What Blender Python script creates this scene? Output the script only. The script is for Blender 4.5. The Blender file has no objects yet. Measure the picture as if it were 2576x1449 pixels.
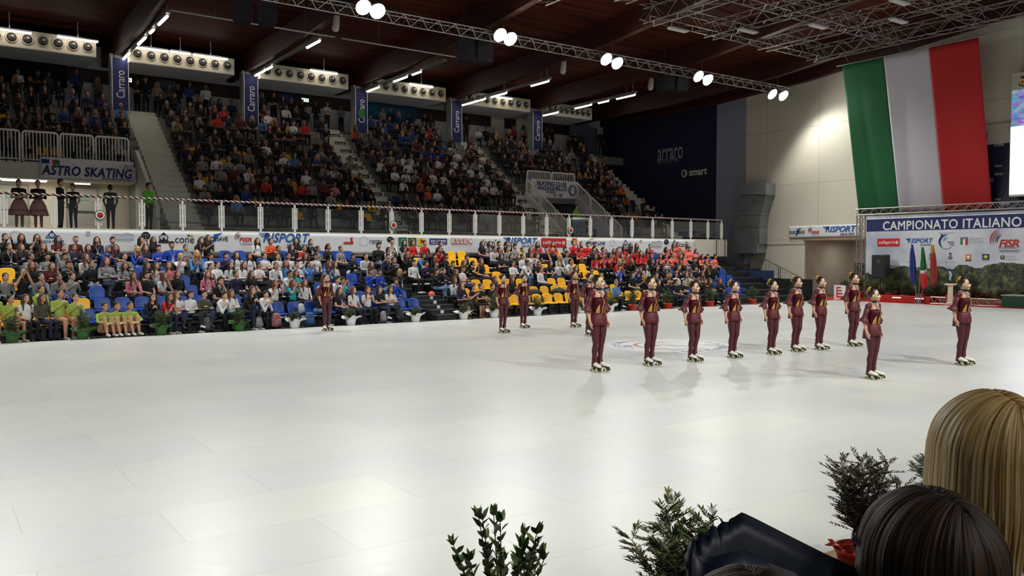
import bpy, bmesh, math, random
import numpy as np
from mathutils import Vector, Matrix, Euler
random.seed(11)
SC = bpy.context.scene
COL = SC.collection
PI = math.pi

# ------------------------------------------------------------------ camera
CAM_H = 2.15
F_PX = 2080.0
YAW = math.radians(54.47)            # camera heading measured from the +X (long) axis of the rink
PITCH = math.radians(2.19)
FW = Vector((math.cos(YAW) * math.cos(PITCH), math.sin(YAW) * math.cos(PITCH), -math.sin(PITCH)))
RT = Vector((math.sin(YAW), -math.cos(YAW), 0))
UP = RT.cross(FW)
cam_d = bpy.data.cameras.new('camera')
cam = bpy.data.objects.new('camera', cam_d)
COL.objects.link(cam)
cam_d.sensor_fit = 'HORIZONTAL'
cam_d.sensor_width = 36
cam_d.lens = 36 * F_PX / 2576
cam_d.clip_start = 0.05
cam_d.clip_end = 400
cam.matrix_world = Matrix(((RT.x, UP.x, -FW.x, 0), (RT.y, UP.y, -FW.y, 0), (RT.z, UP.z, -FW.z, CAM_H), (0, 0, 0, 1)))
SC.camera = cam

# ------------------------------------------------------------------ world, exposure
w = bpy.data.worlds.new('world')
SC.world = w
w.use_nodes = True
w.node_tree.nodes['Background'].inputs[0].default_value = (0.85, 0.9, 1.0, 1)
w.node_tree.nodes['Background'].inputs[1].default_value = 0.016
SC.view_settings.view_transform = 'Standard'
SC.view_settings.look = 'None'
SC.view_settings.gamma = 1
SC.view_settings.use_curve_mapping = False
SC.view_settings.exposure = 0.30
SC.cycles.use_denoising = True
SC.cycles.use_adaptive_sampling = True
SC.cycles.adaptive_threshold = 0.03
SC.cycles.max_bounces = 5
SC.cycles.diffuse_bounces = 3
SC.cycles.glossy_bounces = 3
SC.cycles.transmission_bounces = 3
SC.cycles.transparent_max_bounces = 8
SC.cycles.sample_clamp_indirect = 6
SC.cycles.caustics_reflective = False
SC.cycles.caustics_refractive = False

# floodlights: the far truss hangs at Y 28.2, its twin at the near side of the hall
FLOOD_X = (-4.7, 1.4, 7.5, 13.6, 19.7, 25.8, 31.9, 37.9)
FAR_Y, NEAR_Y, FLOOD_Z = 28.2, -0.9, 11.0
FAR_W, NEAR_W = 1500, 3050
def spot(name, loc, target, watt, deg, blend=0.35, col=(0.98, 1, 0.955), size=0.25):
    d = bpy.data.lights.new(name, 'SPOT')
    d.energy = watt
    d.spot_size = math.radians(deg)
    d.spot_blend = blend
    d.color = col
    d.shadow_soft_size = size
    o = bpy.data.objects.new(name, d)
    COL.objects.link(o)
    o.location = loc
    o.rotation_euler = (Vector(target) - Vector(loc)).to_track_quat('-Z', 'Y').to_euler()
    return o
for _x in FLOOD_X:
    spot('far_flood_light', (_x, FAR_Y - 0.5, FLOOD_Z - 0.25), (_x, 22.5, 0), FAR_W * (1 if _x < 37 else .4), 132, .5)
    spot('near_flood_light', (_x, NEAR_Y + 0.5, FLOOD_Z - 0.25), (_x, 11.0, 0), NEAR_W, 78, .85)

# ------------------------------------------------------------------ photo geometry: a pixel of the 2576x1449 frame -> a point in the hall
def ray(px, py):
    return FW + RT * ((px - 1288) / F_PX) + UP * ((724.5 - py) / F_PX)
def onY(px, py, Y):
    r = ray(px, py); t = Y / r.y
    return Vector((r.x * t, Y, CAM_H + r.z * t))
def onX(px, py, X):
    r = ray(px, py); t = X / r.x
    return Vector((X, r.y * t, CAM_H + r.z * t))
def onZ(px, py, Z=0.0):
    r = ray(px, py); t = (Z - CAM_H) / r.z
    return Vector((r.x * t, r.y * t, Z))
def proj(p):
    v = Vector(p) - Vector((0, 0, CAM_H)); d = v.dot(FW)
    return (1288 + F_PX * v.dot(RT) / d, 724.5 - F_PX * v.dot(UP) / d, d)

# ------------------------------------------------------------------ materials
def lin(c):
    return tuple(((v / 255) / 12.92 if v / 255 <= 0.04045 else ((v / 255 + 0.055) / 1.055) ** 2.4) for v in c)
MATS = {}
def mat(name, rgb, rough=0.6, metal=0.0, emit=None, spec=0.5, alpha=None, sheen=0.0):
    if name in MATS:
        return MATS[name]
    m = bpy.data.materials.new(name)
    m.use_nodes = True
    b = m.node_tree.nodes['Principled BSDF']
    c = lin(rgb) + (1,)
    b.inputs['Base Color'].default_value = c
    b.inputs['Roughness'].default_value = rough
    b.inputs['Metallic'].default_value = metal
    b.inputs['Specular IOR Level'].default_value = spec
    if sheen:
        b.inputs['Sheen Weight'].default_value = sheen
    if emit:
        b.inputs['Emission Color'].default_value = c
        b.inputs['Emission Strength'].default_value = emit
    if alpha is not None:
        b.inputs['Alpha'].default_value = alpha
    m.diffuse_color = c
    MATS[name] = m
    return m
def N(m, kind, **kw):
    n = m.node_tree.nodes.new(kind)
    for k, v in kw.items():
        if k.startswith('i_'):
            key = k[2:]
            n.inputs[int(key) if key.isdigit() else key.replace('_', ' ')].default_value = v
        else:
            setattr(n, k, v)
    return n
def L(m, a, b):
    m.node_tree.links.new(a, b)
def bsdf(m):
    return m.node_tree.nodes['Principled BSDF']
def noise_mat(name, rgb1, rgb2, scale, rough=0.6, detail=4, stretch=(1, 1, 1), metal=0.0, bump=0.0, p0=0.35, p1=0.65):
    if name in MATS:
        return MATS[name]
    m = mat(name, rgb1, rough, metal)
    tc = N(m, 'ShaderNodeTexCoord'); mp = N(m, 'ShaderNodeMapping'); mp.inputs['Scale'].default_value = stretch
    nz = N(m, 'ShaderNodeTexNoise', i_Scale=scale, i_Detail=detail)
    cr = N(m, 'ShaderNodeValToRGB')
    cr.color_ramp.elements[0].position = p0; cr.color_ramp.elements[0].color = lin(rgb1) + (1,)
    cr.color_ramp.elements[1].position = p1; cr.color_ramp.elements[1].color = lin(rgb2) + (1,)
    L(m, tc.outputs['Object'], mp.inputs[0]); L(m, mp.outputs[0], nz.inputs['Vector'])
    L(m, nz.outputs[0], cr.inputs[0]); L(m, cr.outputs[0], bsdf(m).inputs['Base Color'])
    if bump:
        bp = N(m, 'ShaderNodeBump', i_Strength=bump); L(m, nz.outputs[0], bp.inputs['Height']); L(m, bp.outputs[0], bsdf(m).inputs['Normal'])
    return m

# ------------------------------------------------------------------ mesh builder
class MB:
    def __init__(s):
        s.v = []; s.f = []; s.m = []
    def add(s, vs, fs, mi=0, M=None):
        o = len(s.v)
        s.v += [tuple(M @ Vector(p)) for p in vs] if M is not None else [tuple(p) for p in vs]
        s.f += [tuple(i + o for i in f) for f in fs]
        s.m += [mi] * len(fs)
    def box(s, x0, x1, y0, y1, z0, z1, mi=0, M=None):
        vs = [(x, y, z) for z in (z0, z1) for y in (y0, y1) for x in (x0, x1)]
        s.add(vs, [(0, 2, 3, 1), (4, 5, 7, 6), (0, 1, 5, 4), (2, 6, 7, 3), (0, 4, 6, 2), (1, 3, 7, 5)], mi, M)
    def cbox(s, c, sz, mi=0, bev=0.0, M=None):
        x, y, z = (v / 2 for v in sz)
        T = Matrix.Translation(c) if M is None else M @ Matrix.Translation(c)
        if not bev:
            s.box(-x, x, -y, y, -z, z, mi, T); return
        b = min(bev, x * .9, y * .9, z * .9)
        rings = []
        def ring(e, zz):
            X, Y = x - e, y - e; c_ = b * 0.7
            return [(-X + c_, -Y, zz), (X - c_, -Y, zz), (X, -Y + c_, zz), (X, Y - c_, zz), (X - c_, Y, zz), (-X + c_, Y, zz), (-X, Y - c_, zz), (-X, -Y + c_, zz)]
        s.loft([ring(b * 0.8, -z), ring(b * .25, -z + b * .35), ring(0, -z + b), ring(0, z - b), ring(b * .25, z - b * .35), ring(b * 0.8, z)], mi, T)
    def loft(s, rings, mi=0, M=None, cap=True, closed=True):
        n = len(rings[0]); vs = [p for r in rings for p in r]; fs = []
        for i in range(len(rings) - 1):
            for j in range(n if closed else n - 1):
                a, b = i * n + j, i * n + (j + 1) % n
                fs.append((a, b, b + n, a + n))
        if cap and closed:
            fs.append(tuple(range(n - 1, -1, -1))); fs.append(tuple((len(rings) - 1) * n + j for j in range(n)))
        s.add(vs, fs, mi, M)
    def cyl(s, p0, p1, r0, r1=None, n=8, mi=0, cap=True):
        p0, p1 = Vector(p0), Vector(p1); r1 = r0 if r1 is None else r1
        d = p1 - p0
        if d.length < 1e-6: return
        q = d.to_track_quat('Z', 'Y').to_matrix()
        def rg(c, r): return [c + q @ Vector((r * math.cos(2 * PI * k / n), r * math.sin(2 * PI * k / n), 0)) for k in range(n)]
        s.loft([rg(p0, r0), rg(p1, r1)], mi, None, cap)
    def tube(s, pts, r, n=6, mi=0, cap=True):
        pts = [Vector(p) for p in pts]; rings = []; k = len(pts)
        rr = r if isinstance(r, (list, tuple)) else [r] * k
        t0 = (pts[1] - pts[0]).normalized()
        a = Vector((0, 0, 1)) if abs(t0.z) < .9 else Vector((1, 0, 0))
        u = t0.cross(a).normalized()
        for i, p in enumerate(pts):
            t = (pts[min(i + 1, k - 1)] - pts[max(i - 1, 0)]).normalized()
            u = (u - t * u.dot(t)).normalized(); w_ = t.cross(u)
            rings.append([p + (u * math.cos(2 * PI * j / n) + w_ * math.sin(2 * PI * j / n)) * rr[i] for j in range(n)])
        s.loft(rings, mi, None, cap)
    def lathe(s, prof, n=16, mi=0, M=None, cap=True):
        s.loft([[(r * math.cos(2 * PI * j / n), r * math.sin(2 * PI * j / n), z) for j in range(n)] for r, z in prof], mi, M, cap)
    def ell(s, c, r, n=12, k=8, mi=0, M=None):
        rings = []
        for i in range(k + 1):
            a = -PI / 2 + PI * i / k
            cr = max(math.cos(a), 0.02)
            rings.append([(c[0] + r[0] * cr * math.cos(2 * PI * j / n), c[1] + r[1] * cr * math.sin(2 * PI * j / n), c[2] + r[2] * math.sin(a)) for j in range(n)])
        s.loft(rings, mi, M)
    def cap_(s, p0, p1, r0, r1, n=10, mi=0):
        p0, p1 = Vector(p0), Vector(p1); d = p1 - p0
        q = d.to_track_quat('Z', 'Y').to_matrix(); ax = q @ Vector((0, 0, 1))
        rings = []
        def rg(c, r): return [c + q @ Vector((r * math.cos(2 * PI * k / n), r * math.sin(2 * PI * k / n), 0)) for k in range(n)]
        for a in (-80, -50, -25): rings.append(rg(p0 + ax * (r0 * math.sin(math.radians(a))), r0 * math.cos(math.radians(a))))
        rings.append(rg(p0, r0)); rings.append(rg(p1, r1))
        for a in (25, 50, 80): rings.append(rg(p1 + ax * (r1 * math.sin(math.radians(a))), r1 * math.cos(math.radians(a))))
        s.loft(rings, mi)
    def poly(s, pts, mi=0, M=None):
        s.add(pts, [tuple(range(len(pts)))], mi, M)
    def mesh(s, me, M, mi=0):
        s.add([v.co for v in me.vertices], [tuple(p.vertices) for p in me.polygons], mi, M)
    def build(s, name, mats, parent=None, smooth=False, loc=None):
        me = bpy.data.meshes.new(name)
        me.from_pydata(s.v, [], s.f)
        for m_ in (mats if isinstance(mats, (list, tuple)) else [mats]):
            me.materials.append(m_)
        me.polygons.foreach_set('material_index', s.m)
        if smooth:
            me.polygons.foreach_set('use_smooth', [True] * len(s.f))
        me.update()
        return put(name, me, parent, loc)
def put(name, me, parent=None, loc=None):
    o = bpy.data.objects.new(name, me)
    COL.objects.link(o)
    if parent is not None: o.parent = parent
    if loc is not None: o.location = loc
    return o
def empty(name, loc=(0, 0, 0), rotz=0.0):
    o = bpy.data.objects.new(name, None)
    COL.objects.link(o)
    o.empty_display_size = 0.1
    o.location = loc; o.rotation_euler = (0, 0, rotz)
    return o
def tag(o, label, cat, group=None, kind=None):
    o['label'] = label; o['category'] = cat
    if group: o['group'] = group
    if kind: o['kind'] = kind
    return o
def struct(o):
    o['kind'] = 'structure'
    return o
def copy_tree(o, parent=None):
    c = o.copy(); COL.objects.link(c)
    if parent is not None: c.parent = parent
    for ch in list(o.children): copy_tree(ch, c)
    return c
ORD = 'first second third fourth fifth sixth seventh eighth ninth tenth eleventh twelfth thirteenth fourteenth fifteenth sixteenth seventeenth eighteenth nineteenth twentieth'.split()
TENS = {2: 'twenty', 3: 'thirty', 4: 'forty', 5: 'fifty', 6: 'sixty'}
def ordinal(i):
    if i < 20: return ORD[i]
    t, u = divmod(i + 1, 10)
    return TENS[t] + '-' + ORD[u - 1] if u else {2: 'twentieth', 3: 'thirtieth', 4: 'fortieth', 5: 'fiftieth', 6: 'sixtieth'}[t]

# lettering: flat outlines, x to the reader's right, y up
_txt = {}
def text_mesh(s, shear=0.0, offset=0.0, spacing=1.0):
    k = (s, shear, offset, spacing)
    if k not in _txt:
        c = bpy.data.curves.new('lettering', 'FONT')
        c.body = s; c.shear = shear; c.offset = offset; c.space_character = spacing
        c.size = 1; c.resolution_u = 3; c.fill_mode = 'FRONT'; c.extrude = 0.0
        o = bpy.data.objects.new('lettering', c)
        COL.objects.link(o)
        bpy.context.view_layer.update()
        dg = bpy.context.evaluated_depsgraph_get()
        me = bpy.data.meshes.new_from_object(o.evaluated_get(dg))
        bpy.data.objects.remove(o); bpy.data.curves.remove(c)
        co = np.array([v.co[:] for v in me.vertices])
        _txt[k] = (me, co.min(0), co.max(0))
    return _txt[k]
def fit_text(mb, s, M, cx, cy, wd, ht=None, mi=0, z=0.0, **kw):
    """text fitted to width wd (and height ht), centred at cx, cy of the plane M"""
    me, a, b = text_mesh(s, **kw)
    sx = wd / (b[0] - a[0]); sy = sx if ht is None else ht / (b[1] - a[1])
    T = M @ Matrix.Translation((cx, cy, z)) @ Matrix.Diagonal((sx, sy, 1, 1)) @ Matrix.Translation((-(a[0] + b[0]) / 2, -(a[1] + b[1]) / 2, 0))
    mb.mesh(me, T, mi)
def plane_Y(Y):      # a sheet in the plane Y, read from the rink side: x -> +X, y -> +Z, front -> -Y
    return Matrix(((1, 0, 0, 0), (0, 0, -1, Y), (0, 1, 0, 0), (0, 0, 0, 1)))
def plane_X(X):      # a sheet in the plane X, read from the -X side: x -> -Y, y -> +Z, front -> -X
    return Matrix(((0, 0, -1, X), (-1, 0, 0, 0), (0, 1, 0, 0), (0, 0, 0, 1)))
def circle(n, r, cx=0, cy=0, a0=0.0, a1=2 * PI, z=0.0):
    return [(cx + r * math.cos(a0 + (a1 - a0) * k / n), cy + r * math.sin(a0 + (a1 - a0) * k / n), z) for k in range(n)]
def arc_band(mb, M, cx, cy, r0, r1, a0, a1, mi=0, n=16, z=0.0, taper=False, sy=1.0):
    vs = []; fs = []
    for k in range(n + 1):
        a = a0 + (a1 - a0) * k / n
        t = (math.sin(PI * k / n) if taper else 1)
        rm = (r0 + r1) / 2; h = (r1 - r0) / 2 * max(t, .05)
        for r in (rm - h, rm + h): vs.append((cx + r * math.cos(a), cy + sy * r * math.sin(a), z))
    for k in range(n): fs.append((2 * k, 2 * k + 2, 2 * k + 3, 2 * k + 1))
    mb.add(vs, fs, mi, M)
# ------------------------------------------------------------------ shared materials
white_paint = mat('white_paint', (232, 231, 224), 0.5)
beige_wall = mat('beige_wall', (222, 214, 198), 0.75)
grey_wall = mat('grey_wall', (214, 216, 222), 0.8)
pale_wall = mat('pale_wall', (205, 203, 196), 0.8)
blue_grey_wall = mat('blue_grey_wall', (150, 156, 176), 0.8)
concrete = noise_mat('concrete', (128, 128, 122), (150, 150, 144), 3.0, 0.85)
dark_platform = noise_mat('dark_platform', (22, 22, 24), (34, 34, 36), 4.0, 0.6)
black_plastic = mat('black_plastic', (14, 14, 15), 0.45)
black_cloth = mat('black_cloth', (12, 12, 14), 0.9)
steel = mat('steel', (165, 166, 168), 0.35, 0.9)
alu = mat('truss_aluminium', (176, 172, 166), 0.42, 0.85)
grid_alu = mat('grid_aluminium', (138, 134, 128), 0.5, 0.7)
galv = noise_mat('galvanised_sheet', (128, 132, 134), (152, 156, 158), 1.3, 0.45, metal=0.55)
navy = mat('navy_fabric', (20, 24, 62), 0.85)
navy_print = mat('navy_print', (30, 40, 96), 0.7)
banner_white = mat('banner_white', (226, 226, 228), 0.65)
ink_black = mat('ink_black', (22, 22, 28), 0.7)
ink_blue = mat('ink_blue', (30, 96, 170), 0.7)
ink_navy = mat('ink_navy', (28, 44, 112), 0.7)
ink_red = mat('ink_red', (196, 34, 38), 0.7)
ink_white = mat('ink_white', (236, 236, 236), 0.7)
ink_grey = mat('ink_grey', (150, 152, 160), 0.7)
ink_pale = mat('ink_pale', (190, 192, 202), 0.7)
ink_green = mat('ink_green', (34, 120, 62), 0.7)
ink_olive = mat('ink_olive', (82, 92, 48), 0.7)
ink_yellow = mat('ink_yellow', (214, 200, 40), 0.7)
ink_orange = mat('ink_orange', (222, 112, 40), 0.7)
ink_sky = mat('ink_sky', (112, 172, 206), 0.7)
flag_green = mat('flag_green', (16, 92, 48), 0.8)
flag_white = mat('flag_white', (188, 184, 192), 0.8)
flag_red = mat('flag_red', (172, 22, 24), 0.8)
seat_blue = mat('seat_blue', (16, 64, 150), 0.4)
seat_yellow = mat('seat_yellow', (238, 178, 14), 0.4)
seat_orange = mat('seat_orange', (168, 96, 38), 0.5)
seat_navy = mat('seat_navy', (22, 34, 92), 0.45)
red_carpet = mat('red_carpet', (186, 40, 26), 0.9)
lamp_glow = mat('lamp_glow', (255, 252, 244), 0.4, emit=60)
tube_glow = mat('tube_glow', (255, 244, 226), 0.4, emit=9)
lamp_housing = mat('lamp_housing', (176, 178, 180), 0.5)

# rink floor: long white panels laid in a running bond, each a little different
floor_mat = mat('rink_panels', (214, 214, 208), 0.3)
def _floor():
    m = floor_mat
    tc = N(m, 'ShaderNodeTexCoord'); mp = N(m, 'ShaderNodeMapping')
    mp.inputs['Location'].default_value = (0.40, 0.115, 0)
    br = N(m, 'ShaderNodeTexBrick', offset=0.5, squash=1.0)
    br.inputs['Scale'].default_value = 1.0
    br.inputs['Brick Width'].default_value = 1.98; br.inputs['Row Height'].default_value = 0.935
    br.inputs['Mortar Size'].default_value = 0.0035; br.inputs['Mortar Smooth'].default_value = 0.3
    br.inputs['Bias'].default_value = -0.25
    br.inputs['Color1'].default_value = lin((207, 208, 206)) + (1,)
    br.inputs['Color2'].default_value = lin((217, 216, 207)) + (1,)
    br.inputs['Mortar'].default_value = lin((184, 183, 178)) + (1,)
    nz = N(m, 'ShaderNodeTexNoise', i_Scale=0.35, i_Detail=5)
    nz2 = N(m, 'ShaderNodeTexNoise', i_Scale=9.0, i_Detail=6)
    mx = N(m, 'ShaderNodeMix', data_type='RGBA', blend_type='MULTIPLY'); mx.inputs[0].default_value = 1.0
    cr = N(m, 'ShaderNodeValToRGB'); cr.color_ramp.elements[0].position = 0.3; cr.color_ramp.elements[0].color = (.90, .90, .905, 1); cr.color_ramp.elements[1].position = 0.62
    sc = N(m, 'ShaderNodeTexNoise', i_Scale=26.0, i_Detail=3); st = N(m, 'ShaderNodeMapping'); st.inputs['Scale'].default_value = (1, 3.2, 1); st.inputs['Rotation'].default_value = (0, 0, .5)
    c2 = N(m, 'ShaderNodeValToRGB'); c2.color_ramp.elements[0].position = 0.715; c2.color_ramp.elements[0].color = (1, 1, 1, 1); c2.color_ramp.elements[1].position = 0.735; c2.color_ramp.elements[1].color = (.55, .55, .55, 1)
    mx2 = N(m, 'ShaderNodeMix', data_type='RGBA', blend_type='MULTIPLY'); mx2.inputs[0].default_value = 0.8
    L(m, tc.outputs['Object'], mp.inputs[0]); L(m, mp.outputs[0], br.inputs['Vector'])
    L(m, tc.outputs['Object'], nz.inputs['Vector']); L(m, tc.outputs['Object'], nz2.inputs['Vector'])
    L(m, tc.outputs['Object'], st.inputs[0]); L(m, st.outputs[0], sc.inputs['Vector']); L(m, sc.outputs[0], c2.inputs[0])
    L(m, nz.outputs[0], cr.inputs[0]); L(m, br.outputs[0], mx.inputs[6]); L(m, cr.outputs[0], mx.inputs[7])
    L(m, mx.outputs[2], mx2.inputs[6]); L(m, c2.outputs[0], mx2.inputs[7]); L(m, mx2.outputs[2], bsdf(m).inputs['Base Color'])
    rr = N(m, 'ShaderNodeMapRange', i_3=0.26, i_4=0.40); L(m, nz2.outputs[0], rr.inputs[0]); L(m, rr.outputs[0], bsdf(m).inputs['Roughness'])
    bsdf(m).inputs['Specular IOR Level'].default_value = 0.26
    bp = N(m, 'ShaderNodeBump', i_Strength=0.02, i_Distance=0.02); L(m, nz2.outputs[0], bp.inputs['Height']); L(m, bp.outputs[0], bsdf(m).inputs['Normal'])
_floor()
wood_ceiling = noise_mat('dark_wood_planks', (40, 15, 9), (98, 46, 28), 1.0, 0.75, stretch=(0.22, 4.5, 1), p0=.3, p1=.7)
bsdf(wood_ceiling).inputs['Specular IOR Level'].default_value = .12
wood_beam = noise_mat('laminated_beam', (56, 23, 15), (76, 34, 21), 1.0, 0.55, stretch=(4, 0.4, 9))

# spiral hazard tape on the hand rail
tape = mat('striped_tape', (230, 230, 228), 0.5)
def _tape():
    m = tape
    tc = N(m, 'ShaderNodeTexCoord'); mp = N(m, 'ShaderNodeMapping'); mp.inputs['Scale'].default_value = (5.2, 9, 9)
    sx = N(m, 'ShaderNodeSeparateXYZ'); ad = N(m, 'ShaderNodeMath', operation='ADD'); fr = N(m, 'ShaderNodeMath', operation='FRACT')
    cr = N(m, 'ShaderNodeValToRGB'); cr.color_ramp.interpolation = 'CONSTANT'
    e = cr.color_ramp.elements; e[0].position = 0; e[0].color = lin((226, 222, 216)) + (1,)
    e[1].position = 0.5; e[1].color = lin((30, 16, 18)) + (1,)
    n3 = e.new(0.82); n3.color = lin((150, 20, 30)) + (1,)
    L(m, tc.outputs['Object'], mp.inputs[0]); L(m, mp.outputs[0], sx.inputs[0])
    L(m, sx.outputs[0], ad.inputs[0]); L(m, sx.outputs[2], ad.inputs[1]); L(m, ad.outputs[0], fr.inputs[0])
    L(m, fr.outputs[0], cr.inputs[0]); L(m, cr.outputs[0], bsdf(m).inputs['Base Color'])
_tape()
# clear railing panels
glass = bpy.data.materials.new('railing_glass'); glass.use_nodes = True; MATS['railing_glass'] = glass
def _glass():
    nt = glass.node_tree; nt.nodes.remove(nt.nodes['Principled BSDF'])
    out = nt.nodes['Material Output']
    tr = N(glass, 'ShaderNodeBsdfTransparent'); tr.inputs[0].default_value = (.94, .95, .95, 1)
    gl = N(glass, 'ShaderNodeBsdfGlossy'); gl.inputs['Roughness'].default_value = 0.04; gl.inputs[0].default_value = (.9, .9, .9, 1)
    df = N(glass, 'ShaderNodeBsdfDiffuse'); df.inputs[0].default_value = (.5, .5, .5, 1)
    m0 = N(glass, 'ShaderNodeMixShader'); m0.inputs[0].default_value = 0.02
    m1 = N(glass, 'ShaderNodeMixShader'); m1.inputs[0].default_value = 0.045
    L(glass, tr.outputs[0], m0.inputs[1]); L(glass, df.outputs[0], m0.inputs[2])
    L(glass, m0.outputs[0], m1.inputs[1]); L(glass, gl.outputs[0], m1.inputs[2]); L(glass, m1.outputs[0], out.inputs[0])
_glass()
# white wall built of large panels with fine joints
panel_wall = mat('panel_wall', (222, 214, 196), 0.75)
def _pw():
    m = panel_wall
    tc = N(m, 'ShaderNodeTexCoord'); mp = N(m, 'ShaderNodeMapping')
    mp.inputs['Rotation'].default_value = (0, 0, 0)
    sx = N(m, 'ShaderNodeSeparateXYZ'); cb = N(m, 'ShaderNodeCombineXYZ')
    br = N(m, 'ShaderNodeTexBrick', offset=0.0)
    br.inputs['Scale'].default_value = 1.0; br.inputs['Brick Width'].default_value = 3.4; br.inputs['Row Height'].default_value = 3.1
    br.inputs['Mortar Size'].default_value = 0.012
    br.inputs['Color1'].default_value = lin((222, 214, 196)) + (1,); br.inputs['Color2'].default_value = lin((216, 209, 192)) + (1,)
    br.inputs['Mortar'].default_value = lin((176, 168, 152)) + (1,)
    L(m, tc.outputs['Object'], sx.inputs[0]); L(m, sx.outputs[1], cb.inputs[0]); L(m, sx.outputs[2], cb.inputs[1])
    L(m, cb.outputs[0], br.inputs['Vector']); L(m, br.outputs[0], bsdf(m).inputs['Base Color'])
_pw()
# ------------------------------------------------------------------ the hall
BEAM_X = (1.4, 7.5, 13.5, 19.5, 25.55, 31.5, 37.5)
WALL_X = 40.0
DECK_Z, DECK_Y, TIER_Y, TIER_Z, TREAD, RISE = 3.1, 31.2, 34.25, 3.35, 0.70, 0.49
BACK_Y, WALK_Z = 44.8, 9.0
def beam_z(Y):
    pts = [(46, 11.35), (36, 11.35), (28, 11.75), (19, 12.66), (8, 13.6), (-8, 14.2)]
    for (a, za), (b, zb) in zip(pts, pts[1:]):
        if a >= Y >= b: return za + (zb - za) * (a - Y) / (a - b)
    return pts[-1][1] if Y < 0 else pts[0][1]
m = MB(); m.box(-3.5, 36.5, 3.5, 23.9, -0.05, 0.0)
struct(m.build('floor', floor_mat))
m = MB(); m.box(-12, WALL_X + 7, -6, BACK_Y, -0.12, -0.051)
struct(m.build('floor_surround', noise_mat('grey_flooring', (70, 68, 66), (92, 89, 85), 2.0, 0.8)))
m = MB(); m.box(-3.55, 36.6, 3.35, 3.495, -0.052, 0.004)
struct(m.build('trim_1', noise_mat('wood_edge', (146, 116, 80), (168, 138, 100), 4.0, 0.6, stretch=(.4, 6, 6))))
m = MB(); m.box(36.505, WALL_X - .01, 3.5, 26.0, -0.05, 0.005)
struct(m.build('floor_carpet', noise_mat('red_carpet_pile', (196, 40, 24), (172, 32, 20), 30, 0.95)))

# end wall: white panels, with the opening of the passage, and the darker strip beside the stands
m = MB()
da, db = onX(2025, 605, WALL_X), onX(2172, 600, WALL_X)      # passage opening
dtop = da.z
m.box(WALL_X, WALL_X + .3, da.y, 32.1, -0.05, 12.9)
m.box(WALL_X, WALL_X + .3, -6, db.y - 1.2, -0.05, 15.5)
m.box(WALL_X, WALL_X + .3, db.y - 1.2, da.y, dtop, 14.0)
struct(m.build('wall_end', panel_wall))
m = MB(); m.box(WALL_X - .05, WALL_X + .3, 32.1, 34.3, -0.05, 12.4)
struct(m.build('wall_end_strip', blue_grey_wall))
m = MB(); m.box(WALL_X, WALL_X + .3, 34.3, BACK_Y + .3, -0.05, 12.4)
struct(m.build('wall_end_stands', navy))
m = MB()
m.box(WALL_X + 4.5, WALL_X + 4.7, db.y - 2.5, da.y + .2, -.05, dtop + .2)
m.box(WALL_X + .3, WALL_X + 4.7, da.y, da.y + .2, -.05, dtop + .2)
m.box(WALL_X + .3, WALL_X + 4.7, db.y - 1.4, db.y - 1.2, -.05, dtop + .2)
m.box(WALL_X + .3, WALL_X + 4.7, db.y - 1.4, da.y + .2, dtop + .0, dtop + .2)
struct(m.build('wall_passage', beige_wall))
m = MB(); m.box(WALL_X - .06, WALL_X, db.y - 1.2, da.y + .1, dtop, dtop + .12)
struct(m.build('trim_2', noise_mat('lintel_wood', (150, 122, 92), (170, 142, 110), 5, .7)))
m = MB(); m.box(WALL_X - .03, WALL_X, da.y, 32.1, 2.82, 2.86)
struct(m.build('trim_3', mat('joint', (176, 168, 152), .8)))
m = MB(); m.box(-12, WALL_X + .3, BACK_Y, BACK_Y + .3, 8.5, 13)
struct(m.build('wall_back', grey_wall))
m = MB(); m.box(-12, 38.5, BACK_Y - .12, BACK_Y, 10.55, 11.2)
struct(m.build('trim_4', mat('dark_red_steel', (46, 26, 24), .6)))
# pale stub walls at the far end of the walkway
m = MB(); m.box(30.2, 31.2, BACK_Y - .25, BACK_Y - .02, WALK_Z, 11.3); m.box(32.2, 34.2, BACK_Y - .25, BACK_Y - .02, WALK_Z, 11.3)
struct(m.build('wall_back_panels', beige_wall))
m = MB(); m.box(36.2, 38.6, BACK_Y - 1.0, BACK_Y - .8, WALK_Z, 11.1)
struct(m.build('wall_back_screen', mat('slate_wall', (84, 92, 108), .8)))

# ceiling deck and laminated beams
m = MB()
ys = [46, 36, 28, 19, 8, -8]
for a, b in zip(ys, ys[1:]):
    za, zb = beam_z(a) + 1.0, beam_z(b) + 1.0
    m.add([(-14, a, za), (WALL_X + .4, a, za), (WALL_X + .4, b, zb), (-14, b, zb), (-14, a, za + .2), (WALL_X + .4, a, za + .2), (WALL_X + .4, b, zb + .2), (-14, b, zb + .2)],
          [(0, 1, 2, 3), (7, 6, 5, 4), (0, 4, 5, 1), (2, 6, 7, 3)])
struct(m.build('ceiling', wood_ceiling))
for bx in BEAM_X + (WALL_X - .18, -4.6):
    m = MB()
    rings = [[(bx + dx, y, beam_z(y) + dz) for dx, dz in ((-.16, 0), (.16, 0), (.16, 1.0), (-.16, 1.0))] for y in (BACK_Y - .1, 40, 36, 32, 28, 23.5, 19, 13, 8, 0, -8)]
    m.loft(rings)
    struct(m.build('ceiling_beam', wood_beam))
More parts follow.
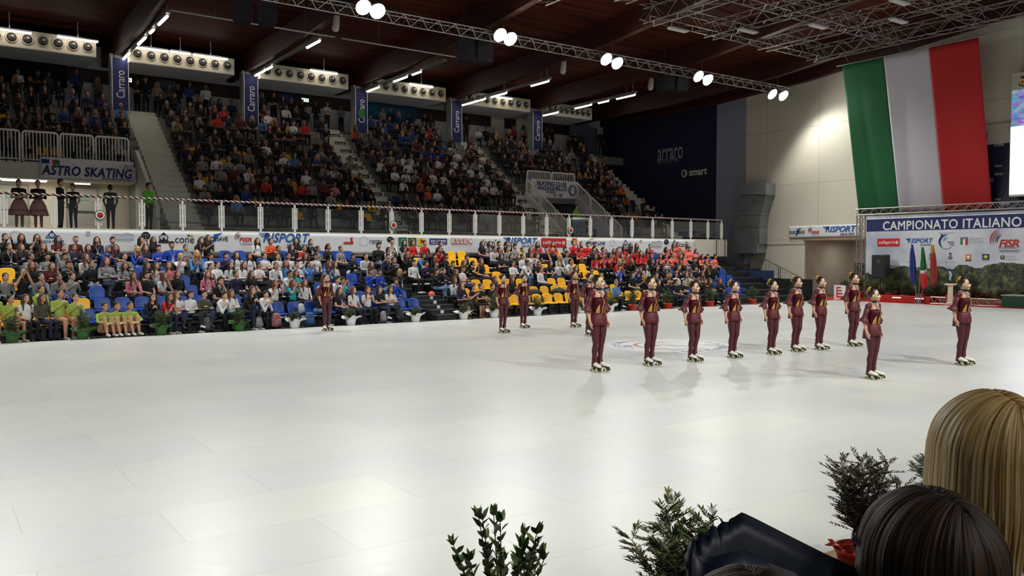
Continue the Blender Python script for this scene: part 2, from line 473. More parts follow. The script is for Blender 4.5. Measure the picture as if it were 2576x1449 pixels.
# columns at the back of the stands
for i, bx in enumerate(BEAM_X[1:6]):
    m = MB(); m.box(bx - .3, bx + .22, 41.6, 42.0, 8.3, 11.4); m.box(bx - .1, bx + .02, 41.55, 41.6, 11.0, 12.0)
    struct(m.build('column', mat('column_paint', (160, 162, 166), .7)))
    z1 = 11.2
    t = empty('hanging_banner', (bx + .1, 41.50, 8.85))
    tag(t, 'tall navy banner on the stands column, the %s from the left' % ordinal(i), 'banner', 'navy banners on the columns')
    m = MB(); m.box(-.34, .34, -.015, .015, 0, z1 - 8.85); m.box(-.36, -.33, -.03, .02, -.02, z1 - 8.83); m.box(.33, .36, -.03, .02, -.02, z1 - 8.83)
    m.m = [0] * 6 + [1] * 12
    m.build('cloth', [navy_print, white_paint], t)
    m = MB(); M = Matrix.Translation((0, -.02, (z1 - 8.85) * .5)) @ Matrix.Rotation(PI / 2, 4, 'X') @ Matrix.Rotation(PI / 2, 4, 'Z')
    fit_text(m, 'Carraro', M, 0, 0, 1.25, .36)
    if i == 2: m.cbox((0, -.03, (z1 - 8.85) * .45), (.4, .01, .36), 1, M=Matrix.Identity(4))
    m.build('lettering', [ink_white, ink_green], t)

# upper stands: concrete tiers, the cut for the two entrances
VOM_L = 7.55
VC0, VC1, VY = 27.75, 31.2, 37.4
def tier_mesh(m, x0, x1, j0, j1=12, yend=None):
    for j in range(j0, j1):
        y = TIER_Y + TREAD * j; z = TIER_Z + RISE * j
        base = DECK_Z - .3 if j0 == 0 else 5.40
        m.box(x0, x1, y, y + TREAD + .02, base, z)
m = MB()
tier_mesh(m, -12, VOM_L - .15, 5)
tier_mesh(m, VOM_L, VC0 - .15, 0)
tier_mesh(m, VC0 - .15, VC1 + .15, 5)
tier_mesh(m, VC1 + .15, 37.0, 0)
m.box(-12, WALL_X, TIER_Y + TREAD * 12, BACK_Y, WALK_Z - .5, WALK_Z)
struct(m.build('grandstand_tiers', concrete))
m = MB(); m.box(-12, 37.3, DECK_Y + .03, BACK_Y - 3, DECK_Z - .42, DECK_Z - .02)
struct(m.build('floor_deck', noise_mat('deck_paving', (150, 148, 140), (132, 130, 124), 2, .8)))
m = MB(); m.box(-12, 37.3, DECK_Y, DECK_Y + .25, 2.15, DECK_Z); m.box(37.0, 37.29, DECK_Y + .25, 36, 2.16, DECK_Z)
struct(m.build('trim_5', mat('fascia_paint', (214, 208, 192), .7)))
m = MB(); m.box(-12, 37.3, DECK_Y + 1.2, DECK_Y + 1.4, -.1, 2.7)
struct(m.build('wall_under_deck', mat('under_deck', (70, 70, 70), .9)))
# entrance walls
m = MB()
m.box(-12, VOM_L, 39.8, 40.0, DECK_Z - .02, 5.4)
m.box(-12, VOM_L, 37.55, 40.0, 5.28, 5.34)
struct(m.build('wall_entrance', mat('entrance_wall', (226, 216, 196), .75)))
m = MB(); m.box(-12, VOM_L - .15, 37.48, 37.72, 5.2, 5.86)
struct(m.build('trim_6', pale_wall))
def parapet(x, y0, y1, z0, h, th=.15, zb=DECK_Z - .02, mt=pale_wall):
    m = MB(); s = RISE / TREAD
    za, zc = z0 + h, z0 + (y1 - y0) * s + h
    vs = [(x + dx, y, z) for dx in (-th / 2, th / 2) for y, z in ((y0, zb), (y1, zb), (y1, zc), (y0, za))]
    m.add(vs, [(0, 3, 2, 1), (4, 5, 6, 7), (0, 1, 5, 4), (3, 7, 6, 2), (0, 4, 7, 3), (1, 2, 6, 5)])
    return struct(m.build('wall_parapet', mt))
parapet(VOM_L - .05, TIER_Y - .15, 37.75, TIER_Z, .72)
parapet(VC0 - .08, TIER_Y - .2, VY, TIER_Z - .2, .3, mt=grey_wall)
parapet(VC1 + .08, TIER_Y - .2, VY, TIER_Z - .2, .3, mt=grey_wall)
m = MB(); m.box(VC0 - .15, VC1 + .15, VY - .05, VY + .1, 5.2, 5.8); m.box(VC0, VC1, VY + 2, VY + 2.2, DECK_Z, 5.4); m.box(VC0, VC1, VY, VY + 2.2, 5.3, 5.36)
struct(m.build('wall_entrance_middle', mat('passage_grey', (120, 120, 122), .8)))
for k, (a, b) in enumerate(((-20, 73), (165, 247))):
    p, q = onY(a, 470, 39.78), onY(b, 475, 39.78)
    d = MB(); d.box(p.x, q.x, 39.72, 39.8, DECK_Z - .02, 5.12); d.box(p.x + .06, q.x - .06, 39.70, 39.72, DECK_Z, 5.05, 1)
    dd = struct(d.build('door_%d' % (k + 1), [mat('door_frame', (150, 146, 138), .6), mat('door_leaf', (176, 172, 164), .5)]))
    h = MB(); h.box(p.x + .15, q.x - .15, 39.64, 39.68, 4.05, 4.10); h.cbox(((p.x + q.x) / 2, 39.69, 4.62), (.5, .02, .14), 1)
    h.build('door_bar', [mat('door_bar_dark', (60, 60, 58), .4), mat('notice_green', (120, 170, 140), .6)], dd)

# aisles: half-height steps with the printed risers
for ai, (ax, wd) in enumerate(((8.62, 1.3), (18.1, 1.15), (27.0, 1.15), (36.4, 1.0))):
    t = empty('aisle_stairs', (ax, TIER_Y, DECK_Z))
    tag(t, 'grey concrete aisle steps through the upper stands, the %s from the left' % ordinal(ai), 'stairs', 'aisle stairs of the upper stands')
    m = MB(); lt = MB()
    for k in range(25):
        y = TREAD / 2 * (k - 1); z = (TIER_Z - DECK_Z) + RISE / 2 * (k - 1)
        if z < .02: continue
        m.box(-wd / 2, wd / 2, y - .02, y + TREAD / 2 + .0, max(0, z - .55), z + .012)
        if k % 2 == 0 and ai < 3:
            fit_text(lt, 'Carraro', plane_Y(y - .03), 0, z - .115, .85, .17)
        elif ai in (1, 2) and k % 2 == 1:
            lt.cbox((0.15, y - .026, z - .12), (.62, .008, .19), 1)
            fit_text(lt, 'smart', plane_Y(y - .036), .22, z - .12, .34, .11)
            arc_band(lt, plane_Y(y - .036), -.06, z - .12, .035, .055, 0, 2 * PI, 0)
    m.build('steps', noise_mat('step_concrete', (204, 206, 192), (216, 216, 204), 3, .85), t)
    if lt.v: lt.build('lettering', [ink_white, ink_black], t)

# ------------------------------------------------------------------ glass railing along the deck
RY = DECK_Y + .07
t = empty('glass_railing', (0, RY, DECK_Z))
tag(t, 'long white-posted glass railing with striped hand rail above the sponsor banner', 'railing')
px_posts = [(-1, 0)]
xs = [onY(p, 530, RY).x for p in (10, 136, 247, 357, 459, 557, 655, 741, 825, 908, 985, 1060, 1130, 1195, 1256, 1316, 1375, 1431, 1485, 1538, 1590, 1642, 1691, 1738, 1781)] + [onY(1815, 560, RY).x]
xs = [xs[0] - 1.45] + xs
for i, x in enumerate(xs):
    m = MB(); m.box(x - .035, x + .035, -.03, .03, -.1, 1.08)
    for s in (-1, 1):
        m.box(x + s * .085 - .022, x + s * .085 + .022, -.02, .02, .10, .93)
        for z in (.2, .5, .8): m.box(x + min(0, s * .09), x + max(0, s * .09), -.012, .012, z - .02, z + .02)
    m.build('post', white_paint, t)
    if i + 1 < len(xs):
        m = MB(); m.box(x + .1, xs[i + 1] - .1, -.006, .006, .08, .95)
        m.build('glass_panel', glass, t)
m = MB(); m.cyl((xs[0] - 1, 0, 1.09), (xs[-1] + .04, 0, 1.09), .042, n=10)
m.build('hand_rail', tape, t, smooth=True)
for k, p in enumerate((252, 990, 1436)):
    c = onY(p, (541, 566, 579)[k], RY - .07)
    t = empty('round_badge', c)
    tag(t, 'round red and green flower badge on the glass railing, %s from the left' % ordinal(k), 'badge', 'round badges on the railing')
    m = MB(); m.cyl((0, .02, 0), (0, -.005, 0), .17, n=24); m.build('disc', flag_green, t)
    m = MB(); m.cyl((0, -.004, 0), (0, -.012, 0), .145, n=24, mi=1)
    m.lathe([(.02, .03), (.06, .025), (.1, .004)], 10, 0, Matrix.Rotation(PI / 2, 4, 'X') @ Matrix.Translation((0, 0, .012)))
    m.build('flower', [ink_red, ink_white], t)

# ------------------------------------------------------------------ white tube railings of the entrances
def tube_panel(parent, p0, p1, h, zdrop=.0, gap=.125, r=.042):
    """one bar-filled railing panel from p0 to p1 (feet line), rounded top corners"""
    p0, p1 = Vector(p0), Vector(p1); d = p1 - p0; n = max(2, int(round(Vector((d.x, d.y, 0)).length / gap)))
    up = Vector((0, 0, 1)); e = d * (.07 / max(d.length, .1) * 1.2)
    m = MB()
    m.tube([p0, p0 + up * (h - .1), p0 + up * (h - .03) + e * .35, p0 + up * h + e, p1 + up * h - e, p1 + up * (h - .03) - e * .35, p1 + up * (h - .1), p1], r, 8)
    m.cyl(p0 + up * .1, p1 + up * .1, r * .7, n=6)
    m.build('rail_frame', white_paint, parent, smooth=True)
    m = MB()
    for k in range(1, n):
        q = p0 + d * (k / n); m.cyl(q + up * .1, q + up * h, .021, n=5)
    m.build('bars', white_paint, parent)
t = empty('tube_railing', (0, 37.6, 5.86)); tag(t, 'white tubular railing above the doors beside the left aisle', 'railing', 'white tubular railings')
ed = (3.3, 4.55, 4.62, 5.83, 5.93, 7.2)
for a, b in ((.75, 1.95), (2.05, 3.22), (3.32, 4.54), (4.63, 5.82), (5.92, 7.15)): tube_panel(t, (a, 0, 0), (b, 0, 0), 1.2)
t = empty('tube_railing', (0, VY, 5.8)); tag(t, 'white tubular railing across the top of the middle entrance', 'railing', 'white tubular railings')
for a, b in ((VC0, VC0 + 1.7), (VC0 + 1.78, VC1)): tube_panel(t, (a, 0, 0), (b, 0, 0), 1.15)
for nm, xx in (('left', VC0 - .08), ('right', VC1 + .08)):
    t = empty('stair_railing', (xx, 0, 0)); tag(t, 'sloping white bar railing down the %s side of the middle entrance' % nm, 'railing', 'white tubular railings')
    s = RISE / TREAD; y0, y1 = TIER_Y - .8, VY
    for k in range(3):
        ya = y0 + (y1 - y0) * k / 3 + .03; yb = y0 + (y1 - y0) * (k + 1) / 3 - .03
        za, zb = (TIER_Z - .15 + (y - TIER_Y) * s for y in (ya, yb))
        tube_panel(t, (0, ya, za), (0, yb, zb), 1.12)

# ------------------------------------------------------------------ air-supply boxes with round jets between the beams
for i in range(7):
    bx = (BEAM_X + (0,))[i] if i < 6 else -4.6
    x0, x1 = bx + .42, bx + (5.15 if i < 5 else 4.2)
    if i == 6: x0, x1 = -3.9, .9
    t = empty('air_box', ((x0 + x1) / 2, 41.9, 11.0)); wd = x1 - x0
    nm = {6: 'outermost at the left edge', 0: 'first'}.get(i, ordinal(i))
    tag(t, 'white air supply box with round jets, %s bay of the stands from the left' % ordinal((i + 1) % 7), 'air duct', 'air supply boxes')
    m = MB(); m.box(-wd / 2, wd / 2, -.85, 1.6, .02, .78); m.box(-wd / 2 + .01, wd / 2 - .01, -.84, 1.6, 0, .02, 1)
    m.build('casing', [mat('air_box_paint', (212, 204, 184), .6), grey_wall], t)
    if i == 6: continue
    n = 8
    for k in range(n):
        x = -wd / 2 + .34 + (wd - .68) * k / (n - 1)
        R = Matrix.Translation((x, -.85, .42)) @ Matrix.Rotation(PI / 2, 4, 'X')
        m = MB(); m.lathe([(.25, .0), (.255, .03), (.225, .05), (.195, .02), (.02, .018)], 20, 0, R)
        m.lathe([(.192, .020), (.18, .045), (.10, .075), (.03, .08)], 16, 1, R @ Matrix.Translation((.0, -.01, 0)))
        m.ell((.03, .03, .09), (.06, .06, .04), 8, 6, 2, R)
        m.build('jet', [mat('jet_ring', (196, 192, 180), .5), mat('jet_dark', (46, 44, 42), .6), mat('jet_core', (168, 160, 146), .5)], t, smooth=True)

# ------------------------------------------------------------------ tube lights on rails under the beams and along the back wall
def tube_lamp(parent_loc, ln, ang, label, grp):
    t = empty('hanging_tube_light', parent_loc, ang)
    tag(t, label, 'lamp', grp)
    m = MB(); m.cbox((0, 0, .045), (ln + .06, .15, .06), 0, .015); m.build('housing', lamp_housing, t)
    m = MB(); m.cap_((-ln / 2, 0, 0), (ln / 2, 0, 0), .055, .055, 8); m.build('tube', tube_glow, t, smooth=True)
    return t
rails = [
    (0, (425, 28), (312, 155), [(410, 55, 1.35), (382, 85, .6), (357, 108, 1.35), (318, 149, 1.35)]),
    (1, (806, 100), (628, 200), [(788, 119, 1.35), (677, 181, .7), (654, 192, 1.35)]),
    (2, (1120, 155), (918, 235), [(1048, 190, .8), (1007, 206, 1.35), (938, 230, 1.35)]),
    (3, (1385, 203), (1162, 265), [(1358, 216, 1.4), (1255, 243, 1.4), (1210, 255, .8), (1180, 262, 1.35)]),
    (4, (1600, 236), (1370, 292), [(1574, 250, 1.4), (1518, 263, .8), (1467, 272, 1.4), (1385, 289, 1.4)])]
for i, e0, e1, lamps in rails:
    rx = BEAM_X[i + 1] + .25
    a, b = onX(e0[0], e0[1], rx), onX(e1[0], e1[1], rx)
    z = (a.z + b.z) / 2 + .08
    t = empty('light_rail', (rx, 0, z))
    tag(t, 'grey hanging light rail under a roof beam, the %s from the left' % ordinal(i), 'light rail', 'light rails under the beams')
    m = MB(); m.box(-.09, .09, a.y, b.y, .0, .12); m.build('channel', mat('rail_grey', (120, 118, 114), .5), t)
    m = MB()
    for q in (a.y + .25, a.y + .75, b.y - .4): m.cyl((0, q, .1), (0, q, beam_z(q) + 1.02 - z), .02, n=6)
    m.cyl((0, a.y + .25, .55), (0, a.y + .75, .55), .02, n=6)
    m.build('hanger', mat('hanger_grey', (150, 148, 144), .5), t)
    for k, (px, py, ln) in enumerate(lamps):
        p = onX(px, py, rx)
        tube_lamp((rx, p.y, z - .072), ln, PI / 2, 'glowing tube light, %s from the free end of the %s hanging rail from the left' % (ordinal(k), ordinal(i)), 'tube lights on the hanging rails')
wl = [(24, 76, 1.5), (196, 98, 1.5), (380, 123, 1.4), (454, 132, .8), (530, 143, 1.5), (815, 181, 1.4), (1060, 215, 1.4), (1268, 246, 1.1)]
for k, (px, py, ln) in enumerate(wl):
    p = onY(px, py, 40.7)
    zc = beam_z(40.7) + 1.0
    t = tube_lamp((p.x, 40.7, min(p.z, zc - .09)), ln, 0, 'glowing tube light along the back ceiling above the air boxes, %s from the left' % ordinal(k), 'tube lights along the back ceiling')
    m = MB(); m.box(-.02, .02, -.02, .02, .06, zc - t.location.z + .02); m.build('hanger', lamp_housing, t)
# light of the rails and of the back row, as the tubes give it
def area(name, loc, sx, sy, watt, col=(1, .93, .82), rot=(0, 0, 0)):
    d = bpy.data.lights.new(name, 'AREA'); d.shape = 'RECTANGLE'; d.size = sx; d.size_y = sy; d.energy = watt; d.color = col
    o = bpy.data.objects.new(name, d); COL.objects.link(o); o.location = loc; o.rotation_euler = rot
    return o
for i in range(5):
    area('rail_tube_light', (BEAM_X[i + 1] + .25, 37.0, 10.7), .25, 6.5, 7)
for x in (4.2, 10.2, 16.3, 22.3, 28.3, 34):
    area('back_tube_light', (x, 40.55, 11.9), 3.5, .2, 9, rot=(math.radians(-30), 0, 0))

for x in (1.5, 7.5, 13.5):      # unseen fill added behind the camera to brighten the foreground hair
    area('near_rail_tube_light', (x, -8.0, 8.6), .3, 4.5, 210, col=(1, .96, .9), rot=(math.radians(38), 0, 0))
area('passage_light', (WALL_X + 2.6, (da.y + db.y) / 2, dtop - .1), .3, 1.5, 14)  # added unseen lamp that lifts the dark passage interior
# white pipes hung along the stands' front
for k, (e0, e1) in enumerate((((427, 28), (840, 95)), ((856, 98), (1195, 157)))):
    a, b = onZ(*e0, 11.2), onZ(*e1, 11.2)
    t = empty('ceiling_pipe', (0, 32.35, 11.2)); tag(t, 'thin white pipe hung under the beams in front of the stands, %s of two' % ('longer' if k == 0 else 'further'), 'pipe', 'hanging white pipes')
    m = MB(); m.cyl((a.x, 0, 0), (b.x, 0, 0), .035, n=8); m.build('pipe', mat('pipe_white', (196, 194, 190), .5), t, smooth=True)
    m = MB()
    for q in (.25, .8):
        x = a.x + (b.x - a.x) * q; m.cyl((x, 0, 0), (x, 0, beam_z(32.35) + 1.02 - 11.2), .012, n=5)
    m.build('hanger', steel, t)

# ------------------------------------------------------------------ lighting truss with pairs of floodlights
def truss_mesh(p0, p1, sz, seg, tri=True, r=.028, rd=.016):
    p0, p1 = Vector(p0), Vector(p1); d = (p1 - p0); ln = d.length; t = d / ln
    s = t.cross(Vector((0, 0, 1)));  s = s.normalized() if s.length > .01 else Vector((1, 0, 0))
    u = s.cross(t)
    cs = [s * -sz / 2, s * sz / 2, u * -sz * .87] if tri else [s * -sz / 2 + u * sz / 2, s * sz / 2 + u * sz / 2, s * sz / 2 - u * sz / 2, s * -sz / 2 - u * sz / 2]
    m = MB()
    for c in cs: m.cyl(p0 + c, p1 + c, r, n=6)
    n = max(2, int(round(ln / seg))); k3 = len(cs)
    for i in range(n):
        a, b = p0 + d * (i / n), p0 + d * ((i + 1) / n); mid = p0 + d * ((i + .5) / n)
        for j in range(k3):
            c, e = cs[j], cs[(j + 1) % k3]
            m.cyl(a + c, mid + e, rd, n=4, cap=False); m.cyl(mid + e, b + c, rd, n=4, cap=False)
    return m
t = empty('lighting_truss', (0, FAR_Y, 11.15)); tag(t, 'long aluminium lighting truss over the far side of the rink carrying floodlights', 'truss')
truss_mesh((-3, 0, .12), (39.0, 0, .12), .42, .75).build('truss', alu, t)
m = MB()
for bx in BEAM_X:
    m.cyl((bx + .2, 0, .1), (bx + .2, 0, beam_z(FAR_Y) - 11.15 + .02), .018, n=6)
m.build('hanger', steel, t)
fl = [(914, 18), (950, 28), (1258, 88), (1284, 98), (1525, 149), (1553, 159), (1757, 192), (1781, 201), (1943, 237), (1971, 241)]
for k, (px, py) in enumerate(fl):
    p = onY(px, py, FAR_Y - .55 - .16 * (k % 2))
    if abs(p.z - 10.85) < 1.0: pass
    t = empty('spotlight', p)
    tag(t, 'round glaring floodlight on the long truss, %s from the left' % ordinal(k), 'floodlight', 'floodlights on the long truss')
    m = MB(); R = Matrix.Rotation(math.radians(38), 4, 'X') @ Matrix.Rotation(PI / 2, 4, 'X')
    m.lathe([(.1, -.36), (.13, -.34), (.16, -.18), (.285, -.02), (.305, .0), (.298, .012)], 20, 0, R); m.build('housing', lamp_housing, t, smooth=True)
    m = MB(); m.lathe([(.285, .014), (.22, .035), (.05, .045)], 20, 0, R); m.build('lens', lamp_glow, t, smooth=True)
    m = MB(); m.tube([(-.3, .05, .02), (-.3, .2, .24), (0, .24, .34), (.3, .2, .24), (.3, .05, .02)], .018, 6); m.tube([(0, .24, .33), (0, .32, .36), (0, .345 + .16 * (k % 2), 11.27 - p.z)], .02, 6); m.build('bracket', steel, t)

# ------------------------------------------------------------------ truss grids over the right half of the rink
t = empty('truss_grid', (0, 0, 12.0)); tag(t, 'wide grid of aluminium trusses hung over the rink before the big flag', 'truss')
GY = (25.0, 21.2, 17.4, 13.6); GX = (25.4, 29.2, 33.0, 36.8)
for y in GY: truss_mesh((24.6, y, .35), (37.4, y, .35), .62, 1.3, tri=False, r=.028, rd=.015).build('truss', grid_alu, t)
for x in GX: truss_mesh((x, 12.2, .3), (x, 25.6, .3), .62, 1.3, tri=False, r=.028, rd=.015).build('truss', grid_alu, t)
m = MB()
for x in (25.4, 31.2, 36.8):
    for y in (24, 18, 13): m.cyl((x, y, .5), (x, y, beam_z(y) - 12 + .9), .02, n=6)
m.build('hanger', steel, t)
t = empty('truss_grid', (0, 0, 12.0)); tag(t, 'smaller aluminium truss bay reaching in at the top beside the floodlit truss', 'truss')
truss_mesh((19.9, 26.0, .3), (19.9, 12.5, .3), .6, 1.3, tri=False, r=.028, rd=.015).build('truss', grid_alu, t)
truss_mesh((22.3, 24.0, .3), (22.3, 12.5, .3), .6, 1.3, tri=False, r=.028, rd=.015).build('truss', grid_alu, t)
truss_mesh((19.6, 20, .3), (25, 20, .3), .6, 1.3, tri=False, r=.028, rd=.015).build('truss', grid_alu, t)
m = MB()
for y in (24, 15): m.cyl((19.9, y, .5), (19.9, y, beam_z(y) - 12 + .9), .02, n=6)
m.build('hanger', steel, t)
# flat lamps clipped under the grid
k = 0
for x, y in ((26.6, 25.0), (29.2, 23.4), (31.0, 21.2), (33.0, 18.8), (30.6, 17.4)):
    t = empty('hanging_flat_lamp', (x, y, 11.86)); tag(t, 'flat grey unlit lamp clipped under the truss grid, %s of five' % ordinal(k), 'lamp', 'unlit lamps on the truss grid'); k += 1
    m = MB(); m.cbox((0, 0, 0), (1.1, .3, .09), 0, .03); m.build('housing', lamp_housing, t)
    m = MB(); m.box(-.5, .5, -.12, .12, -.055, -.046); m.build('diffuser', mat('dull_diffuser', (190, 190, 186), .4), t)
    m = MB(); m.box(-.3, -.26, -.02, .02, .04, .12); m.box(.26, .3, -.02, .02, .04, .12); m.build('clamp', steel, t)

# small white speakers on the beams, black speaker clusters
for k, (px, py) in enumerate(((845, 57), (1155, 120), (1417, 168), (1637, 210))):
    bx = BEAM_X[k + 2]; p = onX(px, py, bx - .0)
    t = empty('ceiling_speaker', (bx, p.y, p.z)); tag(t, 'small white cylindrical fixture under a roof beam, the %s from the left' % ordinal(k), 'speaker', 'small white ceiling fixtures')
    m = MB(); m.cap_((-.02, 0, -.22), (.03, 0, .2), .15, .13, 10); m.build('body', mat('fixture_white', (206, 202, 192), .5), t, smooth=True)
    m = MB(); m.cyl((0, 0, .2), (0, 0, max(.3, beam_z(p.y) - p.z + .02)), .02, n=6); m.build('bracket', steel, t)
for k, (px, py) in enumerate(((640, 25), (1190, 128), (1690, 205))):
    p = onY(px, py, 29.6)
    t = empty('hanging_speaker', p, math.radians(-15)); tag(t, 'black loudspeaker cluster hung behind the lighting truss, %s from the left' % ordinal(k), 'speaker', 'black speaker clusters')
    for s in (-1, 1):
        m = MB(); m.loft([[(s * .42 - .34, -.35, -.5), (s * .42 + .34, -.35, -.5), (s * .42 + .25, .35, -.5), (s * .42 - .25, .35, -.5)], [(s * .42 - .34, -.5, .5), (s * .42 + .34, -.5, .5), (s * .42 + .25, .35, .5), (s * .42 - .25, .35, .5)]])
        m.build('cabinet', mat('speaker_black', (20, 20, 26), .7), t)
    m = MB()
    for s in (-.4, .4): m.cyl((s, 0, .5), (s, 0, beam_z(29.6) + 1.0 - p.z), .015, n=5)
    m.build('hanger', steel, t)
# ------------------------------------------------------------------ sponsor marks (flat print on the sheets)
INK = [ink_black, ink_blue, ink_navy, ink_red, ink_white, ink_grey, ink_pale, ink_green, ink_olive, ink_yellow, ink_orange, ink_sky]
BK, BL, NV, RD, WH, GR, PA, GN, OL, YE, OR, SK = range(12)
def rect(mb, M, x0, y0, x1, y1, mi, z=0.0):
    mb.poly([(x0, y0, z), (x1, y0, z), (x1, y1, z), (x0, y1, z)], mi, M)
def disc(mb, M, cx, cy, rx, ry, mi, z=0.0, n=24):
    mb.poly([(cx + rx * math.cos(2 * PI * k / n), cy + ry * math.sin(2 * PI * k / n), z) for k in range(n)], mi, M)
E = .002
def g_risport(mb, M, x0, y0, x1, y1, sk=True):
    w_, h_ = x1 - x0, y1 - y0
    yt = y0 + h_ * (.36 if sk else 0)
    fit_text(mb, 'RISPORT', M, x0 + w_ * .55, (yt + y1) / 2, w_ * .9, (y1 - yt) * .95, BL, shear=.28, offset=.022, spacing=1.0)
    for k in range(3):
        yy = y1 - (y1 - yt) * (.05 + .14 * k)
        mb.poly([(x0 + w_ * .03 * k, yy, 0), (x0 + w_ * .03 * k + w_ * .04, yy - h_ * .06, 0), (x0 + w_ * .2, yy - h_ * .06, 0), (x0 + w_ * .22, yy, 0)], BL, M)
    if sk: fit_text(mb, 'SKATES', M, x0 + w_ * .75, y0 + h_ * .14, w_ * .42, h_ * .24, NV, shear=.2, offset=.012)
def g_fisr(mb, M, x0, y0, x1, y1, sub=True):
    w_, h_ = x1 - x0, y1 - y0
    fit_text(mb, 'FISR', M, x0 + w_ * .64, y0 + h_ * .42, w_ * .70, h_ * .36, RD, shear=.22, offset=.022, spacing=.95)
    for k, (c, r) in enumerate(((RD, .52), (GR, .45), (RD, .38), (NV, .28), (NV, .2))):
        arc_band(mb, M, x0 + w_ * .42, y0 + h_ * .55, h_ * r, h_ * (r + .05), PI * .55, PI * 1.15, c, 12, taper=True)
    if sub:
        for k in range(2): rect(mb, M, x0 + w_ * .34, y0 + h_ * (.02 + .1 * k), x1, y0 + h_ * (.08 + .1 * k), PA)
def g_europiave(mb, M, x0, y0, x1, y1):
    w_, h_ = x1 - x0, y1 - y0; cx = x0 + w_ * .5
    mb.poly([(cx - w_ * .12, y0, -E), (cx + w_ * .1, y0 + h_ * .35, -E), (cx + w_ * .02, y0 + h_ * .45, -E), (cx + w_ * .3, y1, -E), (cx - w_ * .02, y1 - h_ * .15, -E), (cx - w_ * .05, y0 + h_ * .45, -E)], BL, M)
    fit_text(mb, 'EUROPIAVE', M, cx, y0 + h_ * .45, w_, h_ * .4, BK, offset=.018, spacing=.97)
def g_calligaris(mb, M, x0, y0, x1, y1):
    w_, h_ = x1 - x0, y1 - y0
    rect(mb, M, x0, y0, x1, y1, RD)
    fit_text(mb, 'calligaris', M, x0 + w_ * .42, y0 + h_ * .48, w_ * .72, h_ * .48, WH, z=E, offset=.006)
    disc(mb, M, x0 + w_ * .885, y0 + h_ * .5, h_ * .19, h_ * .2, WH, E); rect(mb, M, x0 + w_ * .875, y0 + h_ * .36, x0 + w_ * .895, y0 + h_ * .64, RD, 2 * E)
def g_prealpi(mb, M, x0, y0, x1, y1):
    w_, h_ = x1 - x0, y1 - y0; cx = (x0 + x1) / 2; hh = h_ * .62
    mb.poly([(cx - hh * .78, y1 - hh, 0), (cx + hh * .78, y1 - hh, 0), (cx, y1, 0)], NV, M)
    disc(mb, M, cx, y1 - hh * .62, hh * .25, hh * .25, WH, E); arc_band(mb, M, cx, y1 - hh * .62, hh * .1, hh * .16, .5, 2 * PI - .5, NV, z=2 * E)
    for s in (-1, 1): mb.poly([(cx + s * hh * .2, y1 - hh * .95, E), (cx + s * hh * .66, y1 - hh * .95, E), (cx + s * hh * .42, y1 - hh * .66, E)][::s], SK, M)
    fit_text(mb, 'BANCA PREALPI', M, cx, y0 + h_ * .12, w_, h_ * .22, NV, offset=.02)
def g_house(mb, M, x0, y0, x1, y1):
    w_, h_ = x1 - x0, y1 - y0
    rect(mb, M, x0, y0 + h_ * .15, x1, y0 + h_ * .8, PA); mb.poly([(x0 + w_ * .4, y0 + h_ * .8, 0), (x0 + w_ * .98, y0 + h_ * .8, 0), (x0 + w_ * .7, y1, 0)], PA, M)
    rect(mb, M, x0, y0 + h_ * .75, x1, y0 + h_ * .8, GR, E); rect(mb, M, x0 + w_ * .1, y0, x1 - w_ * .1, y0 + h_ * .06, PA)
def g_badge(mb, M, x0, y0, x1, y1):
    w_, h_ = x1 - x0, y1 - y0; cx, cy = (x0 + x1) / 2, (y0 + y1) / 2
    disc(mb, M, cx, cy, w_ / 2, h_ / 2, BK)
    for k in (-1, 0, 1): arc_band(mb, M, cx + k * w_ * .22, cy + h_ * .12, w_ * .05, w_ * .09, 0, 2 * PI, GR, 10, E)
    rect(mb, M, cx - w_ * .05, cy - h_ * .25, cx + w_ * .05, cy - h_ * .12, GR, E)
def g_emblem(mb, M, x0, y0, x1, y1):
    w_, h_ = x1 - x0, y1 - y0; cx = (x0 + x1) / 2
    mb.poly([(cx - w_ * .38, y0 + h_ * .2, 0), (cx + w_ * .38, y0 + h_ * .2, 0), (cx + w_ * .42, y0 + h_ * .6, 0), (cx, y1, 0), (cx - w_ * .42, y0 + h_ * .6, 0)], BK, M)
    rect(mb, M, x0, y0, x1, y0 + h_ * .2, BK)
    for s in (-1, 1): disc(mb, M, cx + s * w_ * .2, y0 + h_ * .5, w_ * .13, h_ * .2, PA, E)
    disc(mb, M, cx, y0 + h_ * .62, w_ * .08, h_ * .14, PA, E)
def g_cone(mb, M, x0, y0, x1, y1):
    w_, h_ = x1 - x0, y1 - y0
    fit_text(mb, 'cone', M, x0 + w_ * .5, y0 + h_ * .32, w_, h_ * .55, BK, offset=.004)
    for k, (a, c) in enumerate(((.72, GN), (.86, YE))): disc(mb, M, x0 + w_ * a, y1 - h_ * .12, w_ * .1, h_ * .1, c, E * k)
def g_horse(mb, M, x0, y0, x1, y1):
    w_, h_ = x1 - x0, y1 - y0
    rect(mb, M, x0, y0 + h_ * .12, x0 + w_ * .95, y0 + h_ * .38, RD); mb.poly([(x0, y0 + h_ * .12, E), (x0 + w_ * .08, y0 + h_ * .25, E), (x0, y0 + h_ * .38, E)], WH, M)
    mb.poly([(x0 + w_ * .72, y0 + h_ * .38, 0), (x1, y0 + h_ * .3, 0), (x0 + w_ * .86, y0 + h_ * .62, 0), (x0 + w_ * .95, y1, 0), (x0 + w_ * .66, y0 + h_ * .86, 0), (x0 + w_ * .72, y0 + h_ * .6, 0)], RD, M)
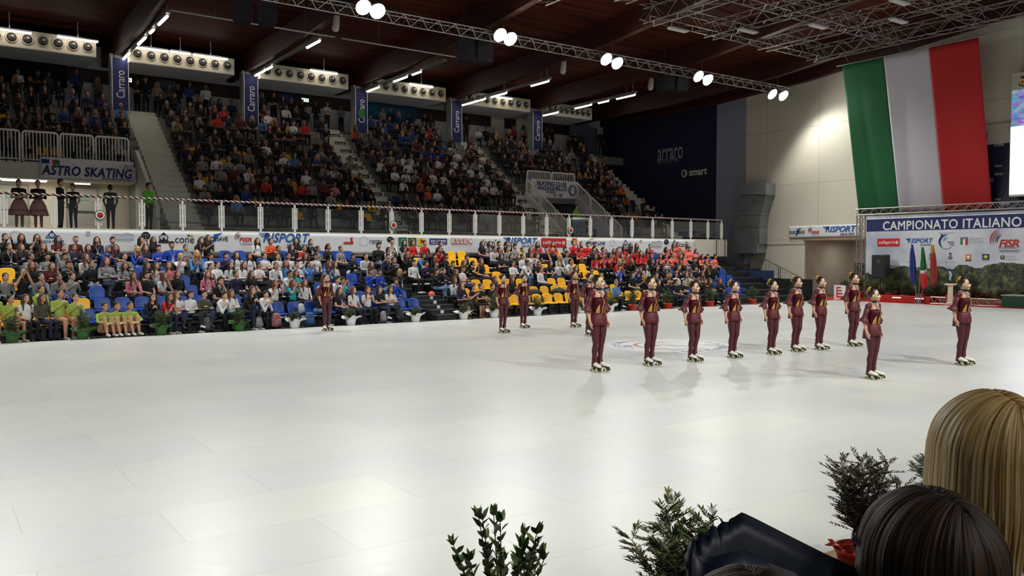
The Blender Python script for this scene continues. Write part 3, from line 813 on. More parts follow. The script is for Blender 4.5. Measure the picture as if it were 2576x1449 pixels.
def g_dots(mb, M, x0, y0, x1, y1):
    cx, cy, r = (x0 + x1) / 2, (y0 + y1) / 2, (y1 - y0) / 2
    for k in range(16):
        a = 2 * PI * k / 16 + .2; disc(mb, M, cx + r * math.cos(a) * .9, cy + r * .9 * math.sin(a), r * .1, r * .07, BK if k % 3 else GR, n=8)
        if k % 2: disc(mb, M, cx + r * math.cos(a) * .6, cy + r * .6 * math.sin(a), r * .06, r * .06, GR, n=8)
def g_word(word, c, **kw):
    def f(mb, M, x0, y0, x1, y1): fit_text(mb, word, M, (x0 + x1) / 2, (y0 + y1) / 2, x1 - x0, y1 - y0, c, **kw)
    return f
def g_tile(bg, c):
    def f(mb, M, x0, y0, x1, y1):
        rect(mb, M, x0, y0, x1, y1, bg); w_, h_ = x1 - x0, y1 - y0
        if c == RD: disc(mb, M, x0 + w_ * .55, y0 + h_ * .62, w_ * .2, h_ * .24, c, E); rect(mb, M, x0 + w_ * .5, y0 + h_ * .15, x0 + w_ * .54, y0 + h_ * .5, GN, E)
        else:
            arc_band(mb, M, x0 + w_ * .55, y0 + h_ * .55, w_ * .16, w_ * .24, 0, PI * 1.5, c, 12, E); disc(mb, M, x0 + w_ * .7, y0 + h_ * .66, w_ * .1, h_ * .16, c, E); rect(mb, M, x0 + w_ * .15, y0 + h_ * .12, x1 - w_ * .15, y0 + h_ * .2, c, E)
    return f
def g_coppi(mb, M, x0, y0, x1, y1):
    w_, h_ = x1 - x0, y1 - y0
    rect(mb, M, x0, y0, x1, y1, NV); fit_text(mb, 'DE COPPI', M, (x0 + x1) / 2, y0 + h_ * .55, w_ * .84, h_ * .42, WH, z=E, offset=.02)
    rect(mb, M, x0 + w_ * .1, y0 + h_ * .14, x1 - w_ * .1, y0 + h_ * .2, WH, E)
def g_esse(mb, M, x0, y0, x1, y1):
    w_, h_ = x1 - x0, y1 - y0
    fit_text(mb, 'ESSE4', M, (x0 + x1) / 2, y0 + h_ * .62, w_, h_ * .7, RD, offset=.06, spacing=1.02); fit_text(mb, 'ESSE4', M, (x0 + x1) / 2, y0 + h_ * .62, w_ * .97, h_ * .56, WH, z=E, offset=.02, spacing=1.06)
    fit_text(mb, 'LAVORAZIONI ACCIAIO INOX', M, (x0 + x1) / 2, y0 + h_ * .09, w_, h_ * .12, GR)
def g_forms(mb, M, x0, y0, x1, y1):
    fit_text(mb, "form's", M, (x0 + x1) / 2, (y0 + y1) / 2, x1 - x0, y1 - y0, BK); disc(mb, M, x0 + (x1 - x0) * .8, y1 - (y1 - y0) * .16, (x1 - x0) * .03, (y1 - y0) * .1, RD, E)
def g_crest(c):
    def f(mb, M, x0, y0, x1, y1):
        w_, h_ = x1 - x0, y1 - y0; cx = (x0 + x1) / 2
        mb.poly([(x0, y0 + h_ * .35, 0), (cx, y0, 0), (x1, y0 + h_ * .35, 0), (x1, y1, 0), (x0, y1, 0)], c, M)
        disc(mb, M, cx, y0 + h_ * .55, w_ * .25, h_ * .22, YE if c == OR else PA, E); rect(mb, M, x0 + w_ * .2, y0 + h_ * .75, x1 - w_ * .2, y0 + h_ * .85, RD if c == OR else GR, E)
    return f
def g_sport(mb, M, x0, y0, x1, y1):
    w_, h_ = x1 - x0, y1 - y0
    arc_band(mb, M, x0 + w_ * .55, y0, w_ * .5, w_ * .54, PI * .45, PI * .97, YE, 14, -E, taper=True, sy=.55)
    fit_text(mb, 'SPORT-LINE', M, x0 + w_ * .55, y0 + h_ * .45, w_ * .9, h_ * .5, NV, shear=.2, offset=.03); rect(mb, M, x0 + w_ * .2, y0 + h_ * .05, x1, y0 + h_ * .1, GR)
def sheet_logos(parent, X, org, items, name='sponsor_logo', lift=.02):
    """items: (pixel box on the photo, drawing). The pixels are taken onto the sheet's own plane, X = ('X'|'Y', value)."""
    ax, val = X
    M = (plane_Y if ax == 'Y' else plane_X)(0.0)
    for (a, b, c, d), g in items:
        p, q = (onY(a, d, val), onY(c, b, val)) if ax == 'Y' else (onX(a, d, val), onX(c, b, val))
        # heights are read at the middle of the mark so that the slant of the view does not shear it
        mx = (a + c) / 2; z0 = (onY if ax == 'Y' else onX)(mx, d, val).z; z1 = (onY if ax == 'Y' else onX)(mx, b, val).z
        if ax == 'Y': x0, x1 = p.x - org[0], q.x - org[0]
        else: x0, x1 = -(p.y - org[1]), -(q.y - org[1])
        mb = MB(); g(mb, M, x0, z0 - org[2], x1, z1 - org[2])
        off = Vector((0, val - org[1] - lift, 0)) if ax == 'Y' else Vector((val - org[0] - lift, 0, 0))
        mb.v = [tuple(Vector(v) + off) for v in mb.v]
        used = sorted(set(mb.m)); mb.m = [used.index(i) for i in mb.m]
        mb.build(name, [INK[i] for i in used], parent)

def cloth_sheet(name, axis, val, a0, a1, z0, z1, parent, mats, nx=60, nz=6, amp=.006, sag=0.0, org=(0, 0, 0), seed=1):
    """hanging sheet with slight waves; a0..a1 along X (axis Y) or along -Y (axis X)"""
    rnd = random.Random(seed); ph = [rnd.uniform(0, 6) for _ in range(6)]
    vs = []; fs = []
    for i in range(nx + 1):
        u = a0 + (a1 - a0) * i / nx
        for k in range(nz + 1):
            v = z0 + (z1 - z0) * k / nz
            wv = amp * (math.sin(u * 2.1 + ph[0] + v) + .6 * math.sin(u * 5.3 + ph[1] - 1.3 * v) + .4 * math.sin(v * 6 + u + ph[2]))
            p = (u - org[0], val + wv - org[1], v - org[2]) if axis == 'Y' else (val + wv - org[0], u - org[1], v - org[2])
            vs.append(p)
    for i in range(nx):
        for k in range(nz):
            a = i * (nz + 1) + k; fs.append((a, a + nz + 1, a + nz + 2, a + 1) if axis == 'Y' else (a, a + nz + 1, a + nz + 2, a + 1))
    mb = MB(); mb.add(vs, fs)
    o = mb.build(name, mats, parent, smooth=True)
    sd = o.modifiers.new('thickness', 'SOLIDIFY'); sd.thickness = .004; sd.offset = 1 if axis == 'Y' else -1
    return o

# ------------------------------------------------------------------ sponsor banner under the deck railing
BY = DECK_Y - .05
t = empty('sponsor_banner', (0, BY, 2.2))
tag(t, 'long white sponsor banner along the deck above the lower seats', 'banner')
xe = onY(1748, 610, BY).x
cloth_sheet('sheet', 'Y', BY, -1.0, xe, 2.22, 3.05, t, banner_white, 160, 6, .003, org=(0, BY, 2.2))
B = [((20, 580, 60, 610), g_dots), ((100, 579, 160, 611), g_prealpi), ((216, 582, 227, 594), g_crest(PA)), ((282, 585, 337, 606), g_house), ((355, 583, 378, 603), g_badge), ((398, 584, 425, 611), g_emblem),
     ((440, 589, 488, 612), g_cone), ((505, 585, 573, 614), g_europiave), ((588, 585, 634, 616), g_fisr), ((648, 586, 779, 624), g_risport), ((863, 596, 889, 616), g_horse), ((930, 602, 961, 619), g_word('renty', BK)),
     ((904, 595, 926, 618), lambda mb, M, a, b, c, d: arc_band(mb, M, (a + c) / 2, (b + d) / 2, (c - a) * .46, (c - a) * .5, 0, 2 * PI, PA, 24)),
     ((973, 595, 989, 610), g_badge), ((1002, 597, 1023, 618), g_tile(GN, PA)), ((1026, 598, 1047, 619), g_tile(OL, YE)), ((1050, 599, 1068, 619), g_tile(YE, RD)), ((1080, 600, 1124, 615), g_coppi), ((1135, 599, 1188, 620), g_esse),
     ((1213, 602, 1254, 618), g_forms), ((1263, 597, 1352, 622), g_risport), ((1361, 599, 1424, 622), g_calligaris), ((1438, 599, 1451, 617), g_crest(OR)), ((1470, 603, 1522, 619), g_sport), ((1529, 602, 1551, 621), g_dots), ((1554, 602, 1592, 625), g_prealpi),
     ((1609, 603, 1615, 611), g_crest(PA)), ((1639, 604, 1664, 623), g_house), ((1670, 602, 1682, 615), g_badge), ((1690, 603, 1702, 621), g_emblem), ((1708, 607, 1732, 622), g_cone)]
sheet_logos(t, ('Y', BY), (0, BY, 2.2), B)

# ------------------------------------------------------------------ club banners at the two entrances
p0, p1 = onY(100, 440, 37.5), onY(336, 460, 37.5)
t = empty('club_banner', (0, 37.42, 5.3)); tag(t, 'white banner lettered ASTRO SKATING hung from the railing above the doors', 'banner')
cloth_sheet('sheet', 'Y', 37.42, p0.x, p1.x, onY(336, 458, 37.42).z, onY(336, 408, 37.42).z, t, banner_white, 24, 6, .007, org=(0, 37.42, 5.3), seed=3)
sheet_logos(t, ('Y', 37.40), (0, 37.42, 5.3), [((104, 420, 333, 445), g_word('ASTRO SKATING', NV, shear=.2, offset=.03, spacing=1.05)), ((256, 448, 335, 456), g_word('www.astroskating.it', BK, offset=.01)), ((104, 400, 124, 411), lambda mb, M, a, b, c, d: rect(mb, M, a, b, c, d, NV)),
    ((132, 402, 150, 415), lambda mb, M, a, b, c, d: (rect(mb, M, a, b, a + (c - a) * .33, d, RD), rect(mb, M, a + (c - a) * .33, b, c, d, GN))), ((312, 415, 322, 426), g_crest(GR)), ((325, 416, 333, 427), g_crest(PA))], 'printed_mark')
YC = VY - .12
p0, p1 = onY(1335, 470, YC), onY(1455, 480, YC)
t = empty('club_banner', (0, YC, 5.3)); tag(t, 'white skating club banner with blue oval emblem over the middle entrance', 'banner')
cloth_sheet('sheet', 'Y', YC, p0.x, p1.x, onY(1400, 499, YC).z, onY(1400, 454, YC).z, t, banner_white, 24, 6, .007, org=(0, YC, 5.3), seed=5)
def g_oval(mb, M, x0, y0, x1, y1):
    cx, cy = (x0 + x1) / 2, (y0 + y1) / 2; w_, h_ = x1 - x0, y1 - y0
    disc(mb, M, cx, cy, w_ / 2, h_ / 2, NV); disc(mb, M, cx, cy, w_ * .42, h_ * .43, GR, E); disc(mb, M, cx, cy - h_ * .12, w_ * .2, h_ * .2, WH, 2 * E)
    for s in (-1, 1): disc(mb, M, cx + s * w_ * .12, cy + h_ * .2, w_ * .08, h_ * .14, WH, 2 * E)
sheet_logos(t, ('Y', YC - .02), (0, YC, 5.3), [((1350, 457, 1424, 468), g_word('SKATING CLUB', NV, offset=.02)), ((1346, 469, 1426, 479), g_word('LANZAGHELLO', NV, offset=.02)), ((1374, 479, 1399, 486), g_word('A.S.D.', NV, offset=.02)), ((1430, 466, 1450, 493), g_oval),
    ((1392, 488, 1400, 496), g_crest(GR)), ((1407, 488, 1414, 496), g_crest(NV))], 'printed_mark')

# exit signs
for k, (px, py, Y) in enumerate(((28, 448, 39.6), (207, 457, 39.6), (1378, 299, 43.9), (767, 252, 44.55), (320, 201, 44.5))):
    p = onY(px, py, Y); t = empty('exit_sign', p)
    tag(t, ('glowing emergency exit sign above the first door at the left edge', 'glowing emergency exit sign above the door beside the left aisle', 'green hanging exit sign at the far end of the walkway', 'small lit exit sign behind standing people in the second bay', 'small lit exit sign beside the first column')[k], 'sign', 'lit exit signs')
    hw, hh = (.33, .15) if k < 3 else (.22, .11)
    m = MB(); m.cbox((0, 0, 0), (hw * 2, .06, hh * 2), 0, .01); m.build('case', lamp_housing, t)
    m = MB(); m.box(-hw * .92, hw * .92, -.036, -.031, -hh * .85, hh * .85); m.build('lit_face', mat('exit_glow', (226, 240, 214), .5, emit=1.6), t)
    m = MB(); M = plane_Y(-.039)
    for x in (-.5, .08, .5): rect(m, M, hw * x - hw * .12, -hh * .5, hw * x + hw * .12, hh * .5, 0)
    m.build('pictogram', mat('exit_green', (40, 150, 80), .5, emit=.4), t)
    m = MB(); m.box(-.02, .02, .0, .2, hh - .03, hh + .02) if k < 2 else m.box(-.02, .02, .0, (BACK_Y - Y), -.02, .02); m.build('wall_mount', steel, t)
p = onY(60, 436, 38.3); tube_lamp((p.x, 38.3, 5.2), 1.5, 0, 'glowing tube light under the ceiling above the left doors', 'tube lights by the doors')
area('door_light', (4.0, 38.6, 5.15), 5, .2, 45, rot=(0, 0, 0))
# dark banner on the back wall, top left
a, b = onY(0, 160, 44.6), onY(170, 222, 44.6)
t = empty('wall_banner', (a.x, 44.66, b.z)); tag(t, 'black banner with dull yellow capitals on the back wall at the left edge', 'banner')
m = MB(); m.box(-1.2, b.x - a.x, -.02, .02, 0, 2.1); m.build('cloth', black_cloth, t)
m = MB(); fit_text(m, 'ITALIAN', plane_Y(-.03), (b.x - a.x) * .45, 1.35, 2.6, .5); m.build('lettering', mat('dull_yellow', (120, 110, 30), .8), t)
# framed notices on the back wall
for k, (px, py, ww, hh) in enumerate(((420, 212, .9, .5), (718, 247, .8, .5), (985, 268, 3.4, 1.7))):
    p = onY(px, py, 44.7); t = empty('wall_board', p); tag(t, ('dark framed notice on the back wall in the first bay', 'blue framed notice on the back wall in the second bay', 'wide blue and teal panel on the back wall in the third bay')[k], 'board')
    m = MB(); m.cbox((0, 0, 0), (ww, .05, hh), 0, .01); m.build('board', [mat('board_dark', (38, 44, 52), .6), navy_print, noise_mat('teal_print', (22, 50, 110), (30, 108, 140), .6, .7)][k], t)
    m = MB(); m.box(-ww / 2 * .9, ww / 2 * .9, -.03, -.026, -hh * .4, hh * .4); m.build('print', [mat('notice_grey', (92, 98, 104), .6), mat('notice_blue', (34, 58, 120), .6), noise_mat('teal_print2', (20, 40, 100), (36, 120, 150), .5, .7)][k], t)

# ------------------------------------------------------------------ navy banner lettering on the end wall of the stands
t = empty('wall_lettering', (WALL_X - .012, 38, 6)); tag(t, 'pale serif word and slogan on the navy end wall of the stands', 'lettering')
sheet_logos(t, ('X', WALL_X - .012), (WALL_X, 38, 6), [((1655, 372, 1719, 402), g_word('arraro', GR, offset=.012)), ((1655, 400, 1708, 410), g_word('ING YOUR FUTURE', GR))], 'lettering')
t = empty('wall_sign', (WALL_X - .02, 35.5, 6)); tag(t, 'black sign with ring mark and white lettering on the navy end wall', 'sign')
q0, q1 = onX(1708, 450, WALL_X - .03), onX(1788, 415, WALL_X - .03)
m = MB(); m.box(-.01, .01, q1.y - 35.5, q0.y - 35.5, q0.z - 6.0, q1.z - 6.05); m.build('board', mat('sign_black', (12, 14, 26), .6), t)
def g_smart(mb, M, x0, y0, x1, y1):
    w_, h_ = x1 - x0, y1 - y0; fit_text(mb, 'smart', M, x0 + w_ * .64, y0 + h_ * .5, w_ * .66, h_ * .6, WH, offset=.02)
    arc_band(mb, M, x0 + w_ * .12, y0 + h_ * .5, w_ * .07, w_ * .115, 0, 2 * PI, PA, 20); mb.poly([(x0 + w_ * .14, y0 + h_ * .35, E), (x0 + w_ * .26, y0 + h_ * .5, E), (x0 + w_ * .14, y0 + h_ * .65, E)], PA, M)
sheet_logos(t, ('X', WALL_X - .035), (WALL_X - .02, 35.5, 6), [((1714, 420, 1781, 447), g_smart)], 'lettering')

# ------------------------------------------------------------------ banner over the passage
BX = WALL_X - .08
t = empty('sponsor_banner', (BX, 27, 3)); tag(t, 'short white sponsor banner above the passage opening', 'banner')
a, b = onX(1985, 580, BX), onX(2162, 580, BX)
cloth_sheet('sheet', 'X', BX, a.y, b.y, onX(2080, 597, BX).z, onX(2080, 566, BX).z, t, banner_white, 40, 6, .006, org=(BX, 27, 3), seed=8)
sheet_logos(t, ('X', BX), (BX, 27, 3), [((1987, 573, 2025, 594), g_europiave), ((2032, 571, 2062, 595), g_fisr), ((2068, 568, 2154, 593), g_risport)])

# ------------------------------------------------------------------ championship backdrop on its truss frame
DX = 38.35
a, b = onX(2178, 640, DX), onX(2600, 640, DX)
ztop = 4.12
t = empty('backdrop_banner', (DX, a.y, 0)); tag(t, 'large printed championship backdrop with hills hung in a truss frame', 'backdrop')
land = mat('printed_landscape', (200, 204, 214), .6)
def _land():
    m = land
    tc = N(m, 'ShaderNodeTexCoord'); sx = N(m, 'ShaderNodeSeparateXYZ')
    n1 = N(m, 'ShaderNodeTexNoise', i_Scale=1.0, i_Detail=8); n2 = N(m, 'ShaderNodeTexNoise', i_Scale=2.4, i_Detail=9, i_Roughness=.78); n3 = N(m, 'ShaderNodeTexNoise', i_Scale=.5, i_Detail=3)
    for n in (n1, n2, n3): L(m, tc.outputs['Object'], n.inputs['Vector'])
    L(m, tc.outputs['Object'], sx.inputs[0])
    # tree line: height + noise, rising to the right end of the sheet
    k1 = N(m, 'ShaderNodeMath', operation='MULTIPLY_ADD'); k1.inputs[1].default_value = -1.0; L(m, n1.outputs[0], k1.inputs[0]); L(m, sx.outputs[2], k1.inputs[2])
    k2 = N(m, 'ShaderNodeMath', operation='MULTIPLY_ADD'); k2.inputs[1].default_value = .055; L(m, sx.outputs[1], k2.inputs[0]); L(m, k1.outputs[0], k2.inputs[2])
    gt = N(m, 'ShaderNodeMath', operation='GREATER_THAN'); gt.inputs[1].default_value = .94; L(m, k2.outputs[0], gt.inputs[0])
    cr = N(m, 'ShaderNodeValToRGB'); e = cr.color_ramp.elements
    e[0].position = .38; e[0].color = lin((20, 26, 24)) + (1,); e[1].position = .66; e[1].color = lin((150, 154, 104)) + (1,)
    x = e.new(.47); x.color = lin((44, 54, 40)) + (1,); x = e.new(.55); x.color = lin((88, 98, 66)) + (1,)
    L(m, n2.outputs[0], cr.inputs[0])
    sk = N(m, 'ShaderNodeValToRGB'); sk.color_ramp.elements[0].color = lin((176, 184, 202)) + (1,); sk.color_ramp.elements[1].color = lin((226, 228, 234)) + (1,); sk.color_ramp.elements[0].position = .35; sk.color_ramp.elements[1].position = .65
    L(m, n3.outputs[0], sk.inputs[0])
    mx = N(m, 'ShaderNodeMix', data_type='RGBA'); L(m, gt.outputs[0], mx.inputs[0]); L(m, cr.outputs[0], mx.inputs[6]); L(m, sk.outputs[0], mx.inputs[7])
    L(m, mx.outputs[2], bsdf(m).inputs['Base Color'])
_land()
cloth_sheet('sheet', 'X', DX, a.y, b.y - 1.5, .25, ztop, t, land, 40, 8, .0015, org=(DX, a.y, 0), seed=9)
zs0, zs1 = onX(2400, 577, DX).z, onX(2400, 544, DX).z
m = MB(); m.box(-.009, -.005, b.y - 1.5 - a.y, -.02, zs0, zs1); m.build('title_band', navy_print, t)
def g_ring(mb, M, x0, y0, x1, y1):
    cx, cy = (x0 + x1) / 2, (y0 + y1) / 2; r = (y1 - y0) / 2
    arc_band(mb, M, cx - r * .1, cy, r * .72, r, PI * .42, PI * 1.3, NV, 18, taper=True); arc_band(mb, M, cx - r * .1, cy, r * .9, r * .95, PI * 1.1, PI * 1.75, NV, 12)
    arc_band(mb, M, cx + r * .1, cy - r * .1, r * .5, r * .75, PI * .5, PI * .95, SK, 12, taper=True); disc(mb, M, cx - r * .7, cy + r * .85, r * .12, r * .12, NV)
    for k in range(3): rect(mb, M, cx + r * (.0 + .2 * k), cy - r * (.05 + .22 * k), cx + r * .9, cy - r * (-.02 + .22 * k), NV, E)
def g_italia(mb, M, x0, y0, x1, y1):
    w_, h_ = x1 - x0, y1 - y0
    for k, c in enumerate((GN, WH, RD)):
        xa = x0 + w_ * k / 3; d = (.28, .0, .28)[k]
        mb.poly([(xa, y0 + h_ * d * (1 if k == 0 else .6), E), (xa + w_ / 3, y0 + h_ * d * (.6 if k == 0 else 1), E), (xa + w_ / 3, y1 - h_ * .2, E), (xa, y1 - h_ * .2, E)], c, M)
    rect(mb, M, x0, y1 - h_ * .2, x1, y1, NV, E); fit_text(mb, 'ITALIA', M, (x0 + x1) / 2, y1 - h_ * .1, w_ * .8, h_ * .11, WH, z=2 * E)
def g_lines(n, c=PA):
    def f(mb, M, x0, y0, x1, y1):
        h_ = (y1 - y0) / n
        for k in range(n): rect(mb, M, x0, y0 + h_ * (k + .2), x1 - (x1 - x0) * .12 * (k % 3), y0 + h_ * (k + .65), c)
    return f
def g_arms(c, c2):
    def f(mb, M, x0, y0, x1, y1):
        w_, h_ = x1 - x0, y1 - y0; cx = (x0 + x1) / 2
        arc_band(mb, M, cx, y0 + h_ * .42, w_ * .34, w_ * .46, PI, 2 * PI, BK, 12); rect(mb, M, cx - w_ * .26, y0 + h_ * .3, cx + w_ * .26, y0 + h_ * .78, c); rect(mb, M, cx - w_ * .22, y0 + h_ * .82, cx + w_ * .22, y1, BK); disc(mb, M, cx, y0 + h_ * .5, w_ * .14, h_ * .14, c2, E)
    return f
def g_square(c, c2):
    def f(mb, M, x0, y0, x1, y1):
        w_, h_ = x1 - x0, y1 - y0; rect(mb, M, x0, y0 + h_ * .2, x1, y1, c); disc(mb, M, (x0 + x1) / 2, y0 + h_ * .6, w_ * .3, h_ * .24, c2, E); rect(mb, M, x0, y0, x1, y0 + h_ * .14, BK if c == OR else GR)
    return f
def g_title(mb, M, x0, y0, x1, y1):
    for k, (dx, dy) in enumerate(((-.012, 0), (.012, 0), (0, -.010), (0, .010))): fit_text(mb, 'CAMPIONATO ITALIANO', M, (x0 + x1) / 2 + dx, (y0 + y1) / 2 + dy, x1 - x0 - .03, y1 - y0 - .02, WH, z=.003 * k, spacing=1.06)
S2 = DX - .004
sheet_logos(t, ('X', S2), (DX, a.y, 0), [((2221, 551, 2571, 575), g_title), ((2207, 600, 2263, 620), g_calligaris), ((2276, 599, 2348, 619), g_risport), ((2364, 588, 2402, 628), g_ring), ((2362, 583, 2402, 588), g_lines(1)),
    ((2416, 597, 2435, 621), g_italia), ((2438, 597, 2478, 612), g_lines(4)), ((2492, 580, 2566, 636), g_fisr), ((2512, 620, 2562, 634), g_lines(2, GR)), ((2384, 636, 2397, 655), g_arms(SK, NV)), ((2376, 657, 2406, 660), g_lines(1)), ((2429, 640, 2443, 657), g_square(OR, WH)), ((2471, 639, 2489, 656), g_square(NV, YE)), ((2517, 642, 2560, 655), g_lines(2, PA)), ((2517, 643, 2527, 652), g_square(NV, YE)),
    ((2290, 638, 2300, 655), g_arms(GR, PA)), ((2335, 638, 2345, 655), g_arms(GR, PA)), ((2276, 656, 2306, 659), g_lines(1))], 'printed_mark', .010)
for k in range(2): pass
tt = empty('backdrop_truss', (DX, a.y, 0)); tag(tt, 'aluminium truss frame standing around the championship backdrop', 'truss')
truss_mesh((0, .28, 0), (0, .28, 4.3), .29, .36, tri=False, r=.026, rd=.013).build('upright', alu, tt)
truss_mesh((0, .5, 4.36), (0, b.y - 1.5 - a.y, 4.36), .29, .5, tri=False, r=.026, rd=.013).build('top_beam', alu, tt)
m = MB(); m.box(-.25, .25, .0, .55, 0.005, .03); m.build('base_plate', steel, tt)

# ------------------------------------------------------------------ the big flag
t = empty('italian_flag', (0, 0, 0)); tag(t, 'huge green, white and red flag hung from the truss grid before the end wall', 'flag')
def flag_pt(u, v):   # u: 0 green edge .. 1 red edge; v: 0 bottom .. 1 top
    y = 24.6 + (18.0 - 24.6) * u; z = 4.35 + (11.78 - 4.35) * v
    x = 39.72 + (38.05 - 39.72) * v
    y -= -.30 * (1 - v) * (1 - u) * 0 - .25 * (1 - v) * (1 - 2 * u) * 0
    fold = .03 * math.sin(u * 17 + 1.5 * v) * (1 - v) + .05 * math.exp(-((u - .12 - .05 * (1 - v)) / .03) ** 2) * (1 - v) + .04 * math.exp(-((u - .42 - .06 * v) / .04) ** 2) * (1 - v)
    return (x + fold, y, z)
for k, (nm, mt) in enumerate((('green_band', flag_green), ('white_band', flag_white), ('red_band', flag_red))):
    m = MB(); nu, nv = 24, 24
    u0, u1 = k / 3, (k + 1) / 3
    vs = [flag_pt(u0 + (u1 - u0) * i / nu, j / nv) for i in range(nu + 1) for j in range(nv + 1)]
    fs = [(i * (nv + 1) + j, (i + 1) * (nv + 1) + j, (i + 1) * (nv + 1) + j + 1, i * (nv + 1) + j + 1) for i in range(nu) for j in range(nv)]
    m.add(vs, fs); o = m.build(nm, mt, t, smooth=True); sd = o.modifiers.new('thickness', 'SOLIDIFY'); sd.thickness = .006
m = MB(); m.cyl((38.05, 24.9, 11.8), (38.05, 17.7, 11.8), .035, n=8)
for y in (24.2, 21.5, 18.6): m.cyl((38.05, y, 11.8), (37.2, y - .2, 12.15), .012, n=5)
m.build('hanging_pole', steel, t)

# ------------------------------------------------------------------ scoreboard and video screen on the end wall
SX = WALL_X - .1
a, b = onX(2470, 315, SX), onX(2580, 310, SX)
t = empty('scoreboard', (SX, a.y, 2.5)); tag(t, 'navy scoreboard with white words beside the big flag', 'scoreboard')
zt, zm, zb = onX(2520, 311, SX).z, onX(2520, 361, SX).z, onX(2520, 545, SX).z
m = MB(); m.box(-.05, .08, b.y - 2 - a.y, .6, zb - 2.5, zt - 2.5); m.build('casing', [mat('score_navy', (18, 22, 58), .5)], t)
m = MB(); m.box(-.07, -.051, b.y - 2 - a.y, .6, zm - 2.5, zt - 2.5); m.build('top_strip', mat('score_strip', (196, 190, 176), .6), t)
sheet_logos(t, ('X', SX - .07), (SX, a.y, 2.5), [((2501, 361, 2526, 368), g_word('HOME', WH)), ((2503, 415, 2521, 420), g_word('POINTS', WH)), ((2501, 435, 2523, 441), g_word('TIME-OUT', WH)), ((2485, 449, 2499, 454), g_word('BONUS', WH)), ((2485, 455, 2499, 459), g_word('SERVICE', WH)), ((2503, 499, 2519, 504), g_word('FOULS', WH)), ((2514, 510, 2540, 516), g_word('PERIOD', WH)),
    ((2472, 333, 2484, 356), lambda mb, M, a_, b_, c_, d_: [rect(mb, M, a_, d_ - (d_ - b_) * .08, c_, d_, BK), rect(mb, M, c_ - (c_ - a_) * .15, b_ + (d_ - b_) * .3, c_, d_, BK), rect(mb, M, a_ + (c_ - a_) * .2, b_, c_, b_ + (d_ - b_) * .08, BK)])], 'lettering')
SX2 = WALL_X - .75
a, b = onX(2546, 300, SX2), onX(2660, 300, SX2)
t = empty('wall_mounted_screen', (SX2, a.y, 2.5)); tag(t, 'glowing video screen at the right edge showing a crowd above a white field', 'screen')
z0, z1, z2, z3 = onX(2560, 488, SX2).z, onX(2560, 318, SX2).z, onX(2560, 226, SX2).z, onX(2560, 183, SX2).z
m = MB(); m.box(.0, .57, b.y - a.y, .06, z0 - 2.6, z3 - 2.5); m.build('casing', mat('screen_casing', (186, 182, 172), .6), t)
m = MB(); m.box(-.02, -.001, b.y - a.y, .03, z0 - 2.5, z1 - 2.5); m.build('white_field', mat('screen_white', (236, 240, 255), .5, emit=5.0), t)
vid = mat('screen_picture', (80, 90, 140), .5)
def _vid():
    m = vid; tc = N(m, 'ShaderNodeTexCoord'); vo = N(m, 'ShaderNodeTexVoronoi', i_Scale=5.0); mp = N(m, 'ShaderNodeMapping'); mp.inputs['Scale'].default_value = (1, 1, 1.4)
    hs = N(m, 'ShaderNodeHueSaturation'); hs.inputs['Saturation'].default_value = 1.0; hs.inputs['Value'].default_value = .8
    mx = N(m, 'ShaderNodeMix', data_type='RGBA'); mx.inputs[0].default_value = .5; mx.inputs[7].default_value = (.1, .22, .8, 1)
    L(m, tc.outputs['Object'], mp.inputs[0]); L(m, mp.outputs[0], vo.inputs['Vector']); L(m, vo.outputs['Color'], hs.inputs['Color']); L(m, hs.outputs[0], mx.inputs[6])
    L(m, mx.outputs[2], bsdf(m).inputs['Emission Color']); bsdf(m).inputs['Emission Strength'].default_value = .6; bsdf(m).inputs['Base Color'].default_value = (.02, .02, .03, 1)
_vid()
m = MB(); m.box(-.02, -.001, b.y - a.y, .03, z1 - 2.5, z2 - 2.5); m.build('picture', vid, t)
sheet_logos(t, ('X', SX2 - .01), (SX2, a.y, 2.5), [((2562, 192, 2584, 220), g_arms(YE, RD))], 'printed_mark')

# ------------------------------------------------------------------ emblem on the rink floor
C = onZ(1683, 869, 0)
t = empty('floor_emblem', (C.x, C.y, 0)); t.scale = (.82, .82, 1); tag(t, 'white round emblem with blue ring lettering on the rink floor', 'floor marking')
m = MB(); m.poly([(1.86 * math.cos(2 * PI * k / 48), 1.86 * math.sin(2 * PI * k / 48), .0015) for k in range(48)]); m.build('disc', mat('emblem_white', (226, 226, 222), .35), t)
m = MB(); I4 = Matrix.Identity(4)
base = -1.05
def ring_word(word, a0, a1, top):
    n = len(word)
    for k, ch in enumerate(word):
        if ch == ' ': continue
        a = a0 + (a1 - a0) * (k + .5) / n
        R = Matrix.Translation((0, 0, .003)) @ Matrix.Rotation(a - PI / 2, 4, 'Z') @ Matrix.Translation((0, 1.56, 0))
        fit_text(m, ch, R, 0, 0, .2, .26, 0)
vw = math.atan2(-C.y, -C.x)                       # towards the camera
ring_word('Conegliano', vw + PI * .9 + PI - .35, vw + .4 + PI - PI * .0 - .15, True)
ring_word('Conegliano', vw - .15 + PI * .9, vw - .15 + .3, True)
m.build('lettering', mat('emblem_blue', (60, 74, 138), .5), t)
m = MB(); R = Matrix.Translation((0, 0, .003)) @ Matrix.Rotation(vw + PI / 2, 4, 'Z')
arc_band(m, R, .05, 0, .98, 1.1, PI * .45, PI * 1.85, 0, 40, taper=True); arc_band(m, R, .1, .05, .78, .86, PI * .5, PI * 1.1, 1, 24, taper=True); arc_band(m, R, 1.3, -.1, .5, .56, PI * .3, PI * .7, 1, 16, taper=True)
m.build('swirl', [mat('emblem_red', (168, 96, 84), .5), mat('emblem_grey', (120, 120, 128), .5)], t)
m = MB()
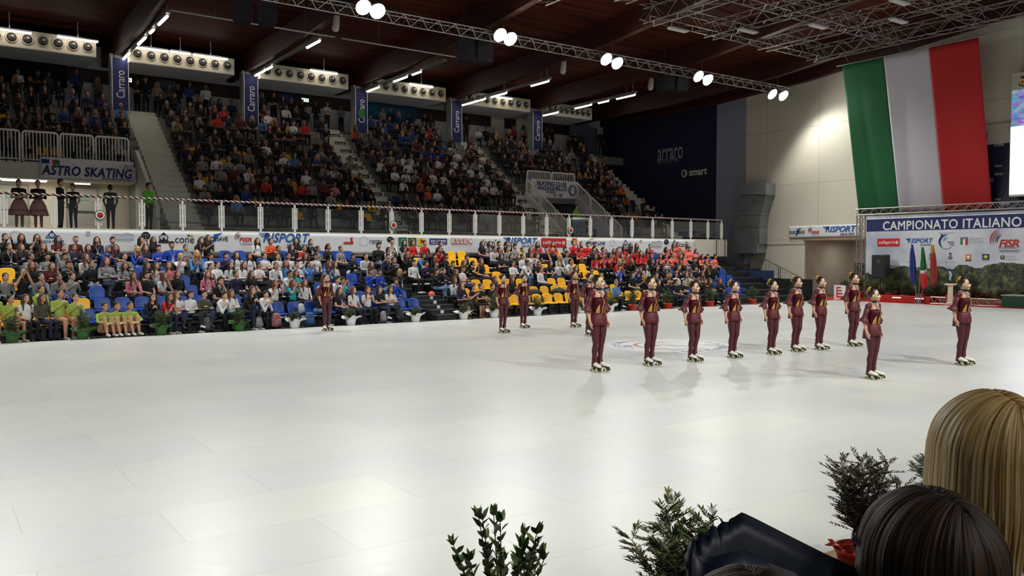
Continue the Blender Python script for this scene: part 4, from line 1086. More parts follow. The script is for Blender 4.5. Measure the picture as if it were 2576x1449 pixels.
disc(m, R, -1.18, -.45, .16, .16, 0); m.poly([(-.35, .2, 0), (.1, .05, 0), (.55, -.1, 0), (.9, -.32, 0), (.5, -.2, 0), (0, -.02, 0)], 0, R); m.poly([(-.6, -.05, 0), (-.2, -.02, 0), (-.3, -.2, 0), (-.65, -.25, 0)], 0, R)
m.build('figure', mat('emblem_deep_blue', (74, 96, 150), .5), t)

# ------------------------------------------------------------------ duct on the end wall
t = empty('air_duct', (WALL_X - .35, 31, 0)); tag(t, 'grey sheet-metal duct bending down the end wall', 'duct')
def duct_ring(pxl, pxr, py, dep, pyr=None):
    a, b = onX(pxl, py, WALL_X - .06), onX(pxr, py if pyr is None else pyr, WALL_X - .06)
    z = a.z; return [(.29 - dep, a.y - 31, a.z), (.29 - dep, b.y - 31, b.z), (.29, b.y - 31, b.z), (.29, a.y - 31, a.z)]
m = MB()
m.loft([duct_ring(1858, 1926, 637, .8), duct_ring(1858, 1926, 614, .8)])
m.loft([duct_ring(1863, 1930, 614, .7), duct_ring(1868, 1930, 570, .7), duct_ring(1873, 1934, 540, .7), duct_ring(1879, 1942, 510, .7), duct_ring(1884, 1946, 490, .7)])
m.build('duct_body', galv, t)
m = MB(); m.loft([duct_ring(1882, 1950, 491, .85), duct_ring(1887, 1951, 462, .85)])
for py, l, r in ((570, 1867, 1931), (540, 1872, 1935), (510, 1878, 1943)): m.loft([duct_ring(l, r, py + 1, .72), duct_ring(l, r, py - 1, .72)])
m.build('flange', mat('duct_flange', (146, 150, 152), .4, .5), t)
# ------------------------------------------------------------------ bodies: tapered limbs and rounded masses fused into one skin
def V(*a): return Vector(a)
def sdf(P, c):
    if c[0] == 'c':
        a, b, ra, rb = np.array(c[1]), np.array(c[2]), c[3], c[4]
        d = b - a; h = np.clip(((P - a) @ d) / max(d @ d, 1e-9), 0, 1)
        return np.linalg.norm(P - a - h[:, None] * d, axis=1) - (ra + (rb - ra) * h)
    q = (P - np.array(c[1])) / np.array(c[2])
    return (np.linalg.norm(q, axis=1) - 1) * min(c[2])
def fuse(name, caps, voxel, smooth, labeler, mats, ratio=None, extra=None, seg=12):
    m = MB()
    for c in caps:
        if c[0] == 'c': m.cap_(c[1], c[2], c[3], c[4], seg)
        else: m.ell(c[1], c[2], seg + 2, 10)
    o = m.build('temporary', [])
    r = o.modifiers.new('r', 'REMESH'); r.mode = 'VOXEL'; r.voxel_size = voxel; r.use_smooth_shade = True
    if smooth:
        s = o.modifiers.new('s', 'SMOOTH'); s.factor = .5; s.iterations = smooth
    if ratio:
        d = o.modifiers.new('d', 'DECIMATE'); d.ratio = ratio
    bpy.context.view_layer.update()
    me = bpy.data.meshes.new_from_object(o.evaluated_get(bpy.context.evaluated_depsgraph_get()))
    old = o.data; bpy.data.objects.remove(o); bpy.data.meshes.remove(old)
    nf = len(me.polygons); P = np.empty(nf * 3); me.polygons.foreach_get('center', P); P = P.reshape(-1, 3)
    D = np.stack([sdf(P, c) for c in caps]); li = D.argmin(0)
    lab = np.array([c[-1] for c in caps], dtype=object)[li]
    mi = labeler(P, lab)
    vs = np.empty(len(me.vertices) * 3); me.vertices.foreach_get('co', vs); vs = vs.reshape(-1, 3)
    m2 = MB(); m2.v = [tuple(v) for v in vs]; m2.f = [tuple(p.vertices) for p in me.polygons]; m2.m = [int(i) for i in mi]
    bpy.data.meshes.remove(me)
    if extra: extra(m2)
    me2 = bpy.data.meshes.new(name); me2.from_pydata(m2.v, [], m2.f)
    for x in mats: me2.materials.append(x)
    me2.polygons.foreach_set('material_index', m2.m); me2.polygons.foreach_set('use_smooth', [True] * len(m2.f)); me2.update()
    return me2
def hand_caps(w, d, side, palm_n, label, s=1.0, curl=.35, r=.0082):
    """a hand at wrist w pointing along d; palm_n: the way the palm looks; side: across the knuckles towards the thumb"""
    w, d, n = Vector(w), Vector(d).normalized(), Vector(palm_n).normalized()
    sd = Vector(side).normalized()
    k = w + d * .085 * s
    out = [('c', w, w + d * .03 * s, .022 * s, .026 * s, label)]
    for j, (off, ln) in enumerate(((.030, .068), (.010, .076), (-.010, .070), (-.029, .054))):
        b = w + d * .02 * s + sd * off * .7 * s; kk = k + sd * off * s
        out.append(('c', b, kk, .0155 * s, .0115 * s, label))
        m1 = kk + (d + n * curl * (.5 + .15 * j)).normalized() * ln * .5 * s
        t1 = m1 + (d + n * curl * (1.6 + .2 * j)).normalized() * ln * .5 * s
        out += [('c', kk, m1, r * s * 1.08, r * s, label), ('c', m1, t1, r * s, r * .82 * s, label)]
    tb = w + d * .03 * s + sd * .024 * s; tm = tb + (d * .7 + sd * .75 + n * .2).normalized() * .038 * s; te = tm + (d * .9 + sd * .3 + n * .35).normalized() * .032 * s
    out += [('c', tb, tm, .013 * s, .0105 * s, label), ('c', tm, te, .0105 * s, .0085 * s, label)]
    return out

skin_mats = {k: mat('skin_' + k, c, .55) for k, c in (('pale', (206, 160, 136)), ('tan', (188, 138, 112)), ('deep', (150, 102, 78)))}
eye_dark = mat('eye_dark', (26, 18, 16), .35)
lip_red = mat('lip_red', (150, 50, 54), .45)
lip_soft = mat('lip_soft', (170, 104, 94), .5)

# ------------------------------------------------------------------ the skaters
tights = mat('maroon_tights', (72, 13, 24), .5)
costume = noise_mat('maroon_mesh_fabric', (90, 15, 30), (76, 12, 24), 60, .6)
velvet = mat('maroon_velvet', (66, 5, 22), .6, spec=.2)
dark_velvet = mat('dark_collar', (36, 8, 16), .6)
gold = noise_mat('gold_sequins', (236, 196, 96), (150, 108, 36), 55, .3, metal=.55, bump=.7)
silver = noise_mat('silver_stones', (238, 234, 226), (160, 154, 146), 110, .2, metal=.4, bump=.6)
face_glitter = noise_mat('face_glitter', (244, 232, 204), (206, 172, 112), 90, .3, metal=.25, bump=.5)
boot_white = mat('boot_white', (232, 228, 216), .4)
skate_dark = mat('skate_plate', (70, 66, 62), .4, .6)
wheel_cream = mat('wheel_cream', (190, 182, 140), .45)
wheel_hub = mat('wheel_hub', (34, 32, 32), .4)
hair_dark = mat('hair_dark', (34, 22, 18), .42)
SK_SKIN = mat('skater_skin', (206, 158, 130), .5)
HEAD_C = V(0, -.012, 1.598)
HT = Matrix.Translation((0, -.004, 1.484)) @ Matrix.Rotation(math.radians(24), 4, 'Z') @ Matrix.Diagonal((1.09, 1.09, 1.09, 1)) @ Matrix.Translation((0, 0, -1.523))     # head turned to the skater's left
def hx(p): return tuple(HT @ Vector(p))
def skater_body(var):
    c = []
    A = lambda *k: c.append(k)
    # trunk
    A('e', (0, .012, .945), (.158, .112, .115), 'hip'); A('e', (-.07, .062, .90), (.085, .075, .09), 'hip'); A('e', (.07, .062, .90), (.085, .075, .09), 'hip')
    A('e', (0, .0, 1.07), (.118, .086, .13), 'torso'); A('e', (0, .006, 1.22), (.136, .094, .145), 'torso')
    for s in (-1, 1): A('e', (s * .060, -.068, 1.235), (.058, .052, .056), 'torso')
    A('c', (-.115, .012, 1.375), (.115, .012, 1.375), .052, .052, 'shoulder'); A('e', (0, .018, 1.335), (.12, .075, .075), 'shoulder')
    A('c', (0, .016, 1.38), (0, .004, 1.515), .050, .045, 'neck'); A('c', (-.1, .02, 1.385), (-.02, .015, 1.43), .035, .03, 'shoulder'); A('c', (.1, .02, 1.385), (.02, .015, 1.43), .035, .03, 'shoulder')
    # head
    A('e', hx((0, .006, 1.622)), (.079, .092, .099), 'head'); A('e', hx((0, -.034, 1.572)), (.064, .066, .070), 'head')
    A('e', hx((0, -.062, 1.523)), (.032, .032, .024), 'head'); A('c', hx((0, -.088, 1.605)), hx((0, -.101, 1.575)), .009, .011, 'head')
    for s in (-1, 1): A('e', hx((s * .038, -.066, 1.568)), (.027, .028, .029), 'head'); A('e', hx((s * .077, .006, 1.585)), (.012, .018, .028), 'head')
    A('c', hx((-.016, -.088, 1.546)), hx((.016, -.088, 1.546)), .0105, .0105, 'lips')
    # legs
    for s in (-1, 1):
        hp, kn, an = (s * .080, .012, .90), (s * .070, -.008 + var['knee'] * (s > 0), .51), (s * .066, .028, .165)
        A('c', hp, (s * .082, -.004, .72), .096, .083, 'leg'); A('c', (s * .082, -.004, .72), kn, .083, .056, 'leg')
        A('e', (kn[0], kn[1] - .006, .515), (.048, .05, .055), 'leg'); A('c', kn, (s * .070, .022, .36), .048, .053, 'leg'); A('c', (s * .070, .022, .36), an, .051, .034, 'leg')
    # arms
    for s in (-1, 1):
        sh = V(s * .165, .014, 1.365); el = V(s * var['el'][0], var['el'][1], 1.115); wr = V(s * var['wr'][0], var['wr'][1], var['wr'][2])
        A('e', sh, (.05, .05, .052), 'arm'); A('c', sh, el, .045, .036, 'arm'); A('c', el, el.lerp(wr, .35), .036, .037, 'fore'); A('c', el.lerp(wr, .35), wr, .037, .023, 'fore')
        d = (wr - el).normalized() + V(s * var['flare'], -.10, 0)
        c += hand_caps(wr, d, (s * .25, -1, -.1), (-s, 0, -.25), 'hand', .96, .3)
    HI = HT.inverted()
    def lab(P, L_):
        Q = np.array([tuple(HI @ Vector(p)) for p in P]) if True else P
        x, y, z = P.T; qx, qy, qz = Q.T
        r = np.zeros(len(P), int)                                   # 0 skin
        r[(L_ == 'leg') | (L_ == 'hip')] = 1
        r[(L_ == 'torso')] = 2
        r[(L_ == 'shoulder') | (L_ == 'arm')] = 2
        key = (np.abs(x) < .122 - .50 * np.clip(z - 1.335, 0, .2)) & (z > 1.28) & (z < 1.45) & (y < .022) & (L_ != 'arm')
        r[key] = 0
        r[(L_ == 'lips') & (qy < -.087) & (np.abs(qz - 1.545) < .011)] = 4
        hd = (L_ == 'head')
        gl = hd & (qy < -.035) & (qx < .028) & (qx > -.068) & (qz > 1.576) & (qz < 1.655 + .02 * np.sin(qx * 160)) & ~((np.abs(qx) < .016) & (qz < 1.60))
        r[gl] = 3
        for s in (-1, 1):
            e = hd & (np.hypot((qx - s * .031) / 1.7, qz - 1.604) < .0115) & (qy < -.04)
            r[e] = 5
            b = hd & (np.abs(qx - s * .033) < .02) & (np.abs(qz - 1.6275 + .15 * np.abs(qx - s * .03)) < .0045) & (qy < -.04); r[b] = 5
        return r
    def extra(mb):
        for s in (-1, 1):
            e = Vector(hx((s * .031, -.0795, 1.603)))
            mb.ell(e, (.011, .008, .0075), 10, 6, 6); f = Vector(hx((s * .031, -.0865, 1.603))); mb.ell(f, (.005, .003, .0055), 8, 6, 5)
    return fuse('person', c, .0062, 3, lab, [SK_SKIN, tights, costume, face_glitter, lip_red, eye_dark, mat('eye_white', (220, 214, 206), .3)], ratio=.75, extra=extra)
def ring_ell(cx, cy, z, rx, ry, n=28, wave=0.0, k=7, ph=0.0, back=0.0):
    out = []
    for j in range(n):
        a = 2 * PI * j / n; f = 1 + wave * math.sin(k * a + ph)
        out.append((cx + rx * f * math.cos(a), cy + ry * f * math.sin(a), z - back * max(0, math.sin(a)) ** 1.5 + wave * .25 * math.cos(k * a + ph)))
    return out
def shell(mb, rings, mi=0, th=.006):
    mb.loft(rings, mi, None, cap=False)
def make_skater(var):
    body = skater_body(var)
    p = put('person', body)
    # velvet bodice
    m = MB()
    m.loft([ring_ell(0, .008, 1.005, .130, .098), ring_ell(0, .002, 1.05, .126, .094), ring_ell(0, 0, 1.09, .127, .094), ring_ell(0, -.002, 1.15, .137, .106), ring_ell(0, -.012, 1.20, .145, .122), ring_ell(0, -.016, 1.24, .147, .128), ring_ell(0, -.006, 1.285, .145, .112), ring_ell(0, .002, 1.312, .142, .096)], 0, None, cap=False)
    b = m.build('bodice', velvet, p, smooth=True)
    sd = b.modifiers.new('t', 'SOLIDIFY'); sd.thickness = .004
    def on_bodice(a, z, off=.004):       # a point of the bodice's outside at angle a (0 = straight front, + to the skater's left)
        zz = [1.005, 1.05, 1.09, 1.15, 1.20, 1.24, 1.285, 1.312]; rx = [.130, .126, .127, .137, .145, .147, .145, .142]; ry = [.098, .094, .094, .106, .122, .128, .112, .096]; cy = [.008, .002, 0, -.002, -.012, -.016, -.006, .002]
        X, Y, C = (np.interp(z, zz, v) for v in (rx, ry, cy)); return (float((X + off) * math.sin(a)), float(C - (Y + off) * math.cos(a)), float(z))
    m = MB()
    def patch(f, nu, nv):
        vs = [f(i / nu, k / nv) for i in range(nu + 1) for k in range(nv + 1)]
        m.add(vs, [(i * (nv + 1) + k, (i + 1) * (nv + 1) + k, (i + 1) * (nv + 1) + k + 1, i * (nv + 1) + k + 1) for i in range(nu) for k in range(nv)])
    for s in (-1, 1): patch(lambda u, v: on_bodice(s * (.34 + .80 * u * (1 - v) ** .9 + .16 * v), 1.010 + .185 * v), 6, 8)
    m.build('gold_panel', gold, p, smooth=True)
    m = MB(); patch(lambda u, v: on_bodice((u - .5) * (.14 + .05 * math.sin(v * 20)), 1.01 + .30 * v, .007), 3, 16)
    for k in range(7): m.ell(on_bodice(.02 * (-1) ** k, 1.06 + .035 * k, .010), (.012, .009, .013), 8, 6)
    m.build('front_trim', gold, p, smooth=True)
    # collar, silver necklace and jewelled strap over the chest
    m = MB(); m.loft([ring_ell(0, .012, 1.428, .064, .060, 18), ring_ell(0, .006, 1.455, .0535, .052, 18), ring_ell(0, .003, 1.472, .0515, .0515, 18)], 0, None, False); m.build('collar', dark_velvet, p, smooth=True)
    m = MB()
    for k in range(26):
        a = 2 * PI * k / 26; f = max(0, -math.sin(a)); m.ell((.082 * math.cos(a) + .0, .012 + .074 * math.sin(a), 1.428 - .022 * f), (.0115, .0105, .010), 6, 4)
    m.tube([(0, -.066, 1.41), (.012, -.082, 1.36), (0, -.108, 1.315)], [.014, .012, .016], 8)
    for k in range(6): m.ell((.012 * math.sin(k), -.076 - .006 * k, 1.40 - .016 * k), (.014, .010, .010), 6, 4)
    m.build('necklace', silver, p, smooth=True)
    # peplum
    m = MB()
    m.loft([ring_ell(0, .008, 1.035, .132, .100), ring_ell(0, .012, .985, .156, .122), ring_ell(0, .02, .93, .176, .140, wave=.008), ring_ell(0, .024, .87, .183, .148, wave=.014, back=.03), ring_ell(0, .027, .818, .186, .152, wave=.022, back=.08)], 0, None, False)
    o = m.build('peplum', costume, p, smooth=True); sd = o.modifiers.new('t', 'SOLIDIFY'); sd.thickness = .004
    m = MB()
    for a, z in ((-.45, .95), (.15, .96), (-.3, .885)):
        r = .172 + (.95 - z) * .12; m.ell((r * math.sin(a), .02 - (r - .022) * math.cos(a), z), (.007, .006, .007), 6, 4)
    m.build('sequin_trim', silver, p, smooth=True)
    # flared half sleeves with gold lining
    for s in (-1, 1):
        el = V(s * var['el'][0], var['el'][1], 1.115); sh = V(s * .165, .014, 1.365); wr = V(s * var['wr'][0], var['wr'][1], var['wr'][2])
        d = (el - sh).normalized(); q = d.to_track_quat('Z', 'Y').to_matrix()
        def rg(t, r, wv=0.0, ph=0.0):
            c_ = sh.lerp(el, t); return [c_ + q @ Vector((r * (1 + wv * math.sin(5 * a + ph)) * math.cos(a), r * (1 + wv * math.sin(5 * a + ph)) * math.sin(a), wv * .08 * math.cos(3 * a + ph))) for a in (2 * PI * j / 20 for j in range(20))]
        m = MB(); m.loft([rg(.18, .050), rg(.55, .047), rg(.82, .049), rg(.92, .064, .05), rg(1.08, .086, .10), rg(1.20, .098, .14)], 0, None, False)
        sl = m.build('sleeve', costume, p, smooth=True); sd = sl.modifiers.new('t', 'SOLIDIFY'); sd.thickness = .003
        m = MB(); m.loft([rg(.93, .052, .05), rg(1.07, .076, .10), rg(1.195, .090, .14), rg(1.21, .099, .14)], 0, None, False); m.build('gold_lining', gold, sl, smooth=True)
    # hair drawn back into a bun, gold ornament round it
    m = MB(); H = HT
    m.ell((0, .020, 1.635), (.078, .086, .090), 18, 12, 0, H)
    cut = MB(); keep = [f for f in m.f]
    vs = [HT.inverted() @ Vector(v) for v in m.v]
    m.f = [f for f in m.f if not all(vs[i].y < -.052 + .35 * max(0, 1.64 - vs[i].z) or vs[i].z < 1.56 for i in f)]; m.m = [0] * len(m.f)
    m.ell((0, .108, 1.655), (.042, .036, .042), 14, 10, 0, H)
    m.build('hair', hair_dark, p, smooth=True)
    m = MB()
    for k in range(15):
        a = 2 * PI * k / 15; c_ = HT @ Vector((.050 * math.cos(a), .098 + .012 * math.sin(a * 2), 1.665 + .050 * math.sin(a)))
        m.ell(c_, (.017, .014, .017), 7, 5)
    for k in range(7):
        a = PI * (k + .5) / 7; c_ = HT @ Vector((.062 * math.cos(a), .07, 1.672 + .062 * math.sin(a))); m.ell(c_, (.014, .02, .016), 7, 5)
    m.build('hair_ornament', gold, p, smooth=True)
    # quad skates
    for s in (-1, 1):
        sk = empty('roller_skate'); sk.parent = p; sk.location = (s * .066, .022, 0); sk.rotation_euler = (0, 0, s * math.radians(var['toe']))
        m = MB()
        def bt(y, z, w_, h_): return [(w_ * math.cos(a), y, z + h_ * math.sin(a)) for a in (2 * PI * j / 14 for j in range(14))]
        m.loft([bt(.062, .118, .022, .020), bt(.05, .135, .034, .045), bt(.0, .135, .039, .047), bt(-.06, .122, .042, .036), bt(-.11, .112, .045, .028), bt(-.16, .106, .040, .024), bt(-.192, .100, .024, .015), bt(-.200, .098, .010, .006)], 0)
        m.build('boot', boot_white, sk, smooth=True)
        m = MB(); m.loft([bt(.066, .118, .024, .022), bt(.054, .137, .037, .048), bt(.005, .142, .0425, .055), bt(-.035, .150, .040, .050)], 0)
        m.build('heel_cover', tights, sk, smooth=True)
        m = MB(); m.loft([ring_ell(0, .01, z, rx, ry, 14) for z, rx, ry in ((.135, .042, .058), (.168, .0425, .055), (.20, .043, .053), (.24, .043, .051), (.262, .040, .048))], 0, None, False); m.build('tights_cuff', tights, sk, smooth=True)
        m = MB(); m.cbox((0, -.06, .079), (.055, .25, .014), 0, .004); m.cbox((0, .045, .092), (.06, .06, .02), 0, .004)
        for y in (.02, -.125): m.cyl((-.058, y, .031), (.058, y, .031), .008, n=8); m.cbox((0, y, .056), (.03, .035, .04), 0, .006)
        m.build('plate', skate_dark, sk)
        for y in (.02, -.125):
            for x in (-.045, .045):
                m = MB(); m.lathe([(.012, -.016), (.026, -.017), (.031, -.011), (.031, .011), (.026, .017), (.012, .016)], 16, 0, Matrix.Translation((x, y, .031)) @ Matrix.Rotation(PI / 2, 4, 'Y'))
                m.cyl((x - .0185, y, .031), (x + .0185, y, .031), .014, n=10, mi=1); m.build('wheel', [wheel_cream, wheel_hub], sk, smooth=True)
        m = MB(); m.cap_((0, -.185, .06), (0, -.195, .040), .017, .02, 8); m.build('toe_stop', wheel_hub, sk, smooth=True)
    return p
PV = [dict(el=(.215, .055), wr=(.205, .005, .90), knee=-.0, toe=13, flare=.05), dict(el=(.235, .07), wr=(.232, .03, .905), knee=-.02, toe=10, flare=.12), dict(el=(.205, .075), wr=(.185, .045, .90), knee=.0, toe=16, flare=0.0)]
skater_src = [make_skater(v) for v in PV]
# feet pixel, crown pixel, body turn, variant, label
SKATERS = [
    (822, 836, 688, 4, 2, 'standing alone far out before the blue seats'),
    (1266, 841, 689, 2, 0, 'first in the far line of three'),
    (1318, 829, 689, 2, 1, 'second in the far line of three'),
    (1445, 827, 681, 3, 2, 'third in the far line of three'),
    (1484, 848, 686, 2, 1, 'almost hidden behind another skater'),
    (1505, 938, 690, 2, 0, 'first in the near line from the left'),
    (1636, 923, 694, 0, 2, 'second in the near line from the left'),
    (1745, 913, 706, 0, 1, 'third in the near line from the left'),
    (1845, 904, 705, 2, 1, 'fourth in the near line from the left'),
    (1943, 895, 703, 0, 1, 'fifth in the near line from the left'),
    (2003, 888, 695, 3, 1, 'sixth in the near line from the left'),
    (2063, 884, 695, 0, 2, 'seventh in the near line from the left'),
    (2146, 875, 686, -3, 1, 'eighth in the near line from the left'),
    (2195, 957, 724, -2, 0, 'standing forward of the near line'),
    (2421, 922, 697, -6, 2, 'standing alone before the trophy pedestal'),
]
used = [False] * 3
for fx, fy, ty, turn, vi, where in SKATERS:
    g = onZ(fx, fy - 4, 0)
    d = proj(g)[2]
    hgt = onY(fx, ty, g.y).z
    s = min(1.08, max(.90, hgt / 1.708))
    p = skater_src[vi] if not used[vi] else copy_tree(skater_src[vi]); used[vi] = True
    p.location = g; p.rotation_euler = (0, 0, math.radians(turn)); p.scale = (s, s, s)
    tag(p, 'skater in maroon and gold costume, ' + where, 'person', 'skaters in maroon costumes')
# ------------------------------------------------------------------ lower stand: dark stepped platforms, plastic seats
ROW_Y, ROW_P, ROW_R = 24.76, 0.89, 0.28
LS_X0, LS_X1 = -3.0, 36.2
AX0, AX1 = onY(1068, 760, 25.0).x, onY(1122, 740, 25.6).x      # the dark stair between the blocks
def row_floor(i): return -.045 if i == 0 else -.08 + ROW_R * i
m = MB()
for i in range(7):
    y0 = ROW_Y + ROW_P * i - .48 if i else 24.08
    m.box(LS_X0, AX0 if i < 3 else AX1, y0, ROW_Y + ROW_P * i + ROW_P - .48 if i < 6 else 31.1, -.05, row_floor(i))
    m.box(AX1, LS_X1, y0, ROW_Y + ROW_P * i + ROW_P - .48 if i < 6 else 31.1, -.05, row_floor(i))
struct(m.build('floor_lower_stand', dark_platform))
t = empty('block_stairs', ((AX0 + AX1) / 2, 24.1, 0)); tag(t, 'dark steps between the blue and the yellow seat blocks', 'stairs')
m = MB(); hw = (AX1 - AX0) / 2 - .004
for k in range(5):
    m.box(-hw, hw, .02 + .45 * k, .02 + .45 * k + (.46 if k < 4 else .44), -.04, .03 + .14 * (k + 1))
m.build('steps', dark_platform, t)
m = MB()
for k in (1, 2, 3, 4):
    rect(m, plane_Y(.45 * k + .012), -.35 + .12 * k, .03 + .14 * k + .02, -.22 + .12 * k, .03 + .14 * k + .125, 0)
m.build('number_plates', ink_white, t)
# seats: moulded back and pan on a steel foot
def make_seat(mt):
    t = empty('stadium_seat')
    m = MB()
    def rr_(w_, z, th=.016):
        yc = .17 + .12 * (z - .44) / .4; out = []
        for q in range(16):
            an = 2 * PI * q / 16; ca, sa = math.cos(an), math.sin(an); xx = w_ * (abs(ca) ** .55) * (1 if ca > 0 else -1)
            out.append((xx, yc + th * (abs(sa) ** .6) * (1 if sa > 0 else -1) - .035 * (xx / .22) ** 2, z))
        return out
    m.loft([rr_(.195, .43), rr_(.21, .50), rr_(.217, .60), rr_(.21, .69), rr_(.185, .735), rr_(.14, .76), rr_(.08, .77, .010)]); m.build('backrest', mt, t, smooth=True)
    m = MB()
    for z in (0,):
        a = [(-.20, .20, .455), (-.215, .0, .43), (-.205, -.17, .435), (-.15, -.225, .43), (.15, -.225, .43), (.205, -.17, .435), (.215, .0, .43), (.20, .20, .455)]
        m.loft([[(x, y, z - .035) for x, y, z in a], a])
    m.build('seat', mt, t)
    m = MB(); m.box(-.05, .05, .06, .16, 0, .40); m.box(-.16, .16, .07, .15, .36, .40); m.build('foot', black_plastic, t)
    return t
seat_src = {'blue': make_seat(seat_blue), 'yellow': make_seat(seat_yellow), 'orange': make_seat(seat_orange), 'navy': make_seat(seat_navy)}
for k_ in seat_src: seat_src[k_]['used'] = 0
SEATS = {}
def place_seat(col, x, y, z, row, part):
    s = seat_src[col]
    if s['used']: s = copy_tree(s)
    seat_src[col]['used'] = 1
    s.location = (x, y, z)
    SEATS.setdefault((part, row, col), []).append((x, s))

# ------------------------------------------------------------------ spectators: six sitting poses, two standing, one hugging the knees
SPEC_MATS = [skin_mats['pale'], mat('shirt', (30, 30, 34), .85), mat('trousers', (24, 25, 32), .85), mat('shoes', (200, 198, 192), .6), skin_mats['pale'], mat('trousers', (24, 25, 32), .85), eye_dark, lip_soft]
SK_, SH_, TR_, SO_, FA_, SI_ = range(6)
def person_mesh(kind, voxel=.0165, ratio=.62):
    c = []; A = lambda *k: c.append(k)
    stand = kind.startswith('stand'); hug = kind == 'hug'
    ly = {'lap': .02, 'lean': -.24, 'cross': .03, 'chin': -.12, 'clap': -.04, 'photo': .0, 'hug': -.10}.get(kind, 0)
    if stand: oz = .37
    elif hug: oz = -.36
    else: oz = 0
    hz = .52 + oz
    hd = V(0, ly * 1.15 - .035, 1.175 + oz - abs(ly) * .22)
    if stand:
        hz = .93; hd = V(0, -.03, 1.60)
    ch = V(0, ly * .65, hz + .34 - abs(ly) * .1); nk = V(0, ly, hd.z - .19)
    A('e', (0, 0, hz), (.165, .125, .115), TR_); A('e', (0, ly * .3 - .01, hz + .16), (.135, .105, .16), SH_); A('e', ch, (.158, .112, .17), SH_)
    A('c', (-.125, nk.y + .01, nk.z - .03), (.125, nk.y + .01, nk.z - .03), .056, .056, SH_)
    A('c', (0, nk.y, nk.z - .02), (0, hd.y + .02, hd.z - .05), .047, .044, SK_)
    A('e', hd + V(0, .012, .017), (.080, .092, .102), SK_); A('e', hd + V(0, -.034, -.044), (.062, .060, .066), SK_); A('c', hd + V(0, -.088, .005), hd + V(0, -.101, -.026), .011, .0125, SK_)
    for s in (-1, 1): A('e', hd + V(s * .080, .008, -.015), (.013, .018, .028), SK_)
    for s in (-1, 1):
        if stand:
            kn = V(s * .085, -.01, .50); an = V(s * .09, .02, .09); hp = V(s * .085, 0, .90)
            ft = (V(s * .09, .01, .045), V(s * .105, -.17, .035))
        elif hug:
            hp = V(s * .09, -.03, .15); kn = V(s * .095, -.33, .47); an = V(s * .085, -.46, .08); ft = (V(s * .085, -.45, .045), V(s * .1, -.63, .038))
        else:
            fx = .10 if kind != 'chin' else .13
            hp = V(s * .088, -.03, .515); kn = V(s * .11, -.45, .515); an = V(s * fx, -.43 + (.08 if kind == 'lap' and s > 0 else 0), .09); ft = (an + V(0, .02, -.045), an + V(s * .015, -.18, -.052))
            if kind == 'cross' and s > 0: kn = V(.02, -.44, .60); an = V(-.17, -.55, .25); ft = (an + V(0, .0, -.03), an + V(-.03, -.17, -.05))
        A('c', hp, kn, .086, .060, TR_); A('c', kn, kn.lerp(an, .35), .056, .054, SI_); A('c', kn.lerp(an, .35), an, .054, .038, SI_); A('c', ft[0], ft[1], .041, .034, SO_)
    hands = []
    for s in (-1, 1):
        sh = V(s * .178, nk.y + .012, nk.z - .045)
        if kind == 'lap': el, wr = V(s * .235, ly - .03, hz + .15), V(s * .10, -.25, hz + .10)
        elif kind == 'lean': el, wr = V(s * .17, -.40, hz + .09), V(s * .045, -.44, hz + .30)
        elif kind == 'cross': el, wr = V(s * .235, -.05, hz + .19), V(-s * .07, -.20, hz + .24 + .03 * s)
        elif kind == 'chin': el, wr = (V(s * .17, -.34, hz + .10), V(s * .05, hd.y - .075, hd.z - .17)) if s > 0 else (V(s * .20, -.14, hz + .14), V(.04, -.30, hz + .11))
        elif kind == 'clap': el, wr = V(s * .22, -.08, hz + .22), V(s * .05, -.26, hz + .40)
        elif kind == 'photo': el, wr = V(s * .20, -.16, hz + .30), V(s * .06, -.24, hd.z - .05)
        elif kind == 'hug': el, wr = V(s * .25, -.26, .40), V(-s * .03, -.44, .34)
        elif kind == 'stand_cross': el, wr = V(s * .235, -.02, 1.10), V(-s * .06, -.18, 1.15 + .03 * s)
        else: el, wr = V(s * .225, .02, 1.11), V(s * .16, -.12, .90)
        A('e', sh, (.056, .056, .058), SH_); A('c', sh, sh.lerp(el, .55), .052, .047, SH_); A('c', sh.lerp(el, .55), el, .044, .040, FA_); A('c', el, wr, .040, .027, FA_)
        d = (wr - el).normalized(); A('c', wr, wr + d * .06, .029, .027, SK_)
        hands.append((wr + d * .05, d, s))
    def lab(P, L_): return np.array([int(v) for v in L_])
    def extra(mb):
        for s in (-1, 1): mb.ell(hd + V(s * .032, -.077, .018), (.0115, .009, .008), 6, 4, 6); mb.ell(hd + V(s * .032, -.075, .040), (.017, .008, .004), 6, 4, 6)
        mb.ell(hd + V(0, -.092, -.060), (.02, .008, .007), 6, 4, 7)
        for w_, d, s in hands:
            sd = d.cross(V(0, 0, 1)); sd = sd.normalized() if sd.length > .2 else V(1, 0, 0)
            nn = sd.cross(d)
            for j, ln in enumerate((.052, .06, .056, .042)):
                b = w_ + sd * (.024 - .016 * j); m1 = b + (d - nn * .25).normalized() * ln * .6; mb.tube([b - d * .02, m1, m1 + (d - nn * .9).normalized() * ln * .5], [.0095, .0085, .006], 5)
            b = w_ - d * .02 + sd * .026; mb.tube([b, b + (d + sd * .8).normalized() * .035, b + (d + sd * .4).normalized() * .06], [.011, .0095, .006], 5)
    return fuse('person', c, voxel, 2, lab, SPEC_MATS, ratio=ratio, extra=extra, seg=10), hd, nk
